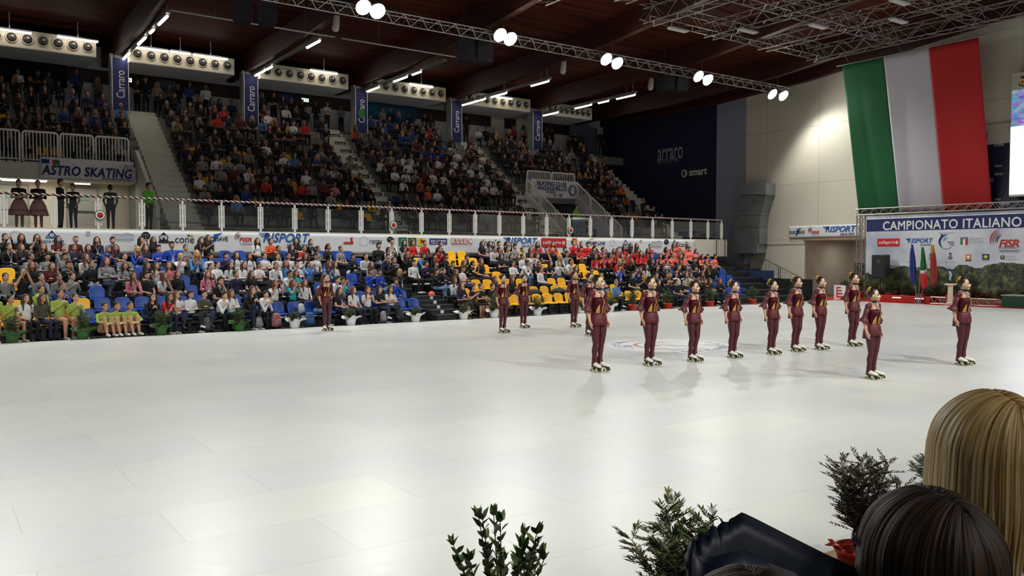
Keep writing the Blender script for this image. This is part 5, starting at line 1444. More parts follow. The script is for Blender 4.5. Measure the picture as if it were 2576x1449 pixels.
def hair_mesh(kind, hm):
    c = [('e', (0, .024, .028), (.083, .088, .102), 0)]
    if kind == 'bun': c += [('e', (0, .115, .07), (.042, .04, .042), 0), ('e', (0, .07, -.03), (.062, .04, .05), 0)]
    elif kind == 'short': c += [('e', (0, .05, -.01), (.075, .058, .075), 0), ('e', (0, -.03, .098), (.06, .05, .03), 0)]
    elif kind == 'long':
        for s in (-1, 1): c += [('c', (s * .066, .01, .05), (s * .088, .005, -.10), .030, .034, 0), ('c', (s * .088, .005, -.10), (s * .092, -.045, -.29), .036, .018, 0)]
        c += [('c', (0, .075, .0), (0, .105, -.24), .062, .055, 0), ('c', (-.05, .07, 0), (-.06, .09, -.26), .045, .034, 0), ('c', (.05, .07, 0), (.06, .09, -.26), .045, .034, 0)]
    elif kind == 'bob':
        for s in (-1, 1): c += [('c', (s * .066, .01, .05), (s * .082, .01, -.11), .031, .028, 0)]
        c += [('c', (0, .075, .0), (0, .085, -.10), .066, .058, 0)]
    elif kind == 'tail': c += [('c', (0, .105, .06), (.01, .15, -.04), .035, .036, 0), ('c', (.01, .15, -.04), (.02, .13, -.22), .036, .016, 0), ('e', (0, .06, -.02), (.068, .05, .06), 0)]
    return fuse('hair', c, .0135, 2, lambda P, L_: np.zeros(len(P), int), [hm], ratio=.6, seg=10)
HM = {k: mat('hair_' + k, c, .5) for k, c in (('black', (22, 17, 16)), ('brown', (56, 36, 26)), ('auburn', (86, 46, 32)), ('blonde', (170, 132, 82)), ('grey', (128, 124, 118)), ('red', (92, 24, 28)))}
HAIR = {k: hair_mesh(k, HM['black']) for k in ('long', 'bun', 'short', 'bob', 'tail')}
KINDS = ('lap', 'lean', 'cross', 'chin', 'clap', 'photo', 'hug', 'stand_cross', 'stand_easy')
POSE = {k: person_mesh(k) for k in KINDS}
m = MB()
m.tube([(-.06, .0, .0), (-.058, -.075, -.03), (-.03, -.105, -.14), (0, -.115, -.26)], .008, 4); m.tube([(.06, .0, .0), (.058, -.075, -.03), (.03, -.105, -.14), (0, -.115, -.26)], .008, 4); m.box(-.045, .045, -.122, -.114, -.38, -.26)
_l = m.build('lanyard', mat('lanyard_white', (214, 216, 220), .6)); LANYARD = _l.data; bpy.data.objects.remove(_l)
SHIRT = {'k': ('black', (17, 17, 20)), 'n': ('navy', (24, 28, 58)), 'b': ('royal blue', (26, 66, 170)), 'w': ('white', (216, 216, 218)), 'g': ('grey', (132, 132, 134)), 'r': ('red', (196, 34, 32)), 'c': ('coral', (255, 112, 104)), 'd': ('dark red', (86, 26, 30)), 'p': ('pink', (206, 120, 132)),
         't': ('teal', (38, 164, 176)), 'l': ('denim blue', (78, 128, 184)), 'o': ('olive grey', (74, 72, 60)), 'y': ('yellow-green', (158, 176, 82)), 's': ('black sequined', (24, 22, 26)), 'e': ('beige', (172, 152, 128)), 'i': ('lime green', (104, 186, 54)), 'j': ('dark green', (28, 74, 58)), 'h': ('dark grey', (58, 58, 62)), 'x': ('orange', (206, 84, 36)), 'u': ('blue', (34, 58, 128))}
SHM = {k: mat('cloth_' + v[0].replace(' ', '_').replace('-', '_'), v[1], .85) for k, v in SHIRT.items()}
PANTS = [mat('cloth_jeans_dark', (28, 34, 54), .85), SHM['k'], mat('cloth_trousers_black', (20, 20, 24), .85)]
JEANS = mat('cloth_jeans', (92, 120, 152), .85)
SHOES = [mat('shoe_white', (206, 204, 198), .6), mat('shoe_black', (22, 22, 24), .5)]
HAIRW = {'u': ('bun', 'black', 'dark bun'), 'l': ('long', 'black', 'long dark hair'), 'L': ('long', 'auburn', 'long brown hair'), 'B': ('long', 'blonde', 'long blonde hair'), 's': ('short', 'black', 'short dark hair'), 'S': ('short', 'grey', 'short grey hair'), 'R': ('bob', 'red', 'short red hair'), 'f': ('bob', 'blonde', 'short fair hair')}
SKINS = [skin_mats['pale']] * 3 + [skin_mats['tan']] * 2
def add_person(pose, loc, turn, scale, shirt, hair, lan, rnd, pants=None, sleeves=None, shins=None, shoes=None):
    me, hd, nk = POSE[pose]
    o = put('person', me, None, loc)
    o.rotation_euler = (0, 0, turn); o.scale = (scale,) * 3
    sk = rnd.choice(SKINS); pa = pants or rnd.choice(PANTS)
    if sleeves is None: sleeves = {'w': rnd.random() < .45, 'y': False, 's': True, 't': True, 'c': True, 'k': rnd.random() < .4, 'r': rnd.random() < .3}.get(shirt, rnd.random() < .2)
    ms = [sk, SHM[shirt], pa, shoes or rnd.choice(SHOES), sk if sleeves else SHM[shirt], shins or pa]
    for i, mm in enumerate(ms):
        o.material_slots[i].link = 'OBJECT'; o.material_slots[i].material = mm
    if hair in HAIRW:
        kind, colr, _ = HAIRW[hair]
        if kind == 'bun' and rnd.random() < .35 and shirt not in 'ys': kind = 'tail'
        h = put('hair', HAIR[kind], o, hd); h.scale = (1.09, 1.07, 1.09); h.rotation_euler = (0, 0, rnd.uniform(-.1, .1))
        if colr == 'black' and rnd.random() < .4: colr = 'brown'
        if colr != 'black': h.material_slots[0].link = 'OBJECT'; h.material_slots[0].material = HM[colr]
    if lan and pose != 'hug':
        l = put('lanyard', LANYARD, o, nk + V(0, -.01, .0))
    return o

# head position, shirt, hair (+ lanyard) as seen in the photograph; crops: origin and scale
CROPS = {
 1: (0, 580, .2002, '60,85ku 270,85kl 465,90kl 735,130dl 955,115dS 70,205ku+ 275,215kL+ 530,200kL 730,220gu 950,225nu+ 1105,235nl+ 400,345gu 600,330gs 820,350gs 1040,365wL 405,435kL 670,450dL 845,430ks+ 0,560ws 155,590gu 420,585gu 660,585gu 895,590gu 170,500kl 690,700bu+ 60,790yu 240,770yu 445,760yu 1010,785yu 1165,780yu 280,860yu 40,910wu 550,880wl 780,870ol 1080,840yu'),
 2: (220, 580, .2002, '105,130nl+ 290,135bs 675,125kl+ 830,125kl 215,245bS 335,230kL+ 600,250bB 740,240nL 875,230bs+ 1065,180bs+ 475,340gu 95,420ku 210,370gR 480,445gl 700,445kl 850,450wl 1020,440pL 1170,355wf 560,570pl+ 760,600ks 920,590wL 1140,540kR 205,750yu 385,780yu 165,850yu 895,825wL 700,870rl 600,890kl 1160,850ws 190,990yu 345,985yu 510,985yu'),
 3: (440, 580, .1863, '280,140kl+ 430,105kl 1120,150wl 155,230gu 265,295lB+ 680,340ns 840,330wl 1015,345wl 1220,340wu 490,350ws 415,490wu 580,455wu 765,475wl 940,470wL 1150,490wu 450,600pL+ 570,680ks+ 830,605nu 1040,590kl 800,780kl 230,885os 480,890ws 680,865wL 920,885ws'),
 4: (660, 580, .1794, '130,160xu 480,145kl 650,165ku+ 235,260ku+ 420,235kl+ 580,250ru 800,260gu 930,225ku+ 1110,260gu 225,375wu 375,360wu 600,370wl 755,385ws 1280,370ks+ 185,490wu 325,460lL 510,475wu 640,490lu 860,475lL 1025,480wl 295,610ws 485,590tl 180,735wL 430,740tL 605,745wL 815,700wL 965,690ws 1120,700ts 780,910kL 1090,880kl+ 1290,840wL'),
 5: (860, 590, .1656, '630,165ks 715,110ws 975,140kl 1070,135ru 1260,150ru 1440,150ku 965,220gu 645,250wu 1430,230ru 345,335wu 1145,320ls 990,320kl 690,365ns+ 790,385ku 1420,330ks+ 465,460gL 1100,430ws 1300,440ns 1440,450ks 450,560bs 565,570bs 1085,600kf+ 1285,570ks 1425,570ks 770,710bs 395,875wL 590,850kl 750,850wl'),
 6: (1080, 590, .1518, '890,165kl 1010,170gl 1190,165ks 1265,175ku 1460,195gs 1070,235wu 1190,265ku 1325,235gu 1490,255wu 295,365ks+ 540,385ks 1375,365ku 1570,365wu 335,490ks+ 605,470kL 770,480ku 820,440kL 555,560ws 1425,480wu 1520,470wu 1205,370kl 240,600nu+ 435,640kL 410,790wl 1110,750kL 1390,730kL 245,830nl 575,870su 725,890su 850,860su 1065,880su'),
 7: (1300, 590, .1449, '375,195rl 640,195rL 260,260kL 420,250ks 525,260ks 765,265ks 990,155ru 1150,165ru 1225,175rs 1370,175ks+ 570,290nf 885,335gs 1135,250rs+ 1335,255ns+ 1500,265rs 235,350wu 365,365wu 735,395wB 1385,410rl+ 1530,370ru+ 1625,360ru 1720,290rl 405,500ku 605,520kl+ 740,510wu 875,465wu 1720,470rf 430,600wu 1030,590dl 1320,620ks 1230,720nS 1490,720gS 1745,860lS'),
 8: (1540, 580, .1449, '160,340ru 265,290rl 320,260kl 440,275kl+ 630,285ru 285,355ru 350,345ru 520,385rl 630,375rl+ 695,440kl 185,440rl 275,440ru 1010,260cl 1145,240cu 1325,265cl 1410,320cu 945,325cl 1085,330cu 1190,370cf 1410,370cu 870,440cL 935,445cu 1045,430cu 1155,450cL 1275,440cu 1590,450cl 1670,450cs 1800,470cs 235,545ku 300,530kL 700,540ku 840,560kl 950,570wu 1450,510ks+ 1600,565kl 1720,550ku 145,645bs+ 350,680bs 460,690kL 610,630wl 805,640ku 905,640ku 1070,645nu 1185,610ks 1305,640gl 1470,670ks 1615,630kL 1760,640kL 375,760ks 540,790ku 790,780ku 905,775ku 1020,770kL 1130,760wu 1275,755wl 1375,780wl 1530,750gl 825,890kl 990,875ks 1135,900ku 1255,885ku 1530,890kl 1610,885kl 1710,900kl+ 1890,960kL'),
}
import re
HZ = {'lap': 1.18, 'lean': 1.12, 'cross': 1.18, 'chin': 1.15, 'clap': 1.17, 'photo': 1.18}
rnd = random.Random(5)
rows = {i: [] for i in range(7)}
floor_sitters = []
for cid, (ox, oy, sc_, txt) in CROPS.items():
    for tok in txt.split():
        a = re.match(r'(\d+),(\d+)(\w)(\w)(\+?)$', tok)
        px, py = ox + int(a.group(1)) * sc_, oy + int(a.group(2)) * sc_
        sh, hr, ln = a.group(3), a.group(4), bool(a.group(5))
        if cid == 2 and sh == 'y' and int(a.group(2)) > 950: floor_sitters.append((px, py, hr)); continue
        best = None
        for i in range(7):
            p = onY(px, py, ROW_Y + ROW_P * i - .05); e = p.z - row_floor(i) - 1.15
            pen = abs(e)
            if best is None or pen < best[0]: best = (pen, i, p, e)
        rows[best[1]].append([best[2].x, best[3], sh, hr, ln])
n_low = 0
ROWN = ('front row', 'second row', 'third row', 'fourth row', 'fifth row', 'sixth row', 'top row')
POSES6 = ('lap', 'lap', 'cross', 'chin', 'clap', 'lean', 'photo', 'cross')
low_people = []
for i in range(7):
    rr = sorted(rows[i]); last = -99
    for _ in range(60):                            # shoulder room between neighbours
        for a, b in zip(rr, rr[1:]):
            g = .40 - (b[0] - a[0])
            if g > 0: a[0] -= g / 2; b[0] += g / 2
        rr.sort()
    for j, (x, e, sh, hr, ln) in enumerate(rr):
        if i == 0 and any(abs(x - onY(px, py, 24.42).x) < .28 for px, py, _ in floor_sitters): continue
        if AX0 - .1 < x < AX1 + .1 and i < 3: x = AX0 - .15 if x < (AX0 + AX1) / 2 else AX1 + .15
        pose = rnd.choice(POSES6)
        if sh == 'y': pose = rnd.choice(('clap', 'lap', 'lean'))
        s = min(1.06, max(.94, (1.15 + e) / HZ[pose]))
        toward = math.atan2(16 - x, 14 - 24) * 0
        turn = math.radians(rnd.uniform(-16, 16)) + (math.radians(16) if x < 22 else math.radians(-8))
        kw = {}
        if sh == 'y': kw = dict(pants=skin_mats['tan'], shins=skin_mats['tan'], shoes=SHOES[0])
        if sh == 's': kw = dict(pants=SHM['s'], shins=skin_mats['tan'], shoes=mat('shoe_tan', (150, 110, 84), .6))
        if rnd.random() < .12 and not kw: kw = dict(pants=JEANS)
        o = add_person(pose, (x, ROW_Y + ROW_P * i, row_floor(i)), turn, s, sh, hr, ln, rnd, **kw)
        low_people.append((i, x, o, sh, hr)); n_low += 1
BLOCK = lambda x: ('blue block' if x < AX0 + .3 else 'yellow block' if x < 25.6 else 'far block')
cnt = {}
for i, x, o, sh, hr in sorted(low_people, key=lambda q: (q[0], q[1])):
    b = BLOCK(x); k = cnt[(i, b)] = cnt.get((i, b), -1) + 1
    hw_ = HAIRW[hr][2] if hr in HAIRW else 'cap'
    tag(o, 'sitter in %s, %s; %s, %s from left in the %s' % (SHIRT[sh][0], hw_, ROWN[i], ordinal(k), b), 'person', 'spectators in the lower stand')
for k, (px, py, hr) in enumerate(floor_sitters):
    g = onY(px, py, 24.42); o = add_person('hug', (g.x, 24.40, 0.03), math.radians(14), .98, 'y', 'u', False, rnd, pants=skin_mats['tan'], shins=skin_mats['tan'], shoes=SHOES[0])
    tag(o, 'girl in yellow-green leotard sitting on the ground hugging knees, %s of three' % ordinal(k), 'person', 'girls in yellow-green leotards on the ground')

# seats of the lower stand: free ones, and those of the front row whose pans show
SP = .53
for i in range(7):
    x = -.6
    while x < 35.8:
        y = ROW_Y + ROW_P * i
        if not (AX0 - .3 < x < AX1 + .3):
            pxs = proj((x, y, row_floor(i) + .6))
            occ = [q for q in low_people if q[0] == i and abs(q[1] - x) < .42]
            col = 'yellow' if (pxs[0] < 210 or AX1 < x < 25.4) else 'blue'
            if -20 < pxs[0] < 1885 - 18 * i and (not occ or i == 0): place_seat(col, x, y + .06, row_floor(i), i, 'lower')
        x += SP

# ------------------------------------------------------------------ people standing on the deck and on the back walkway
def stand_at(px, py, Y, z, shirt, hair, label, turn=0.0, pose='stand_cross', s=None, face=None, grp=None, **kw):
    g = onY(px, py, Y)
    s = s or 1.0
    o = add_person(pose, (g.x, Y, z), math.radians(turn), s, shirt, hair, False, rnd, **kw)
    return tag(o, label, 'person', grp)
DG = 'people standing on the deck behind the glass railing'
skirt_m = mat('pink_skirt', (178, 116, 108), .85)
for k, (px, lab_) in enumerate(((48, 'person in black top and pink skirt, nearest the left edge'), (96, 'person in black top and pink skirt, second from left edge'))):
    o = stand_at(px, 510, 33.6, DECK_Z - .02, 'k', 'u', lab_ + ' behind the glass railing', 10 - 20 * k, 'stand_cross', 1.02, grp=DG, shins=skin_mats['deep'])
    m = MB(); m.loft([ring_ell(0, 0, 1.02, .15, .12, 20), ring_ell(0, 0, .85, .23, .21, 20, wave=.02), ring_ell(0, 0, .55, .31, .29, 20, wave=.05), ring_ell(0, 0, .50, .31, .29, 20, wave=.05)], 0, None, False); sk_ = m.build('skirt', skirt_m, o, smooth=True)
    sd = sk_.modifiers.new('t', 'SOLIDIFY'); sd.thickness = .005
stand_at(152, 510, 33.4, DECK_Z - .02, 'k', 's', 'person in black with cap standing by the doors behind the glass railing', 60, 'stand_cross', 1.06, grp=DG)
stand_at(184, 520, 33.0, DECK_Z - .02, 'k', 's', 'person in black with bag standing behind the glass railing near the left doors', -30, 'stand_easy', .95, grp=DG)
stand_at(278, 520, 33.2, DECK_Z - .02, 'j', 's', 'person in dark green sweater seen from behind at the glass railing', 170, 'stand_easy', .98, grp=DG)
stand_at(374, 515, 33.2, DECK_Z - .02, 'i', 's', 'steward in lime green shirt at the foot of the left aisle', 30, 'stand_easy', 1.06, grp=DG)
stand_at(1449, 535, 33.6, DECK_Z - .02, 'i', 's', 'steward in lime green shirt before the middle entrance', 10, 'stand_cross', 1.04, grp=DG, pants=JEANS)
stand_at(1478, 550, 34.6, DECK_Z - .02, 'k', 's', 'person in dark clothes crouched beside the middle entrance', 40, 'lap', 1.0, grp=DG)
WG = 'people standing on the walkway behind the upper stand'
back = [(45, 180, 'w'), (95, 182, 'k'), (122, 186, 'h'), (192, 172, 'u'), (245, 200, 'o'), (345, 205, 'k'), (366, 200, 'k'), (395, 212, 'e'), (425, 216, 'h'), (447, 220, 'k'), (476, 212, 'u'), (517, 218, 'w'), (658, 238, 'n'), (688, 236, 'k'), (712, 246, 'h'), (733, 254, 'k'), (760, 256, 'k'), (795, 262, 'k'), (823, 262, 'w'), (858, 270, 'g'), (962, 275, 'g'), (983, 278, 'n'), (1003, 285, 'u'), (1027, 308, 'k'), (1068, 312, 'k'), (1085, 318, 'h'), (1172, 296, 'k'), (1293, 322, 'r'), (1317, 352, 'e'), (1357, 346, 'd'), (1374, 350, 'k'), (1388, 350, 'k'), (1446, 336, 'k'), (1463, 342, 'h'), (1511, 327, 'k')]
walk = []
for k, (px, py, sh) in enumerate(back):
    Y = 43.35 + .25 * (k % 2); g = onY(px, py, Y); s = min(1.12, max(.9, (g.z - WALK_Z) / 1.60)) if g.z - WALK_Z > 1.3 else .95
    walk.append((g.x, Y + .10, WALK_Z, px, py, 0, 99, sh, s))

# ------------------------------------------------------------------ the upper stand: front rows one by one, the rows above as a crowd
def zone_shirt(px, py, r):
    u = r.random()
    if 545 < px < 720 and 265 < py < 345 and u < .5: return 'r' if u < .3 else 'd'
    if 720 < px < 800 and 320 < py < 350 and u < .3: return 'r'
    if 930 < px < 1140 and 270 < py < 400:
        if u < .45: return 'u'
    if 1000 < px < 1240 and 400 < py < 500 and u < .42: return 'w' if u < .3 else 'g'
    if 800 < px < 1000 and 300 < py < 380 and u < .25: return 'h'
    if 490 < px < 900 and 380 < py < 520 and u < .22: return 'w' if u < .10 else 'g'
    if px < 300 and 200 < py < 330 and u < .12: return 'u'
    u = r.random()
    for c, p in (('k', .70), ('n', .82), ('h', .90), ('d', .94), ('g', .965), ('w', .98), ('e', .986), ('u', .995), ('r', 1.01)):
        if u < p: return c
    return 'k'
SPECIAL = [(493, 470, 'w'), (530, 430, 'w'), (575, 430, 'g'), (608, 455, 'w'), (740, 410, 'l'), (720, 412, 'w'), (770, 418, 'h'), (765, 480, 'r'), (787, 485, 'g'), (845, 490, 'p'), (815, 492, 'd'), (678, 300, 'w'), (706, 302, 'w'), (648, 340, 'l'), (730, 335, 'w'), (590, 525, 'l'), (668, 500, 'r'), (1008, 500, 'w'), (1062, 485, 'x'), (1030, 470, 'g'), (1097, 500, 'w'), (1075, 510, 'x'), (1120, 490, 'h'), (880, 330, 'u'), (1120, 385, 'w'), (1218, 395, 'w'), (955, 425, 'w'), (980, 450, 'w'), (1570, 465, 'x'), (1540, 470, 'w'), (1010, 360, 'u'), (310, 285, 'l'), (870, 345, 'x'), (240, 255, 'u'), (192, 255, 'u')]
places = []
rs = random.Random(21)
for j in range(12):
    y = TIER_Y + TREAD * j + .42; z = TIER_Z + RISE * j
    x = -2.0
    while x < 36:
        ok = True
        if x < 7.2 and j < 5: ok = False
        if 7.75 < x < 9.45 or 17.4 < x < 18.8 or 26.3 < x < 27.7 or x > 35.75: ok = False
        if VC0 - .6 < x < VC1 + .6 and j < 6: ok = False
        if abs(x - VOM_L) < .5 and j < 6: ok = False
        if any(abs(x - (b_ + -.04)) < .6 for b_ in BEAM_X[1:6]) and j > 9: ok = False
        dens = .80
        px, py, d = proj((x, y, z + .75))
        if j < 2: dens = .62
        if 1280 < px and py < 430: dens = .62
        if px > 1450 and j < 6: dens = .55
        if px < 250 and j == 5: dens = .4
        if px < -30: ok = False
        if ok:
            if rs.random() < dens: places.append([x + rs.uniform(-.05, .05), y, z, px, py, d, j])
            else:
                if j < 9 and rs.random() < .4:
                    place_seat('yellow' if x < 18.3 else rs.choice(('orange', 'navy', 'navy')), x, y - .06, z, j, 'upper')
        x += .55
for q in places: q.append(zone_shirt(q[3], q[4], rs))
for px, py, c in SPECIAL:
    q = min(places, key=lambda q: (q[3] - px) ** 2 + (q[4] - py + 6) ** 2); q[7] = c
n_named = 14 + 1 + 4 + n_low + len(floor_sitters) + 8
places.sort(key=lambda q: (q[6] != 0 and q[6] != 1, q[5]))
n_ind = max(0, min(300 - n_named, len(places)))
front, rest = places[:n_ind], places[n_ind:]
cu = {}
for q in sorted(front, key=lambda q: (q[6], q[0])):
    x, y, z, px, py, d, j, sh = q
    hr = rs.choice('lLuulssSf'); o = add_person(rs.choice(POSES6), (x, y - .10, z), math.radians(rs.uniform(-15, 15)), rs.uniform(.96, 1.04), sh, hr, False, rs)
    k = cu[j] = cu.get(j, -1) + 1
    tag(o, 'sitter in %s, %s; upper stand, %s row, %s from left' % (SHIRT[sh][0], HAIRW[hr][2], ordinal(j), ordinal(k)), 'person', 'spectators in the front rows of the upper stand')
# the rest of the full upper stand: one mass of people
def arr(me):
    v = np.empty(len(me.vertices) * 3); me.vertices.foreach_get('co', v)
    nl = len(me.loops); l = np.empty(nl, int); me.loops.foreach_get('vertex_index', l)
    t_ = np.empty(len(me.polygons), int); me.polygons.foreach_get('loop_total', t_); mi = np.empty(len(me.polygons), int); me.polygons.foreach_get('material_index', mi)
    return v.reshape(-1, 3), l, t_, mi
LOWP = {k: (arr(person_mesh(k, .024, .42)[0]), POSE[k][1]) for k in ('lap', 'cross', 'chin', 'lean', 'stand_cross', 'stand_easy')}
LOWH = {k: arr(HAIR[k]) for k in ('long', 'short', 'bun')}
CM = []; CI = {}
def cmi(mm):
    if mm.name not in CI: CI[mm.name] = len(CM); CM.append(mm)
    return CI[mm.name]
VV, LL, TT, MM = [], [], [], []; off = 0
def emit(a, R, T, sc_, table):
    global off
    v, l, t_, mi = a
    VV.append((v * sc_) @ R.T + T); LL.append(l + off); TT.append(t_); MM.append(np.array(table)[mi]); off += len(v)
for x, y, z, px, py, d, j, sh, *hs in rest + walk:
    kind = rs.choice(('stand_cross', 'stand_easy') if hs else ('lap', 'lap', 'cross', 'chin', 'lean')); a, hd = LOWP[kind]
    th = rs.uniform(-.3, .3); R = np.array([[math.cos(th), -math.sin(th), 0], [math.sin(th), math.cos(th), 0], [0, 0, 1]]); s = hs[0] if hs else rs.uniform(.96, 1.05); T = np.array((x, y - .10, z))
    sk = rs.choice((skin_mats['tan'], skin_mats['deep'], skin_mats['deep'])); pa = rs.choice(PANTS)  # dimness of the upper stand put into darker skin colours
    emit(a, R, T, s, [cmi(mm) for mm in (sk, SHM[sh], pa, SHOES[1], SHM[sh] if rs.random() < .85 else sk, pa, eye_dark, lip_soft)])
    hk = rs.choice(('long', 'short', 'short', 'bun')); emit(LOWH[hk], R, T + R @ (np.array(hd) * s), s * 1.08, [cmi(HM[rs.choice(('black', 'black', 'brown', 'brown', 'auburn', 'grey', 'blonde'))])])
me = bpy.data.meshes.new('crowd')
v = np.concatenate(VV); l = np.concatenate(LL); t_ = np.concatenate(TT); mi = np.concatenate(MM)
me.vertices.add(len(v)); me.vertices.foreach_set('co', v.ravel()); me.loops.add(len(l)); me.loops.foreach_set('vertex_index', l)
me.polygons.add(len(t_)); st_ = np.concatenate([[0], np.cumsum(t_)[:-1]]); me.polygons.foreach_set('loop_start', st_); me.polygons.foreach_set('loop_total', t_)
for mm in CM: me.materials.append(mm)
me.polygons.foreach_set('material_index', mi); me.polygons.foreach_set('use_smooth', np.ones(len(t_), bool)); me.update(calc_edges=True); me.validate()
tag(put('crowd', me), 'dark mass of seated spectators filling the higher rows of the upper stand', 'crowd', None, 'stuff')
# seat labels: each counted within its own row
nseat = 0
for (part, row, col), lst in sorted(SEATS.items(), key=lambda q: (q[0][0], q[0][1], q[0][2])):
    for k, (x, s) in enumerate(sorted(lst, key=lambda q: q[0])):
        rn = ROWN[row] if part == 'lower' else ordinal(row) + ' row'
        tag(s, '%s plastic seat in the %s of the %s stand, %s from the left' % (col, rn, part, ordinal(k)), 'seat', '%s seats of the %s stand' % (col, part)); nseat += 1
for k_, s in seat_src.items():
    if not s['used']:
        for ch in list(s.children): bpy.data.objects.remove(ch)
        bpy.data.objects.remove(s)
for me_ in list(bpy.data.meshes):
    if me_.users == 0: bpy.data.meshes.remove(me_)
# ------------------------------------------------------------------ plants
leaf_mats = [mat('leaf_' + k, c, .5) for k, c in (('deep', (44, 62, 36)), ('mid', (66, 86, 46)), ('light', (98, 118, 60)))]
leaf_red = [mat('leaf_bronze', (92, 54, 44), .5), mat('leaf_olive', (70, 74, 44), .5)]
stem_mat = mat('stem_brown', (84, 66, 44), .7)
soil = mat('soil', (50, 38, 28), .9)
def leaflet(m, base, d, n, ln, wd, mi):
    d = d.normalized(); s = d.cross(n)
    s = s.normalized() if s.length > .01 else V(1, 0, 0); u = s.cross(d)
    p = [base, base + d * ln * .3 + s * wd * .5 + u * ln * .06, base + d * ln * .65 + s * wd * .4 + u * ln * .03, base + d * ln - u * ln * .08, base + d * ln * .65 - s * wd * .4 + u * ln * .03, base + d * ln * .3 - s * wd * .5 + u * ln * .06, base + d * ln * .4 - u * ln * .02]
    m.add(p, [(0, 1, 6), (1, 2, 6), (2, 3, 6), (3, 4, 6), (4, 5, 6), (5, 0, 6)], mi)
def bush_mesh(name, seed, h, rad, n_leaf, kind):
    """crown of a potted shrub above z 0"""
    r = random.Random(seed); m = MB(); stems = MB()
    ns = 9 if kind == 'fine' else 8
    for k in range(ns):
        a = 2 * PI * k / ns + r.uniform(-.3, .3); t = r.uniform(.1, 1.0); hh = h * r.uniform(.7, 1.0) * (1.05 - .25 * t)
        pts = [V(.02 * math.cos(a), .02 * math.sin(a), -.02), V(rad * .3 * t * math.cos(a), rad * .3 * t * math.sin(a), hh * .45), V(rad * .8 * t * math.cos(a), rad * .8 * t * math.sin(a), hh * .95)]
        stems.tube(pts, [.008, .006, .003], 5)
        for q in range(n_leaf // ns):
            f = r.random() ** .7 * .95 + .05
            b = pts[0].lerp(pts[1], f * 2) if f < .5 else pts[1].lerp(pts[2], f * 2 - 1)
            aa = r.uniform(0, 2 * PI); el = r.uniform(-.3, .9)
            d = V(math.cos(aa) * math.cos(el), math.sin(aa) * math.cos(el), math.sin(el))
            off = d * r.uniform(.0, rad * .42) * (1.15 - f * .6)
            ln = r.uniform(.05, .09) if kind == 'fine' else r.uniform(.07, .11)
            leaflet(m, b + off, d + V(0, 0, r.uniform(-.2, .3)), V(r.uniform(-1, 1), r.uniform(-1, 1), 1), ln, ln * (.30 if kind == 'fine' else .45), r.choice((0, 0, 1, 1, 2)))
    return m, stems
def pot_mesh(r0=.12, r1=.16, h=.24, n=20):
    m = MB(); m.lathe([(r0 * .95, 0), (r0, .01), (r1, h - .03), (r1 + .012, h - .03), (r1 + .012, h), (r1 - .012, h), (r1 - .02, h - .03), (.01, h - .03)], n, 0); return m
def wrap_mesh(r, seed, h=.24):
    m = MB(); rn = random.Random(seed); n = 28; rings = []
    for z, rr, wv in ((0, .115, .0), (.1, .135, .02), (h - .04, .155, .04), (h, .165, .08), (h + .05, .215, .22), (h + .075, .255, .35)):
        rings.append([((rr * (1 + wv * math.sin(5 * a + seed) + wv * .5 * rn.uniform(-1, 1))) * math.cos(a), (rr * (1 + wv * math.sin(5 * a + seed))) * math.sin(a), z + wv * .16 * math.sin(5 * a + 1 + seed) - (.03 if z > h else 0) * rn.random()) for a in (2 * PI * k / n for k in range(n))])
    m.loft(rings, 0, None, False); return m
wrap_mats = {'white': mat('white_wrap', (214, 214, 212), .6), 'green': mat('green_wrap', (44, 88, 34), .6), 'red': mat('red_pot', (190, 44, 26), .5)}
_pots = {}
def plant_src(kind, crown, seed):
    t = empty('potted_plant')
    if kind == 'red': pot_mesh(.12, .17, .25).build('pot', wrap_mats['red'], t, smooth=True)
    else:
        pot_mesh(.10, .125, .22).build('pot', black_plastic, t, smooth=True); o = wrap_mesh(.15, seed).build('paper_wrap', wrap_mats[kind], t, smooth=True)
        sd = o.modifiers.new('t', 'SOLIDIFY'); sd.thickness = .003
    m = MB(); m.lathe([(.12, .19), (.10, .21), (.01, .215)], 14); m.build('soil', soil, t)
    h, rad, n = {'bushy': (.62, .34, 620), 'low': (.40, .30, 420), 'tall': (.75, .30, 600)}[crown]
    mm, st = bush_mesh('foliage', seed, h, rad, n, 'fine')
    o = mm.build('foliage', leaf_mats, t); o.location = (0, 0, .2)
    o = st.build('stems', stem_mat, t); o.location = (0, 0, .2)
    return t
FARP = [(27, 858, 'green', 'bushy'), (205, 851, 'green', 'bushy'), (403, 841, 'green', 'bushy'), (600, 830, 'green', 'bushy'), (740, 824, 'white', 'low'), (882, 813, 'white', 'low'), (1045, 806, 'white', 'low'), (1166, 799, 'white', 'low'), (1243, 796, 'white', 'tall'), (1352, 792, 'white', 'bushy'), (1462, 786, 'white', 'low'), (1535, 782, 'white', 'low'),
        (1592, 774, 'red', 'bushy'), (1680, 772, 'red', 'bushy'), (1786, 768, 'red', 'bushy'), (1893, 762, 'red', 'bushy'), (1996, 757, 'red', 'bushy')]
src = {}
NMP = {'green': 'green-wrapped', 'white': 'white-wrapped', 'red': 'red-potted'}
ck = {}
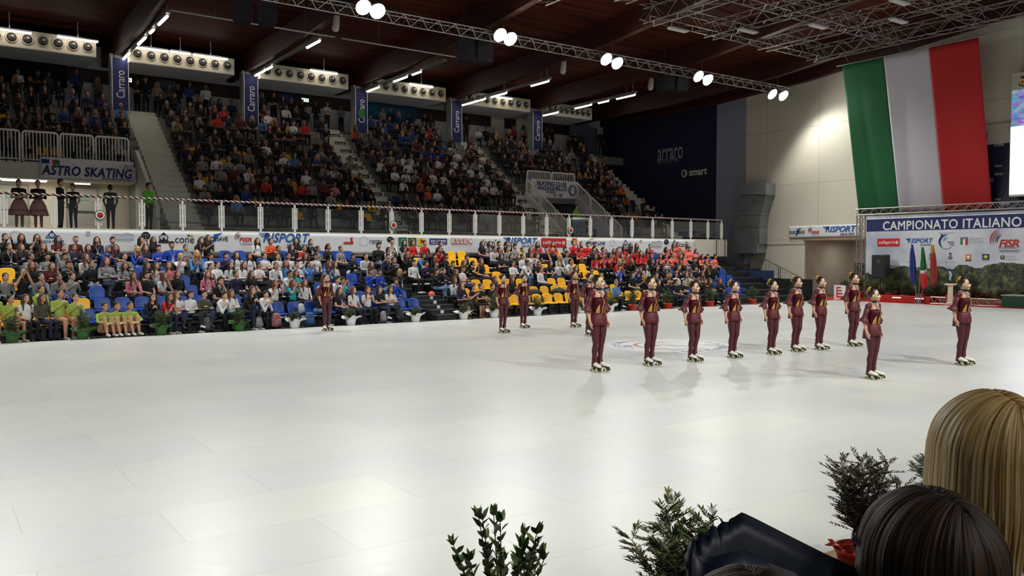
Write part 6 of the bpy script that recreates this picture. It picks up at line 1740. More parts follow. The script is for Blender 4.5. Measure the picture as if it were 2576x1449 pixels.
for k, (px, py, kind, crown) in enumerate(FARP):
    g = onZ(px, py - 3, 0); g.y = max(g.y, 23.98) if g.x < 35 else g.y
    g = onY(px, 700, 23.98); g.z = -.05 if g.y > 23.9 else 0
    if kind == 'red': g = onY(px, 700, 23.98); g.z = -.05
    if (kind, crown) not in src: src[(kind, crown)] = t = plant_src(kind, crown, 3 + len(src))
    else: t = copy_tree(src[(kind, crown)])
    s = 1.0 if px < 1500 else 1.12
    t.location = g; t.rotation_euler = (0, 0, k * 1.3); t.scale = (s, s, s)
    j = ck[kind] = ck.get(kind, -1) + 1
    tag(t, '%s shrub at the far rink edge, %s of its colour from the left' % (NMP[kind], ordinal(j)), 'plant', 'potted shrubs along the far rink edge')

# near shrubs at the bottom of the picture
def pinnate_bush(seed, h, rad, nst, mats, lw=.32, ll=.055, broad=False):
    r = random.Random(seed); m = MB(); st = MB()
    for k in range(nst):
        a = 2 * PI * k / nst + r.uniform(-.35, .35); t = r.uniform(.25, 1.0); hh = h * r.uniform(.72, 1.0) * (1.08 - .28 * t * t)
        p0, p1, p2 = V(.015 * math.cos(a), .015 * math.sin(a), 0), V(rad * .35 * t * math.cos(a), rad * .35 * t * math.sin(a), hh * .5), V(rad * t * math.cos(a), rad * t * math.sin(a), hh)
        bz = lambda f: p0 * (1 - f) ** 2 + p1 * 2 * f * (1 - f) + p2 * f * f
        st.tube([bz(f / 6) for f in range(7)], [.007 - .0008 * f for f in range(7)], 5)
        nb = 11 if not broad else 15
        for q in range(nb):
            f = .22 + .78 * q / (nb - 1); b = bz(min(f, 1)); tg = (bz(min(f + .05, 1.05)) - bz(f - .05)).normalized()
            if broad:
                for s in (0, PI):
                    aa = q * 1.6 + s + r.uniform(-.3, .3); side = V(math.cos(aa), math.sin(aa), .25 + .5 * f)
                    leaflet(m, b, side + tg * .5, V(r.uniform(-.4, .4), r.uniform(-.4, .4), 1), ll * r.uniform(.7, 1.15), ll * lw, r.randrange(len(mats)))
                if q == nb - 1:
                    for s in range(3): leaflet(m, b, tg + V(r.uniform(-.5, .5), r.uniform(-.5, .5), .2), V(r.uniform(-1, 1), r.uniform(-1, 1), .3), ll, ll * lw, r.randrange(len(mats)))
                continue
            for rep in range(3):
                aa = r.uniform(0, 2 * PI); d = (V(math.cos(aa), math.sin(aa), r.uniform(-.1, .8)) + tg * .5).normalized(); bl = r.uniform(.10, .19) * (1.1 - .4 * f)
                e = b + d * bl + V(0, 0, -.02); st.tube([b, b + d * bl * .5 + V(0, 0, .005), e], [.0022, .0017, .001], 4)
                sd = d.cross(V(0, 0, 1)); sd = sd.normalized() if sd.length > .05 else V(1, 0, 0)
                for z in range(5):
                    bb = b.lerp(e, .35 + .16 * z)
                    for s in (-1, 1): leaflet(m, bb, d * .9 + sd * s * r.uniform(.6, 1.0) + V(0, 0, r.uniform(-.1, .5)), V(r.uniform(-.5, .5), r.uniform(-.5, .5), 1), ll * r.uniform(.7, 1.1), ll * lw, r.randrange(len(mats)))
                leaflet(m, e, d, V(0, 0, 1), ll * 1.1, ll * lw, r.randrange(len(mats)))
    return m, st
def near_plant(px, py_top, Y, seed, h, rad, nst, mats, pot, label, **kw):
    g = onY(px, 1300, Y); g.z = -.051
    t = empty('potted_plant', g); tag(t, label, 'plant', 'potted shrubs along the near rink edge')
    ph = .24
    pot_mesh(.115, .155, ph).build('pot', pot, t, smooth=True)
    if pot is wrap_mats['red']:
        m = MB(); rr_ = random.Random(seed)
        for q in range(6):
            an = PI * .55 + q * .5; c_ = V(.15 * math.cos(an), .15 * math.sin(an), ph - .02); e_ = V(.21 * math.cos(an + .15), .21 * math.sin(an + .15), ph + rr_.uniform(-.05, .08)); s_ = V(-math.sin(an), math.cos(an), .3)
            m.add([c_ - s_ * .02, c_ + s_ * .02, e_ + s_ * .05, e_ - s_ * .045, (c_ + e_) / 2 + V(0, 0, .03)], [(0, 1, 4), (1, 2, 4), (2, 3, 4), (3, 0, 4)])
        o = m.build('bow', wrap_mats['red'], t); sd = o.modifiers.new('t', 'SOLIDIFY'); sd.thickness = .003
    m = MB(); m.lathe([(.13, ph - .04), (.10, ph - .02), (.01, ph - .015)], 14); m.build('soil', soil, t)
    top = onY(px, py_top, Y).z
    mm, st = pinnate_bush(seed, top + .051 - ph + .02, rad, nst, mats, **kw)
    o = mm.build('foliage', mats, t); o.location = (0, 0, ph - .02); o = st.build('stems', stem_mat, t); o.location = (0, 0, ph - .02)
    return t
near_plant(1266, 1322, 3.0, 6, .7, .29, 24, leaf_mats, mat('pot_brown', (92, 60, 40), .7), 'broad-leaved shrub at the bottom edge before the rink', broad=True, ll=.062, lw=.46)
near_plant(1712, 1292, 3.05, 9, .7, .30, 12, [leaf_mats[0], leaf_mats[1], leaf_mats[1], mat('leaf_gold', (120, 116, 50), .5)], mat('pot_brown', (92, 60, 40), .7), 'feathery green shrub beside the navy coat', ll=.047, lw=.24)
near_plant(2165, 1156, 3.12, 14, .7, .26, 13, [leaf_mats[0], leaf_red[0], leaf_red[1], leaf_mats[0]], wrap_mats['red'], 'bronze-tipped feathery shrub in red wrapped pot by the rink edge', ll=.036, lw=.27)
near_plant(2385, 1170, 3.35, 19, .6, .26, 10, [leaf_mats[0], leaf_red[1], leaf_mats[1]], wrap_mats['red'], 'feathery shrub mostly hidden behind the blonde hair', ll=.045, lw=.26)

# ------------------------------------------------------------------ stage end: planters, hedge plants, loudspeakers, flags, trophy
for k in range(9):
    px = 2125 + 38 * k; t = copy_tree(src[('red', 'bushy')]); g = onX(px, 700, 37.75); t.location = (g.x, g.y, .006); t.rotation_euler = (0, 0, k * 2.1); t.scale = (1.25, 1.25, 1.55 if k % 2 else 1.3)
    tag(t, 'dark green potted shrub in the row before the backdrop, %s from the left' % ordinal(k), 'plant', 'potted shrubs before the backdrop')
a, b = onX(2216, 755, 37.2), onX(2342, 757, 37.2)
t = empty('planter_box', (37.2, (a.y + b.y) / 2, .006)); tag(t, 'long low red planter box with lit slots before the backdrop', 'planter')
hl = (a.y - b.y) / 2
m = MB(); m.cbox((0, 0, .16), (.24, hl * 2, .32), 0, .02); m.build('box', mat('planter_red', (168, 32, 22), .6), t)
m = MB()
for q in (-.6, .3): m.box(-.125, -.12, hl * q - .2, hl * q + .2, .2, .24)
m.build('light_slot', mat('slot_glow', (255, 250, 235), .4, emit=2.5), t)
g = onX(2108, 762, 36.75)
t = empty('stand_sign', (36.9, g.y, .006)); tag(t, 'small white board with red bars at the passage corner', 'sign')
m = MB(); m.cbox((0, 0, .36), (.08, .62, .72), 0, .01); m.build('board', banner_white, t)
m = MB()
for q in range(4): m.box(-.047, -.041, -.22 + .05 * q, .1, .12 + .15 * q, .19 + .15 * q)
m.box(-.047, -.041, .1, .16, .12, .64); m.build('red_mark', ink_red, t)
def speaker(px0, px1, py0, py1, X, label, pole=True):
    a, b = onX(px0, py1, X), onX(px1, py0, X); zz0, zz1 = onX((px0 + px1) / 2, py1, X).z, onX((px0 + px1) / 2, py0, X).z
    t = empty('loudspeaker', (X, (a.y + b.y) / 2, .006)); tag(t, label, 'loudspeaker')
    hw = abs(a.y - b.y) / 2
    m = MB(); m.cbox((.2, 0, (zz0 + zz1) / 2 - .006), (.42, hw * 2, zz1 - zz0), 0, .03); m.build('cabinet', mat('cabinet_black', (22, 22, 24), .6), t)
    m = MB(); m.box(-.018, -.01, -hw * .85, hw * .85, zz0 + .05, zz1 - .05); m.build('grille', mat('grille_black', (30, 30, 33), .7), t)
    m = MB(); R = Matrix.Rotation(-PI / 2, 4, 'Y'); m.lathe([(.11, .0), (.1, .012), (.03, .004)], 14, 0, Matrix.Translation((-.02, 0, zz0 + (zz1 - zz0) * .72)) @ R); m.build('horn', mat('horn_grey', (70, 70, 74), .4), t)
    m = MB(); m.cyl((.2, 0, .3), (.2, 0, zz0), .02, n=8); m.build('pole', black_plastic, t)
    for q in range(3):
        an = 2 * PI * q / 3; m = MB(); m.cyl((.2, 0, .55), (.2 + .42 * math.cos(an), .42 * math.sin(an), .012), .013, n=6); m.build('leg', black_plastic, t)
speaker(2192, 2228, 641, 700, 37.6, 'tall black loudspeaker on a stand before the backdrop edge')
speaker(2149, 2178, 661, 691, 38.9, 'black loudspeaker on a stand beside the truss upright')
# three flags in one stand
g = onX(2311, 769, 36.95)
t = empty('flag_stand', (36.95, g.y, .006)); tag(t, 'small metal stand holding three flags before the backdrop', 'stand')
m = MB(); m.cyl((0, 0, 0), (0, 0, .03), .22, n=20); m.cyl((0, 0, .03), (0, 0, .18), .05, n=12); m.build('foot', steel, t)
for q in (-1, 0, 1):
    m = MB(); m.cyl((0, .09 * q, .02), (0, .10 * q, .45), .024, n=8); m.build('socket', steel, t)
FL = [(2290, 602, [('blue_field', (24, 40, 110))], 'navy blue flag on a pole, first of three before the backdrop'), (2318, 610, [('green_band', (16, 92, 48)), ('white_band', (196, 192, 200)), ('red_band', (190, 28, 30))], 'green, white and red flag on a pole, middle of three'), (2345, 603, [('gold_field', (176, 120, 40)), ('red_field', (140, 40, 34))], 'gold and red fringed flag on a pole, last of three')]
for q, (px, py, bands, label) in enumerate(FL):
    base = V(36.95, g.y - .10 * (q - 1), .19); tip = onX(px, py, 36.95); top = V(36.95, tip.y, tip.z)
    t = empty('flag', base); tag(t, label, 'flag', 'flags in the stand')
    d = top - base
    m = MB(); m.cyl((0, 0, 0), d, .016, n=8); m.ell(d + V(0, 0, .05), (.025, .025, .06), 8, 6); m.build('pole', mat('pole_grey', (176, 172, 164), .35, .6), t, smooth=True)
    # cloth hanging in folds from the upper part of the pole
    ph = q * 1.7; ln = 1.8; nb = len(bands); cuts = (0, 1) if nb == 1 else (0, .55, .63, 1) if nb == 3 else (0, .22, 1)
    def fold_ring(v):
        c_ = d * .93 + V(0, -.06 - .10 * v, -.04 - ln * v); out = []
        rr = .03 + .085 * math.sin(min(1, v * 1.5 + .05) * PI * .5) * (1 - .35 * max(0, v - .75) * 2)
        if v > .9: c_ = c_ + V(0, 0, .0)
        for k in range(30):
            an = 2 * PI * k / 30; f = 1 + .42 * math.sin(5 * an + ph + 1.2 * v)
            out.append(c_ + V(.45 * rr * f * math.cos(an), rr * f * math.sin(an), .10 * v * math.sin(an + ph)))
        return out
    for k, (nm, c) in enumerate(bands):
        v0, v1 = cuts[k], cuts[k + 1]; n_ = max(3, int(14 * (v1 - v0)))
        m = MB(); m.loft([fold_ring(v0 + (v1 - v0) * i / n_) for i in range(n_ + 1)]); o = m.build(nm, mat('flag_' + nm + str(q), c, .8), t, smooth=True)
# trophy on its pedestal
g = onX(2390, 771, 37.0)
t = empty('pedestal', (37.0, g.y, .006)); tag(t, 'cream column pedestal carrying the trophy', 'pedestal')
zt = onX(2390, 713, 37.0).z
m = MB(); m.cbox((0, 0, .04), (.36, .36, .08), 0, .01); m.lathe([(.15, .08), (.15, .12), (.115, .16), (.105, zt - .16), (.13, zt - .1), (.15, zt - .08)], 20); m.cbox((0, 0, zt - .045), (.36, .36, .08), 0, .01); m.build('column_body', mat('pedestal_cream', (214, 196, 176), .6), t, smooth=False)
t = empty('trophy', (37.0, g.y, zt + .001)); tag(t, 'silver and blue figure trophy on the cream pedestal', 'trophy')
m = MB(); m.lathe([(.10, 0), (.10, .05), (.06, .06), (.06, .10)], 14); m.build('base', mat('trophy_base', (30, 30, 36), .4), t)
m = MB(); m.tube([(0, 0, .1), (.0, .03, .22), (0, -.01, .36), (0, .02, .48), (0, .05, .56)], [.03, .045, .06, .05, .02], 10); m.build('figure', mat('trophy_silver', (206, 208, 216), .25, .7), t, smooth=True)
m = MB(); m.ell((0, .05, .60), (.05, .06, .06), 10, 8); m.tube([(0, -.01, .36), (-.02, -.09, .5), (0, -.02, .62)], .018, 6); m.build('crest', mat('trophy_blue', (40, 60, 150), .3, .4), t, smooth=True)
# green podium, low trusses
g0, g1 = onX(2516, 770, 36.95), onX(2640, 773, 36.95)
t = empty('podium', (37.3, (g0.y + g1.y) / 2, .006)); tag(t, 'low dark green podium with pale top at the right edge', 'podium')
hl = (g0.y - g1.y) / 2; zt = onX(2540, 743, 36.95).z
m = MB(); m.cbox((.2, 0, zt / 2 - .02), (.9, hl * 2, zt - .04), 0, .01); m.build('body', mat('podium_green', (14, 62, 42), .7), t)
m = MB(); m.cbox((.2, 0, zt - .02), (.94, hl * 2 + .04, .04), 0, .008); m.build('top_board', mat('podium_top', (150, 156, 146), .6), t)
for k, (pa, pb) in enumerate(((2345, 2382), (2400, 2450), (2455, 2512))):
    a, b = onX(pa, 755, 37.15), onX(pb, 755, 37.15); t = empty('floor_truss', (37.15, a.y, .03)); tag(t, 'short aluminium truss lying on the carpet, %s from the left' % ordinal(k), 'truss', 'low trusses on the carpet')
    truss_mesh((0, 0, .145), (0, b.y - a.y, .145), .28, .4, tri=False, r=.024, rd=.012).build('truss', alu, t); m = MB(); m.box(-.14, .14, -.1, 0, -.024, .0); m.build('foot', steel, t)

# ------------------------------------------------------------------ black stair railing and cloth at the end of the lower stand
t = empty('stair_railing', (36.3, 0, 0)); tag(t, 'black bar railing of the stair at the end of the lower stand', 'railing')
blk = mat('rail_black', (18, 18, 20), .45)
segs = [(31.1, 30.55), (30.45, 28.9), (28.8, 26.95), (26.85, 25.6)]
def rz(y): return max(0.0, min(1.98, (y - 25.6) / (30.4 - 25.6) * 1.98))
for ya, yb in segs:
    pa, pb = V(0, ya, rz(ya)), V(0, yb, rz(yb)); up = V(0, 0, 1)
    m = MB(); m.tube([pa, pa + up * 1.08, pb + up * 1.08, pb], .024, 6); m.cyl(pa + up * .12, pb + up * .12, .016, n=6); m.build('rail_frame', blk, t)
    m = MB(); n = max(3, int(abs(ya - yb) / .13))
    for k in range(1, n): q = pa.lerp(pb, k / n); m.cyl(q + up * .12, q + up * 1.07, .009, n=4)
    m.build('bars', blk, t)
m = MB()
for k in range(8):
    y1 = 31.1 - k * .69; m.box(36.32, 37.5, y1 - .70, y1, -.05, 1.98 - .25 * k)
struct(m.build('trim_7', mat('stair_black', (20, 20, 22), .8)))
m = MB(); m.box(36.21, 36.26, 24.9, 31.0, -.05, 1.0); m.build('temp', black_cloth); o = bpy.data.objects['temp']; o.name = 'wall_stand_skirt'; struct(o)
a, b = onX(1850, 700, 36.15), onX(1946, 700, 36.15)
t = empty('blue_tarp', (36.18, 0, 0)); tag(t, 'dark blue tarpaulin hung on the black stair railing', 'tarpaulin')
m = MB()
for k in range(1): m.box(-.03, .0, b.y, a.y, onX(1900, 706, 36.15).z, onX(1900, 680, 36.15).z)
m.build('cloth', mat('tarp_blue', (26, 40, 84), .7), t)

# ------------------------------------------------------------------ bags and things left among the seats
def backpack(px, py, Y, z, col, label, s=1.0, rot=0.0):
    g = onY(px, py, Y); t = empty('backpack', (g.x, Y, z), rot); t.scale = (s, s, s); tag(t, label, 'bag', 'bags in the lower stand')
    m = MB(); m.loft([ring_ell(0, 0, 0.002, .13, .08, 16), ring_ell(0, 0, .04, .165, .105, 16), ring_ell(0, .005, .25, .16, .10, 16), ring_ell(0, .01, .37, .13, .085, 16), ring_ell(0, .015, .42, .06, .045, 16)]); m.build('bag_body', col, t, smooth=True)
    m = MB(); m.loft([ring_ell(0, -.085, .04, .11, .04, 14), ring_ell(0, -.095, .10, .12, .045, 14), ring_ell(0, -.09, .20, .11, .04, 14), ring_ell(0, -.08, .23, .08, .025, 14)]); m.build('front_pocket', col, t, smooth=True)
    m = MB(); m.tube([(-.04, .03, .40), (-.03, .03, .45), (.03, .03, .45), (.04, .03, .40)], .01, 6); m.build('handle', black_plastic, t)
backpack(695, 805, 24.36, .03, noise_mat('pink_pattern', (176, 120, 124), (120, 66, 74), 22, .8), 'pink patterned backpack on the ground before the blue seats', 1.0, .2)
backpack(779, 805, 24.36, .03, noise_mat('blue_pack', (40, 84, 150), (60, 90, 120), 5, .8), 'blue backpack on the ground beside a white-wrapped shrub', .95)
backpack(522, 815, 24.38, .03, mat('grey_pack', (84, 84, 82), .8), 'grey backpack on the ground under the front row', .9, -.3)
backpack(652, 815, 24.36, .03, mat('pale_bag', (132, 134, 134), .4), 'pale plastic bag on the ground beside the fourth green-wrapped shrub', .8, .5)
backpack(1005, 800, 24.36, .03, noise_mat('black_pack', (24, 24, 26), (60, 60, 62), 14, .8), 'black printed bag on the ground near the dark steps', 1.0, .9)
backpack(965, 795, 24.36, .03, mat('lilac_pack', (150, 136, 150), .8), 'pale lilac bag on the ground before the eating girls', .8, .1)
backpack(1086, 705, ROW_Y + .9 * 2 - .42, row_floor(2), mat('coral_bag', (250, 92, 66), .7), 'bright coral bag among the spectators by the dark steps', .95, .3)
backpack(1240, 672, ROW_Y + .9 * 4 - .2, row_floor(4), mat('red_bag', (180, 36, 40), .7), 'red bag among the yellow seats', .85, .3)
backpack(1135, 640, ROW_Y + .9 * 6 - .3, row_floor(6), mat('dark_pack', (30, 30, 44), .8), 'dark backpack on the top row of the yellow block', .95, .3)
backpack(758, 778, ROW_Y - .1, row_floor(0) + .44, mat('silver_bag', (186, 188, 190), .4), 'silvery bag on a blue seat behind the pink backpack', .7, .4)
def coat(px, py, Y, z, col, label, s=1.0):
    g = onY(px, py, Y); t = empty('folded_coat', (g.x, Y, z)); t.scale = (s, s, s); tag(t, label, 'coat', 'coats laid over seats')
    m = MB(); r = random.Random(int(px)); rings = []
    for k, (zz, rx, ry) in enumerate(((0.002, .24, .20), (.06, .27, .22), (.12, .24, .19), (.17, .15, .12), (.18, .04, .03))):
        rings.append([(rx * (1 + .14 * math.sin(3 * a + k + px) + .06 * r.uniform(-1, 1)) * math.cos(a), ry * (1 + .12 * math.sin(4 * a + px)) * math.sin(a), zz + .02 * math.sin(3 * a + px) * (k > 1)) for a in (2 * PI * j / 22 for j in range(22))])
    m.loft(rings); m.build('cloth', col, t, smooth=True)
    m = MB(); m.tube([(-.16, -.2, .06), (-.05, -.24, .10), (.1, -.22, .05), (.2, -.1, .03)], [.03, .05, .045, .03], 8); m.build('sleeve', col, t, smooth=True)
coat(668, 700, ROW_Y + .9 * 1, row_floor(1) + .44, noise_mat('fur_cream', (186, 174, 150), (150, 136, 116), 30, .9), 'cream fur-trimmed coat in a heap on the second row', 1.1)
coat(890, 650, ROW_Y + .9 * 4 + .1, row_floor(4) + .44, mat('white_jacket', (216, 216, 214), .8), 'white jacket over a seat in the fifth row', 1.0)
coat(1070, 662, ROW_Y + .9 * 4, row_floor(4) + .44, mat('white_jacket', (216, 216, 214), .8), 'white jacket over a seat beside the light blue shirt', .8)
coat(1345, 715, ROW_Y + .9 * 1, row_floor(1) + .44, mat('black_jacket', (20, 20, 22), .8), 'black jacket over a yellow seat, first of two', 1.2)
coat(1405, 722, ROW_Y + .9 * 1, row_floor(1) + .44, mat('black_jacket', (20, 20, 22), .8), 'black jacket over a yellow seat, second of two', 1.3)
# camera tripod by the back wall
g = onY(205, 215, 43.4)
t = empty('camera_tripod', (g.x, 43.4, WALK_Z)); tag(t, 'dark camera tripod on the walkway beside the person in blue', 'tripod')
for q in range(3):
    an = 2 * PI * q / 3 + .4; m = MB(); m.cyl((0, 0, 1.25), (.42 * math.cos(an), .42 * math.sin(an), .01), .018, n=6); m.build('leg', black_plastic, t)
m = MB(); m.cbox((0, 0, 1.38), (.14, .28, .16), 0, .02); m.cyl((0, -.14, 1.38), (0, -.26, 1.38), .05, n=12); m.cyl((0, 0, 1.2), (0, 0, 1.31), .03, n=8); m.build('camera', black_plastic, t)

# ------------------------------------------------------------------ spectators close by, seen from behind
NEAR_FLOOR = .62
m = MB(); m.box(-.6, 4.2, -1.2, 1.9, -.06, NEAR_FLOOR)
struct(m.build('floor_near_stand', dark_platform))
def strand_hair(parent, C, yaw, rx, ry, rz, length, mats, seed, n=900, end=None, root=.5, lift=0.0):
    """long straight hair in fine locks, combed from a parting on the crown and hanging down; local frame: -Y is the face"""
    r = np.random.RandomState(seed); nphi, nd, nh = 600, 38, 24
    phi = np.linspace(0, 2 * PI, nphi, endpoint=False)[:, None]; rows = np.arange(nd + nh + 1)[None, :]
    f = rows / (nd + nh)                                           # 0 at the parting, 1 at the tips
    th = np.clip(rows / nd, 0, 1) * PI / 2; hang = np.clip((rows - nd) / nh, 0, 1)
    def waves(ks, drift):
        out = 0
        for k in ks: out = out + np.sin(k * phi + r.uniform(0, 6.28) + r.uniform(-drift, drift) * f * 6 + r.uniform(.2, .8) * np.sin(r.randint(2, 5) * phi + 3 * f))
        return out / len(ks) ** .5
    lock = waves((9, 13, 17, 22), 1.0) * .010 + waves((37, 45, 58, 71), 1.4) * .005 + waves((101, 126, 141), 1.0) * .0022
    amp = np.clip(f * 3.2, .12, 1)
    k = 1 + lock * amp
    st = np.sin(th)
    sy = ry * (.36 * np.sin(phi) + .16)
    x = rx * st * np.cos(phi) * k + 0 * f; y = ry * st * np.sin(phi) * k + sy * (1 - st)
    z = rz * np.sqrt(np.clip(1 - (st * np.cos(phi)) ** 2 - np.clip(st * np.sin(phi) + sy / ry * (1 - st), -1, 1) ** 2, 0, 1)) * (1 + lock * .6)
    z = np.where(rows >= nd, 0, z)
    # the parting: a shallow groove
    z = z - .004 * np.exp(-(f / .03) ** 2)
    xe, ye = x[:, nd:nd + 1], y[:, nd:nd + 1]
    ends = np.array([[end(V(float(a_), float(b_), 0)) if end else -length] for a_, b_ in zip(xe[:, 0], ye[:, 0])]) * (1 + .05 * waves((31, 47, 83), 0)[:, :1])
    bulge = 1 + .05 * np.sin(PI * np.clip(hang * 1.3, 0, 1)) - .16 * hang ** 2
    x = np.where(rows > nd, xe * bulge * (1 + (lock - lock[:, nd:nd + 1]) * 1.3), x); y = np.where(rows > nd, ye * bulge * (1 + (lock - lock[:, nd:nd + 1]) * 1.3), y)
    z = np.where(rows > nd, ends * hang, z)
    P = np.stack([x, y, z], -1).reshape(-1, 3); nr = nd + nh + 1
    i = np.arange(nphi)[:, None]; j = np.arange(nr - 1)[None, :]; i2 = (i + 1) % nphi
    F = np.stack([i * nr + j, i * nr + j + 1, i2 * nr + j + 1, i2 * nr + j], -1).reshape(-1, 4)
    tone = waves((11, 19, 29), .5) * .55 + waves((53, 67, 89, 113), .4) * .6 + waves((151, 173, 197, 223), .3) * .6 + r.normal(0, .25, (nphi, 1))
    tone = tone[:, :nr - 1] + .0 * f[:, :nr - 1]
    dark = np.exp(-(f[:, :nr - 1] / .13) ** 2) * root * 2.2 + .25 * np.clip(f[:, :nr - 1] - .45, 0, 1)
    t_ = tone + lift - dark; mi = np.digitize(t_, [-1.35, -.55, .15, .85])    # root, honey, mid, pale, palest
    m = MB(); m.ell((0, 0, 0), (rx * .975, ry * .975, rz * .975), 28, 16)
    m.m = [0] * len(m.f); n0 = len(m.v)
    P0 = P; m.v += [tuple(p) for p in P]; m.f += [tuple(int(q) + n0 for q in ff) for ff in F]; m.m += [int(q) for q in mi.reshape(-1)]
    rr = random.Random(seed)
    for s in range(24):                                            # a few stray hairs
        q = rr.randrange(nphi); j0 = rr.randrange(3, nd); pts = [V(*P[q * nr + min(nr - 1, j0 + 4 * t2)]) * (1.006 + .006 * math.sin(t2)) for t2 in range(5)]
        m.tube(pts, [.0003, .0005, .0005, .0004, .0002], 3, 2, cap=False)
    o = m.build('hair', mats, parent, smooth=True)
    o.location = C; o.rotation_euler = (0, 0, yaw)
    return o
blonde = [mat('hair_blonde_root', (104, 80, 52), .46, spec=.4), mat('hair_blonde_honey', (158, 124, 74), .46, spec=.4), mat('hair_blonde_mid', (192, 158, 98), .46, spec=.4), mat('hair_blonde_pale', (216, 184, 124), .46, spec=.4), mat('hair_blonde_bright', (232, 206, 152), .46, spec=.4)]
brown = [mat('hair_brown_dark', (26, 18, 14), .55, spec=.3), mat('hair_brown_deep', (38, 27, 20), .55, spec=.3), mat('hair_brown_mid', (50, 36, 26), .55, spec=.3), mat('hair_brown_warm', (64, 46, 33), .55, spec=.3), mat('hair_brown_light', (84, 63, 44), .55, spec=.3)]
def near_person(px, py_top, d, face_deg, scale, shirt, label, rxyz, length, mats, seed, n, end=None, extra_top=.112):
    """head top at the given pixel and depth, body seated on the near stand"""
    rr = ray(px, py_top); top = V(0, 0, CAM_H) + rr * d
    me, hd, nk = POSE['lap']
    C = top - V(0, 0, rxyz[2] + .010)
    sc_ = (C.z - NEAR_FLOOR) / hd.z
    yaw = math.radians(face_deg + 90)
    off = Matrix.Rotation(yaw, 3, 'Z') @ (hd * sc_)
    o = add_person('lap', (C.x - off.x, C.y - off.y, NEAR_FLOOR), yaw, sc_, shirt, 'none', False, random.Random(3))
    tag(o, label, 'person')
    strand_hair(o, hd + V(0, .012, .010), 0, rxyz[0] / sc_, rxyz[1] / sc_, rxyz[2] / sc_, length / sc_, mats, seed, n, end=end, lift=.45 if mats is blonde else 0.0)
    return o, sc_, hd
knit = noise_mat('sparkly_knit', (214, 208, 196), (120, 116, 108), 120, .5, bump=.8, p0=.3, p1=.6)
SHM['knit'] = knit; SHIRT['knit'] = ('cream', (214, 208, 196))
ob, s_, hd_ = near_person(2492, 977, 1.5, 62, 1, 'w', 'person with long straight blonde hair and sparkly cream knit, seen from behind', (.104, .120, .118), .30, blonde, 31, 0, end=lambda p: -.172 - .78 * p.x)
for i in (1, 4): ob.material_slots[i].material = knit
ob, s_, hd_ = near_person(2330, 1220, 1.26, 74, 1, 'k', 'person with long straight dark brown hair and glasses, seen from behind', (.096, .112, .108), .42, brown, 32, 0)
m = MB()
for s in (-1, 1):
    arc_band(m, Matrix.Translation(hd_ + V(s * .036, -.098, .018)) @ Matrix.Rotation(PI / 2, 4, 'X'), 0, 0, .024, .029, 0, 2 * PI, 0, 18)
    m.tube([hd_ + V(s * .064, -.095, .024), hd_ + V(s * .088, -.07, .024), hd_ + V(s * .088, .01, .012)], .004, 6)
m.tube([hd_ + V(-.010, -.100, .024), hd_ + V(0, -.104, .028), hd_ + V(.010, -.100, .024)], .0028, 5)
m.build('glasses', mat('glasses_violet', (78, 44, 92), .25), ob)
ob, s_, hd_ = near_person(1888, 1424, .98, 70, 1, 'n', 'person with brown hair just showing under the navy coat at the bottom edge', (.094, .108, .104), .12, brown, 33, 0)
# navy coat thrown over the rail in front
navy_nylon = noise_mat('navy_nylon', (9, 20, 36), (16, 32, 52), 6, .5, bump=.25)
ridge = [(1728, 1402, 1.20), (1745, 1362, 1.20), (1790, 1336, 1.21), (1832, 1318, 1.22), (1866, 1297, 1.23), (1905, 1316, 1.24), (1980, 1354, 1.26), (2070, 1399, 1.29), (2160, 1440, 1.32), (2230, 1475, 1.34)]
R3 = [V(0, 0, CAM_H) + ray(px, py) * d for px, py, d in ridge]
t = empty('navy_coat', R3[4] - V(0, 0, .35)); tag(t, 'crumpled navy nylon coat peaking beside the feathery green shrub', 'coat')
m = MB(); nu = 54; nv = 28; vs = []
def rid(u):
    f = u * (len(R3) - 1); i = min(int(f), len(R3) - 2); return R3[i].lerp(R3[i + 1], f - i)
toC = (V(0, 0, CAM_H) - R3[4]); toC.z = 0; toC.normalize()
rn = random.Random(7); hn = nv // 2
def tri(x): return abs((x / PI) % 2 - 1)
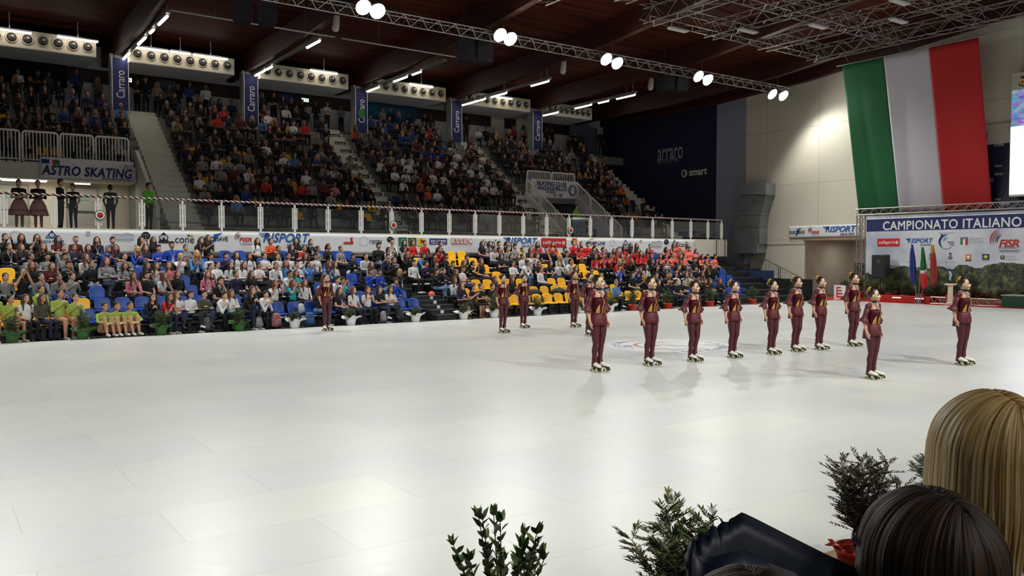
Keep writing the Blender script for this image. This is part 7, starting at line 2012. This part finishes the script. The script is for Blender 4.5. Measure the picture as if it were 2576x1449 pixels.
for i in range(nu + 1):
    u = i / nu; p = rid(u); left = max(0, 1 - u / .42)
    for j in range(-hn, hn + 1):
        v = j / hn; a = abs(v)
        crease = .030 * (tri(u * 9 - 2.6 * a) - .5) * a + .018 * (tri(u * 21 + 4.5 * a + 1) - .5) * a + .016 * left * (tri(u * 60 + a * 11) - .5) * min(1, a * 4 + .3)
        out = toC * ((.10 * a + crease) * (1 if v > 0 else -1)) + V(0, 0, -.34 * a + .008 * left * math.sin(u * 90) * (1 - a))
        vs.append(p + out - t.location)
w2 = 2 * hn + 1
m.add(vs, [(i * w2 + j, (i + 1) * w2 + j, (i + 1) * w2 + j + 1, i * w2 + j + 1) for i in range(nu) for j in range(w2 - 1)])
o = m.build('cloth', navy_nylon, t, smooth=True); sd = o.modifiers.new('t', 'SOLIDIFY'); sd.thickness = .005
m = MB(); pl = [(1752, 1400, 1.12), (1800, 1392, 1.115), (1868, 1380, 1.11), (1926, 1408, 1.115), (1992, 1440, 1.12), (2060, 1475, 1.13)]
P3 = [V(0, 0, CAM_H) + ray(px, py) * d - t.location for px, py, d in pl]; vs = []
for k, p in enumerate(P3):
    for j in range(7): vs.append(p + toC * (.012 * j + .008 * (j % 2) * (1 if k % 2 else -1)) + V(0, 0, -.030 * j - .004 * (k % 2)))
m.add(vs, [(k * 7 + j, (k + 1) * 7 + j, (k + 1) * 7 + j + 1, k * 7 + j + 1) for k in range(len(P3) - 1) for j in range(6)])
o = m.build('lapel', navy_nylon, t, smooth=True); sd = o.modifiers.new('t', 'SOLIDIFY'); sd.thickness = .006
t = empty('seat_rail', (R3[5].x, R3[5].y, NEAR_FLOOR)); tag(t, 'dark seat rail under the navy coat', 'rail')
m = MB(); dirr = (R3[8] - R3[5]); m.cyl((0, 0, 0), (0, 0, R3[5].z - NEAR_FLOOR - .12), .018, n=8); m.cyl((0, 0, R3[5].z - NEAR_FLOOR - .12), V(0, 0, R3[5].z - NEAR_FLOOR - .12) + dirr, .018, n=8); m.build('bar', black_plastic, t)
for me_ in list(bpy.data.meshes):
    if me_.users == 0: bpy.data.meshes.remove(me_)
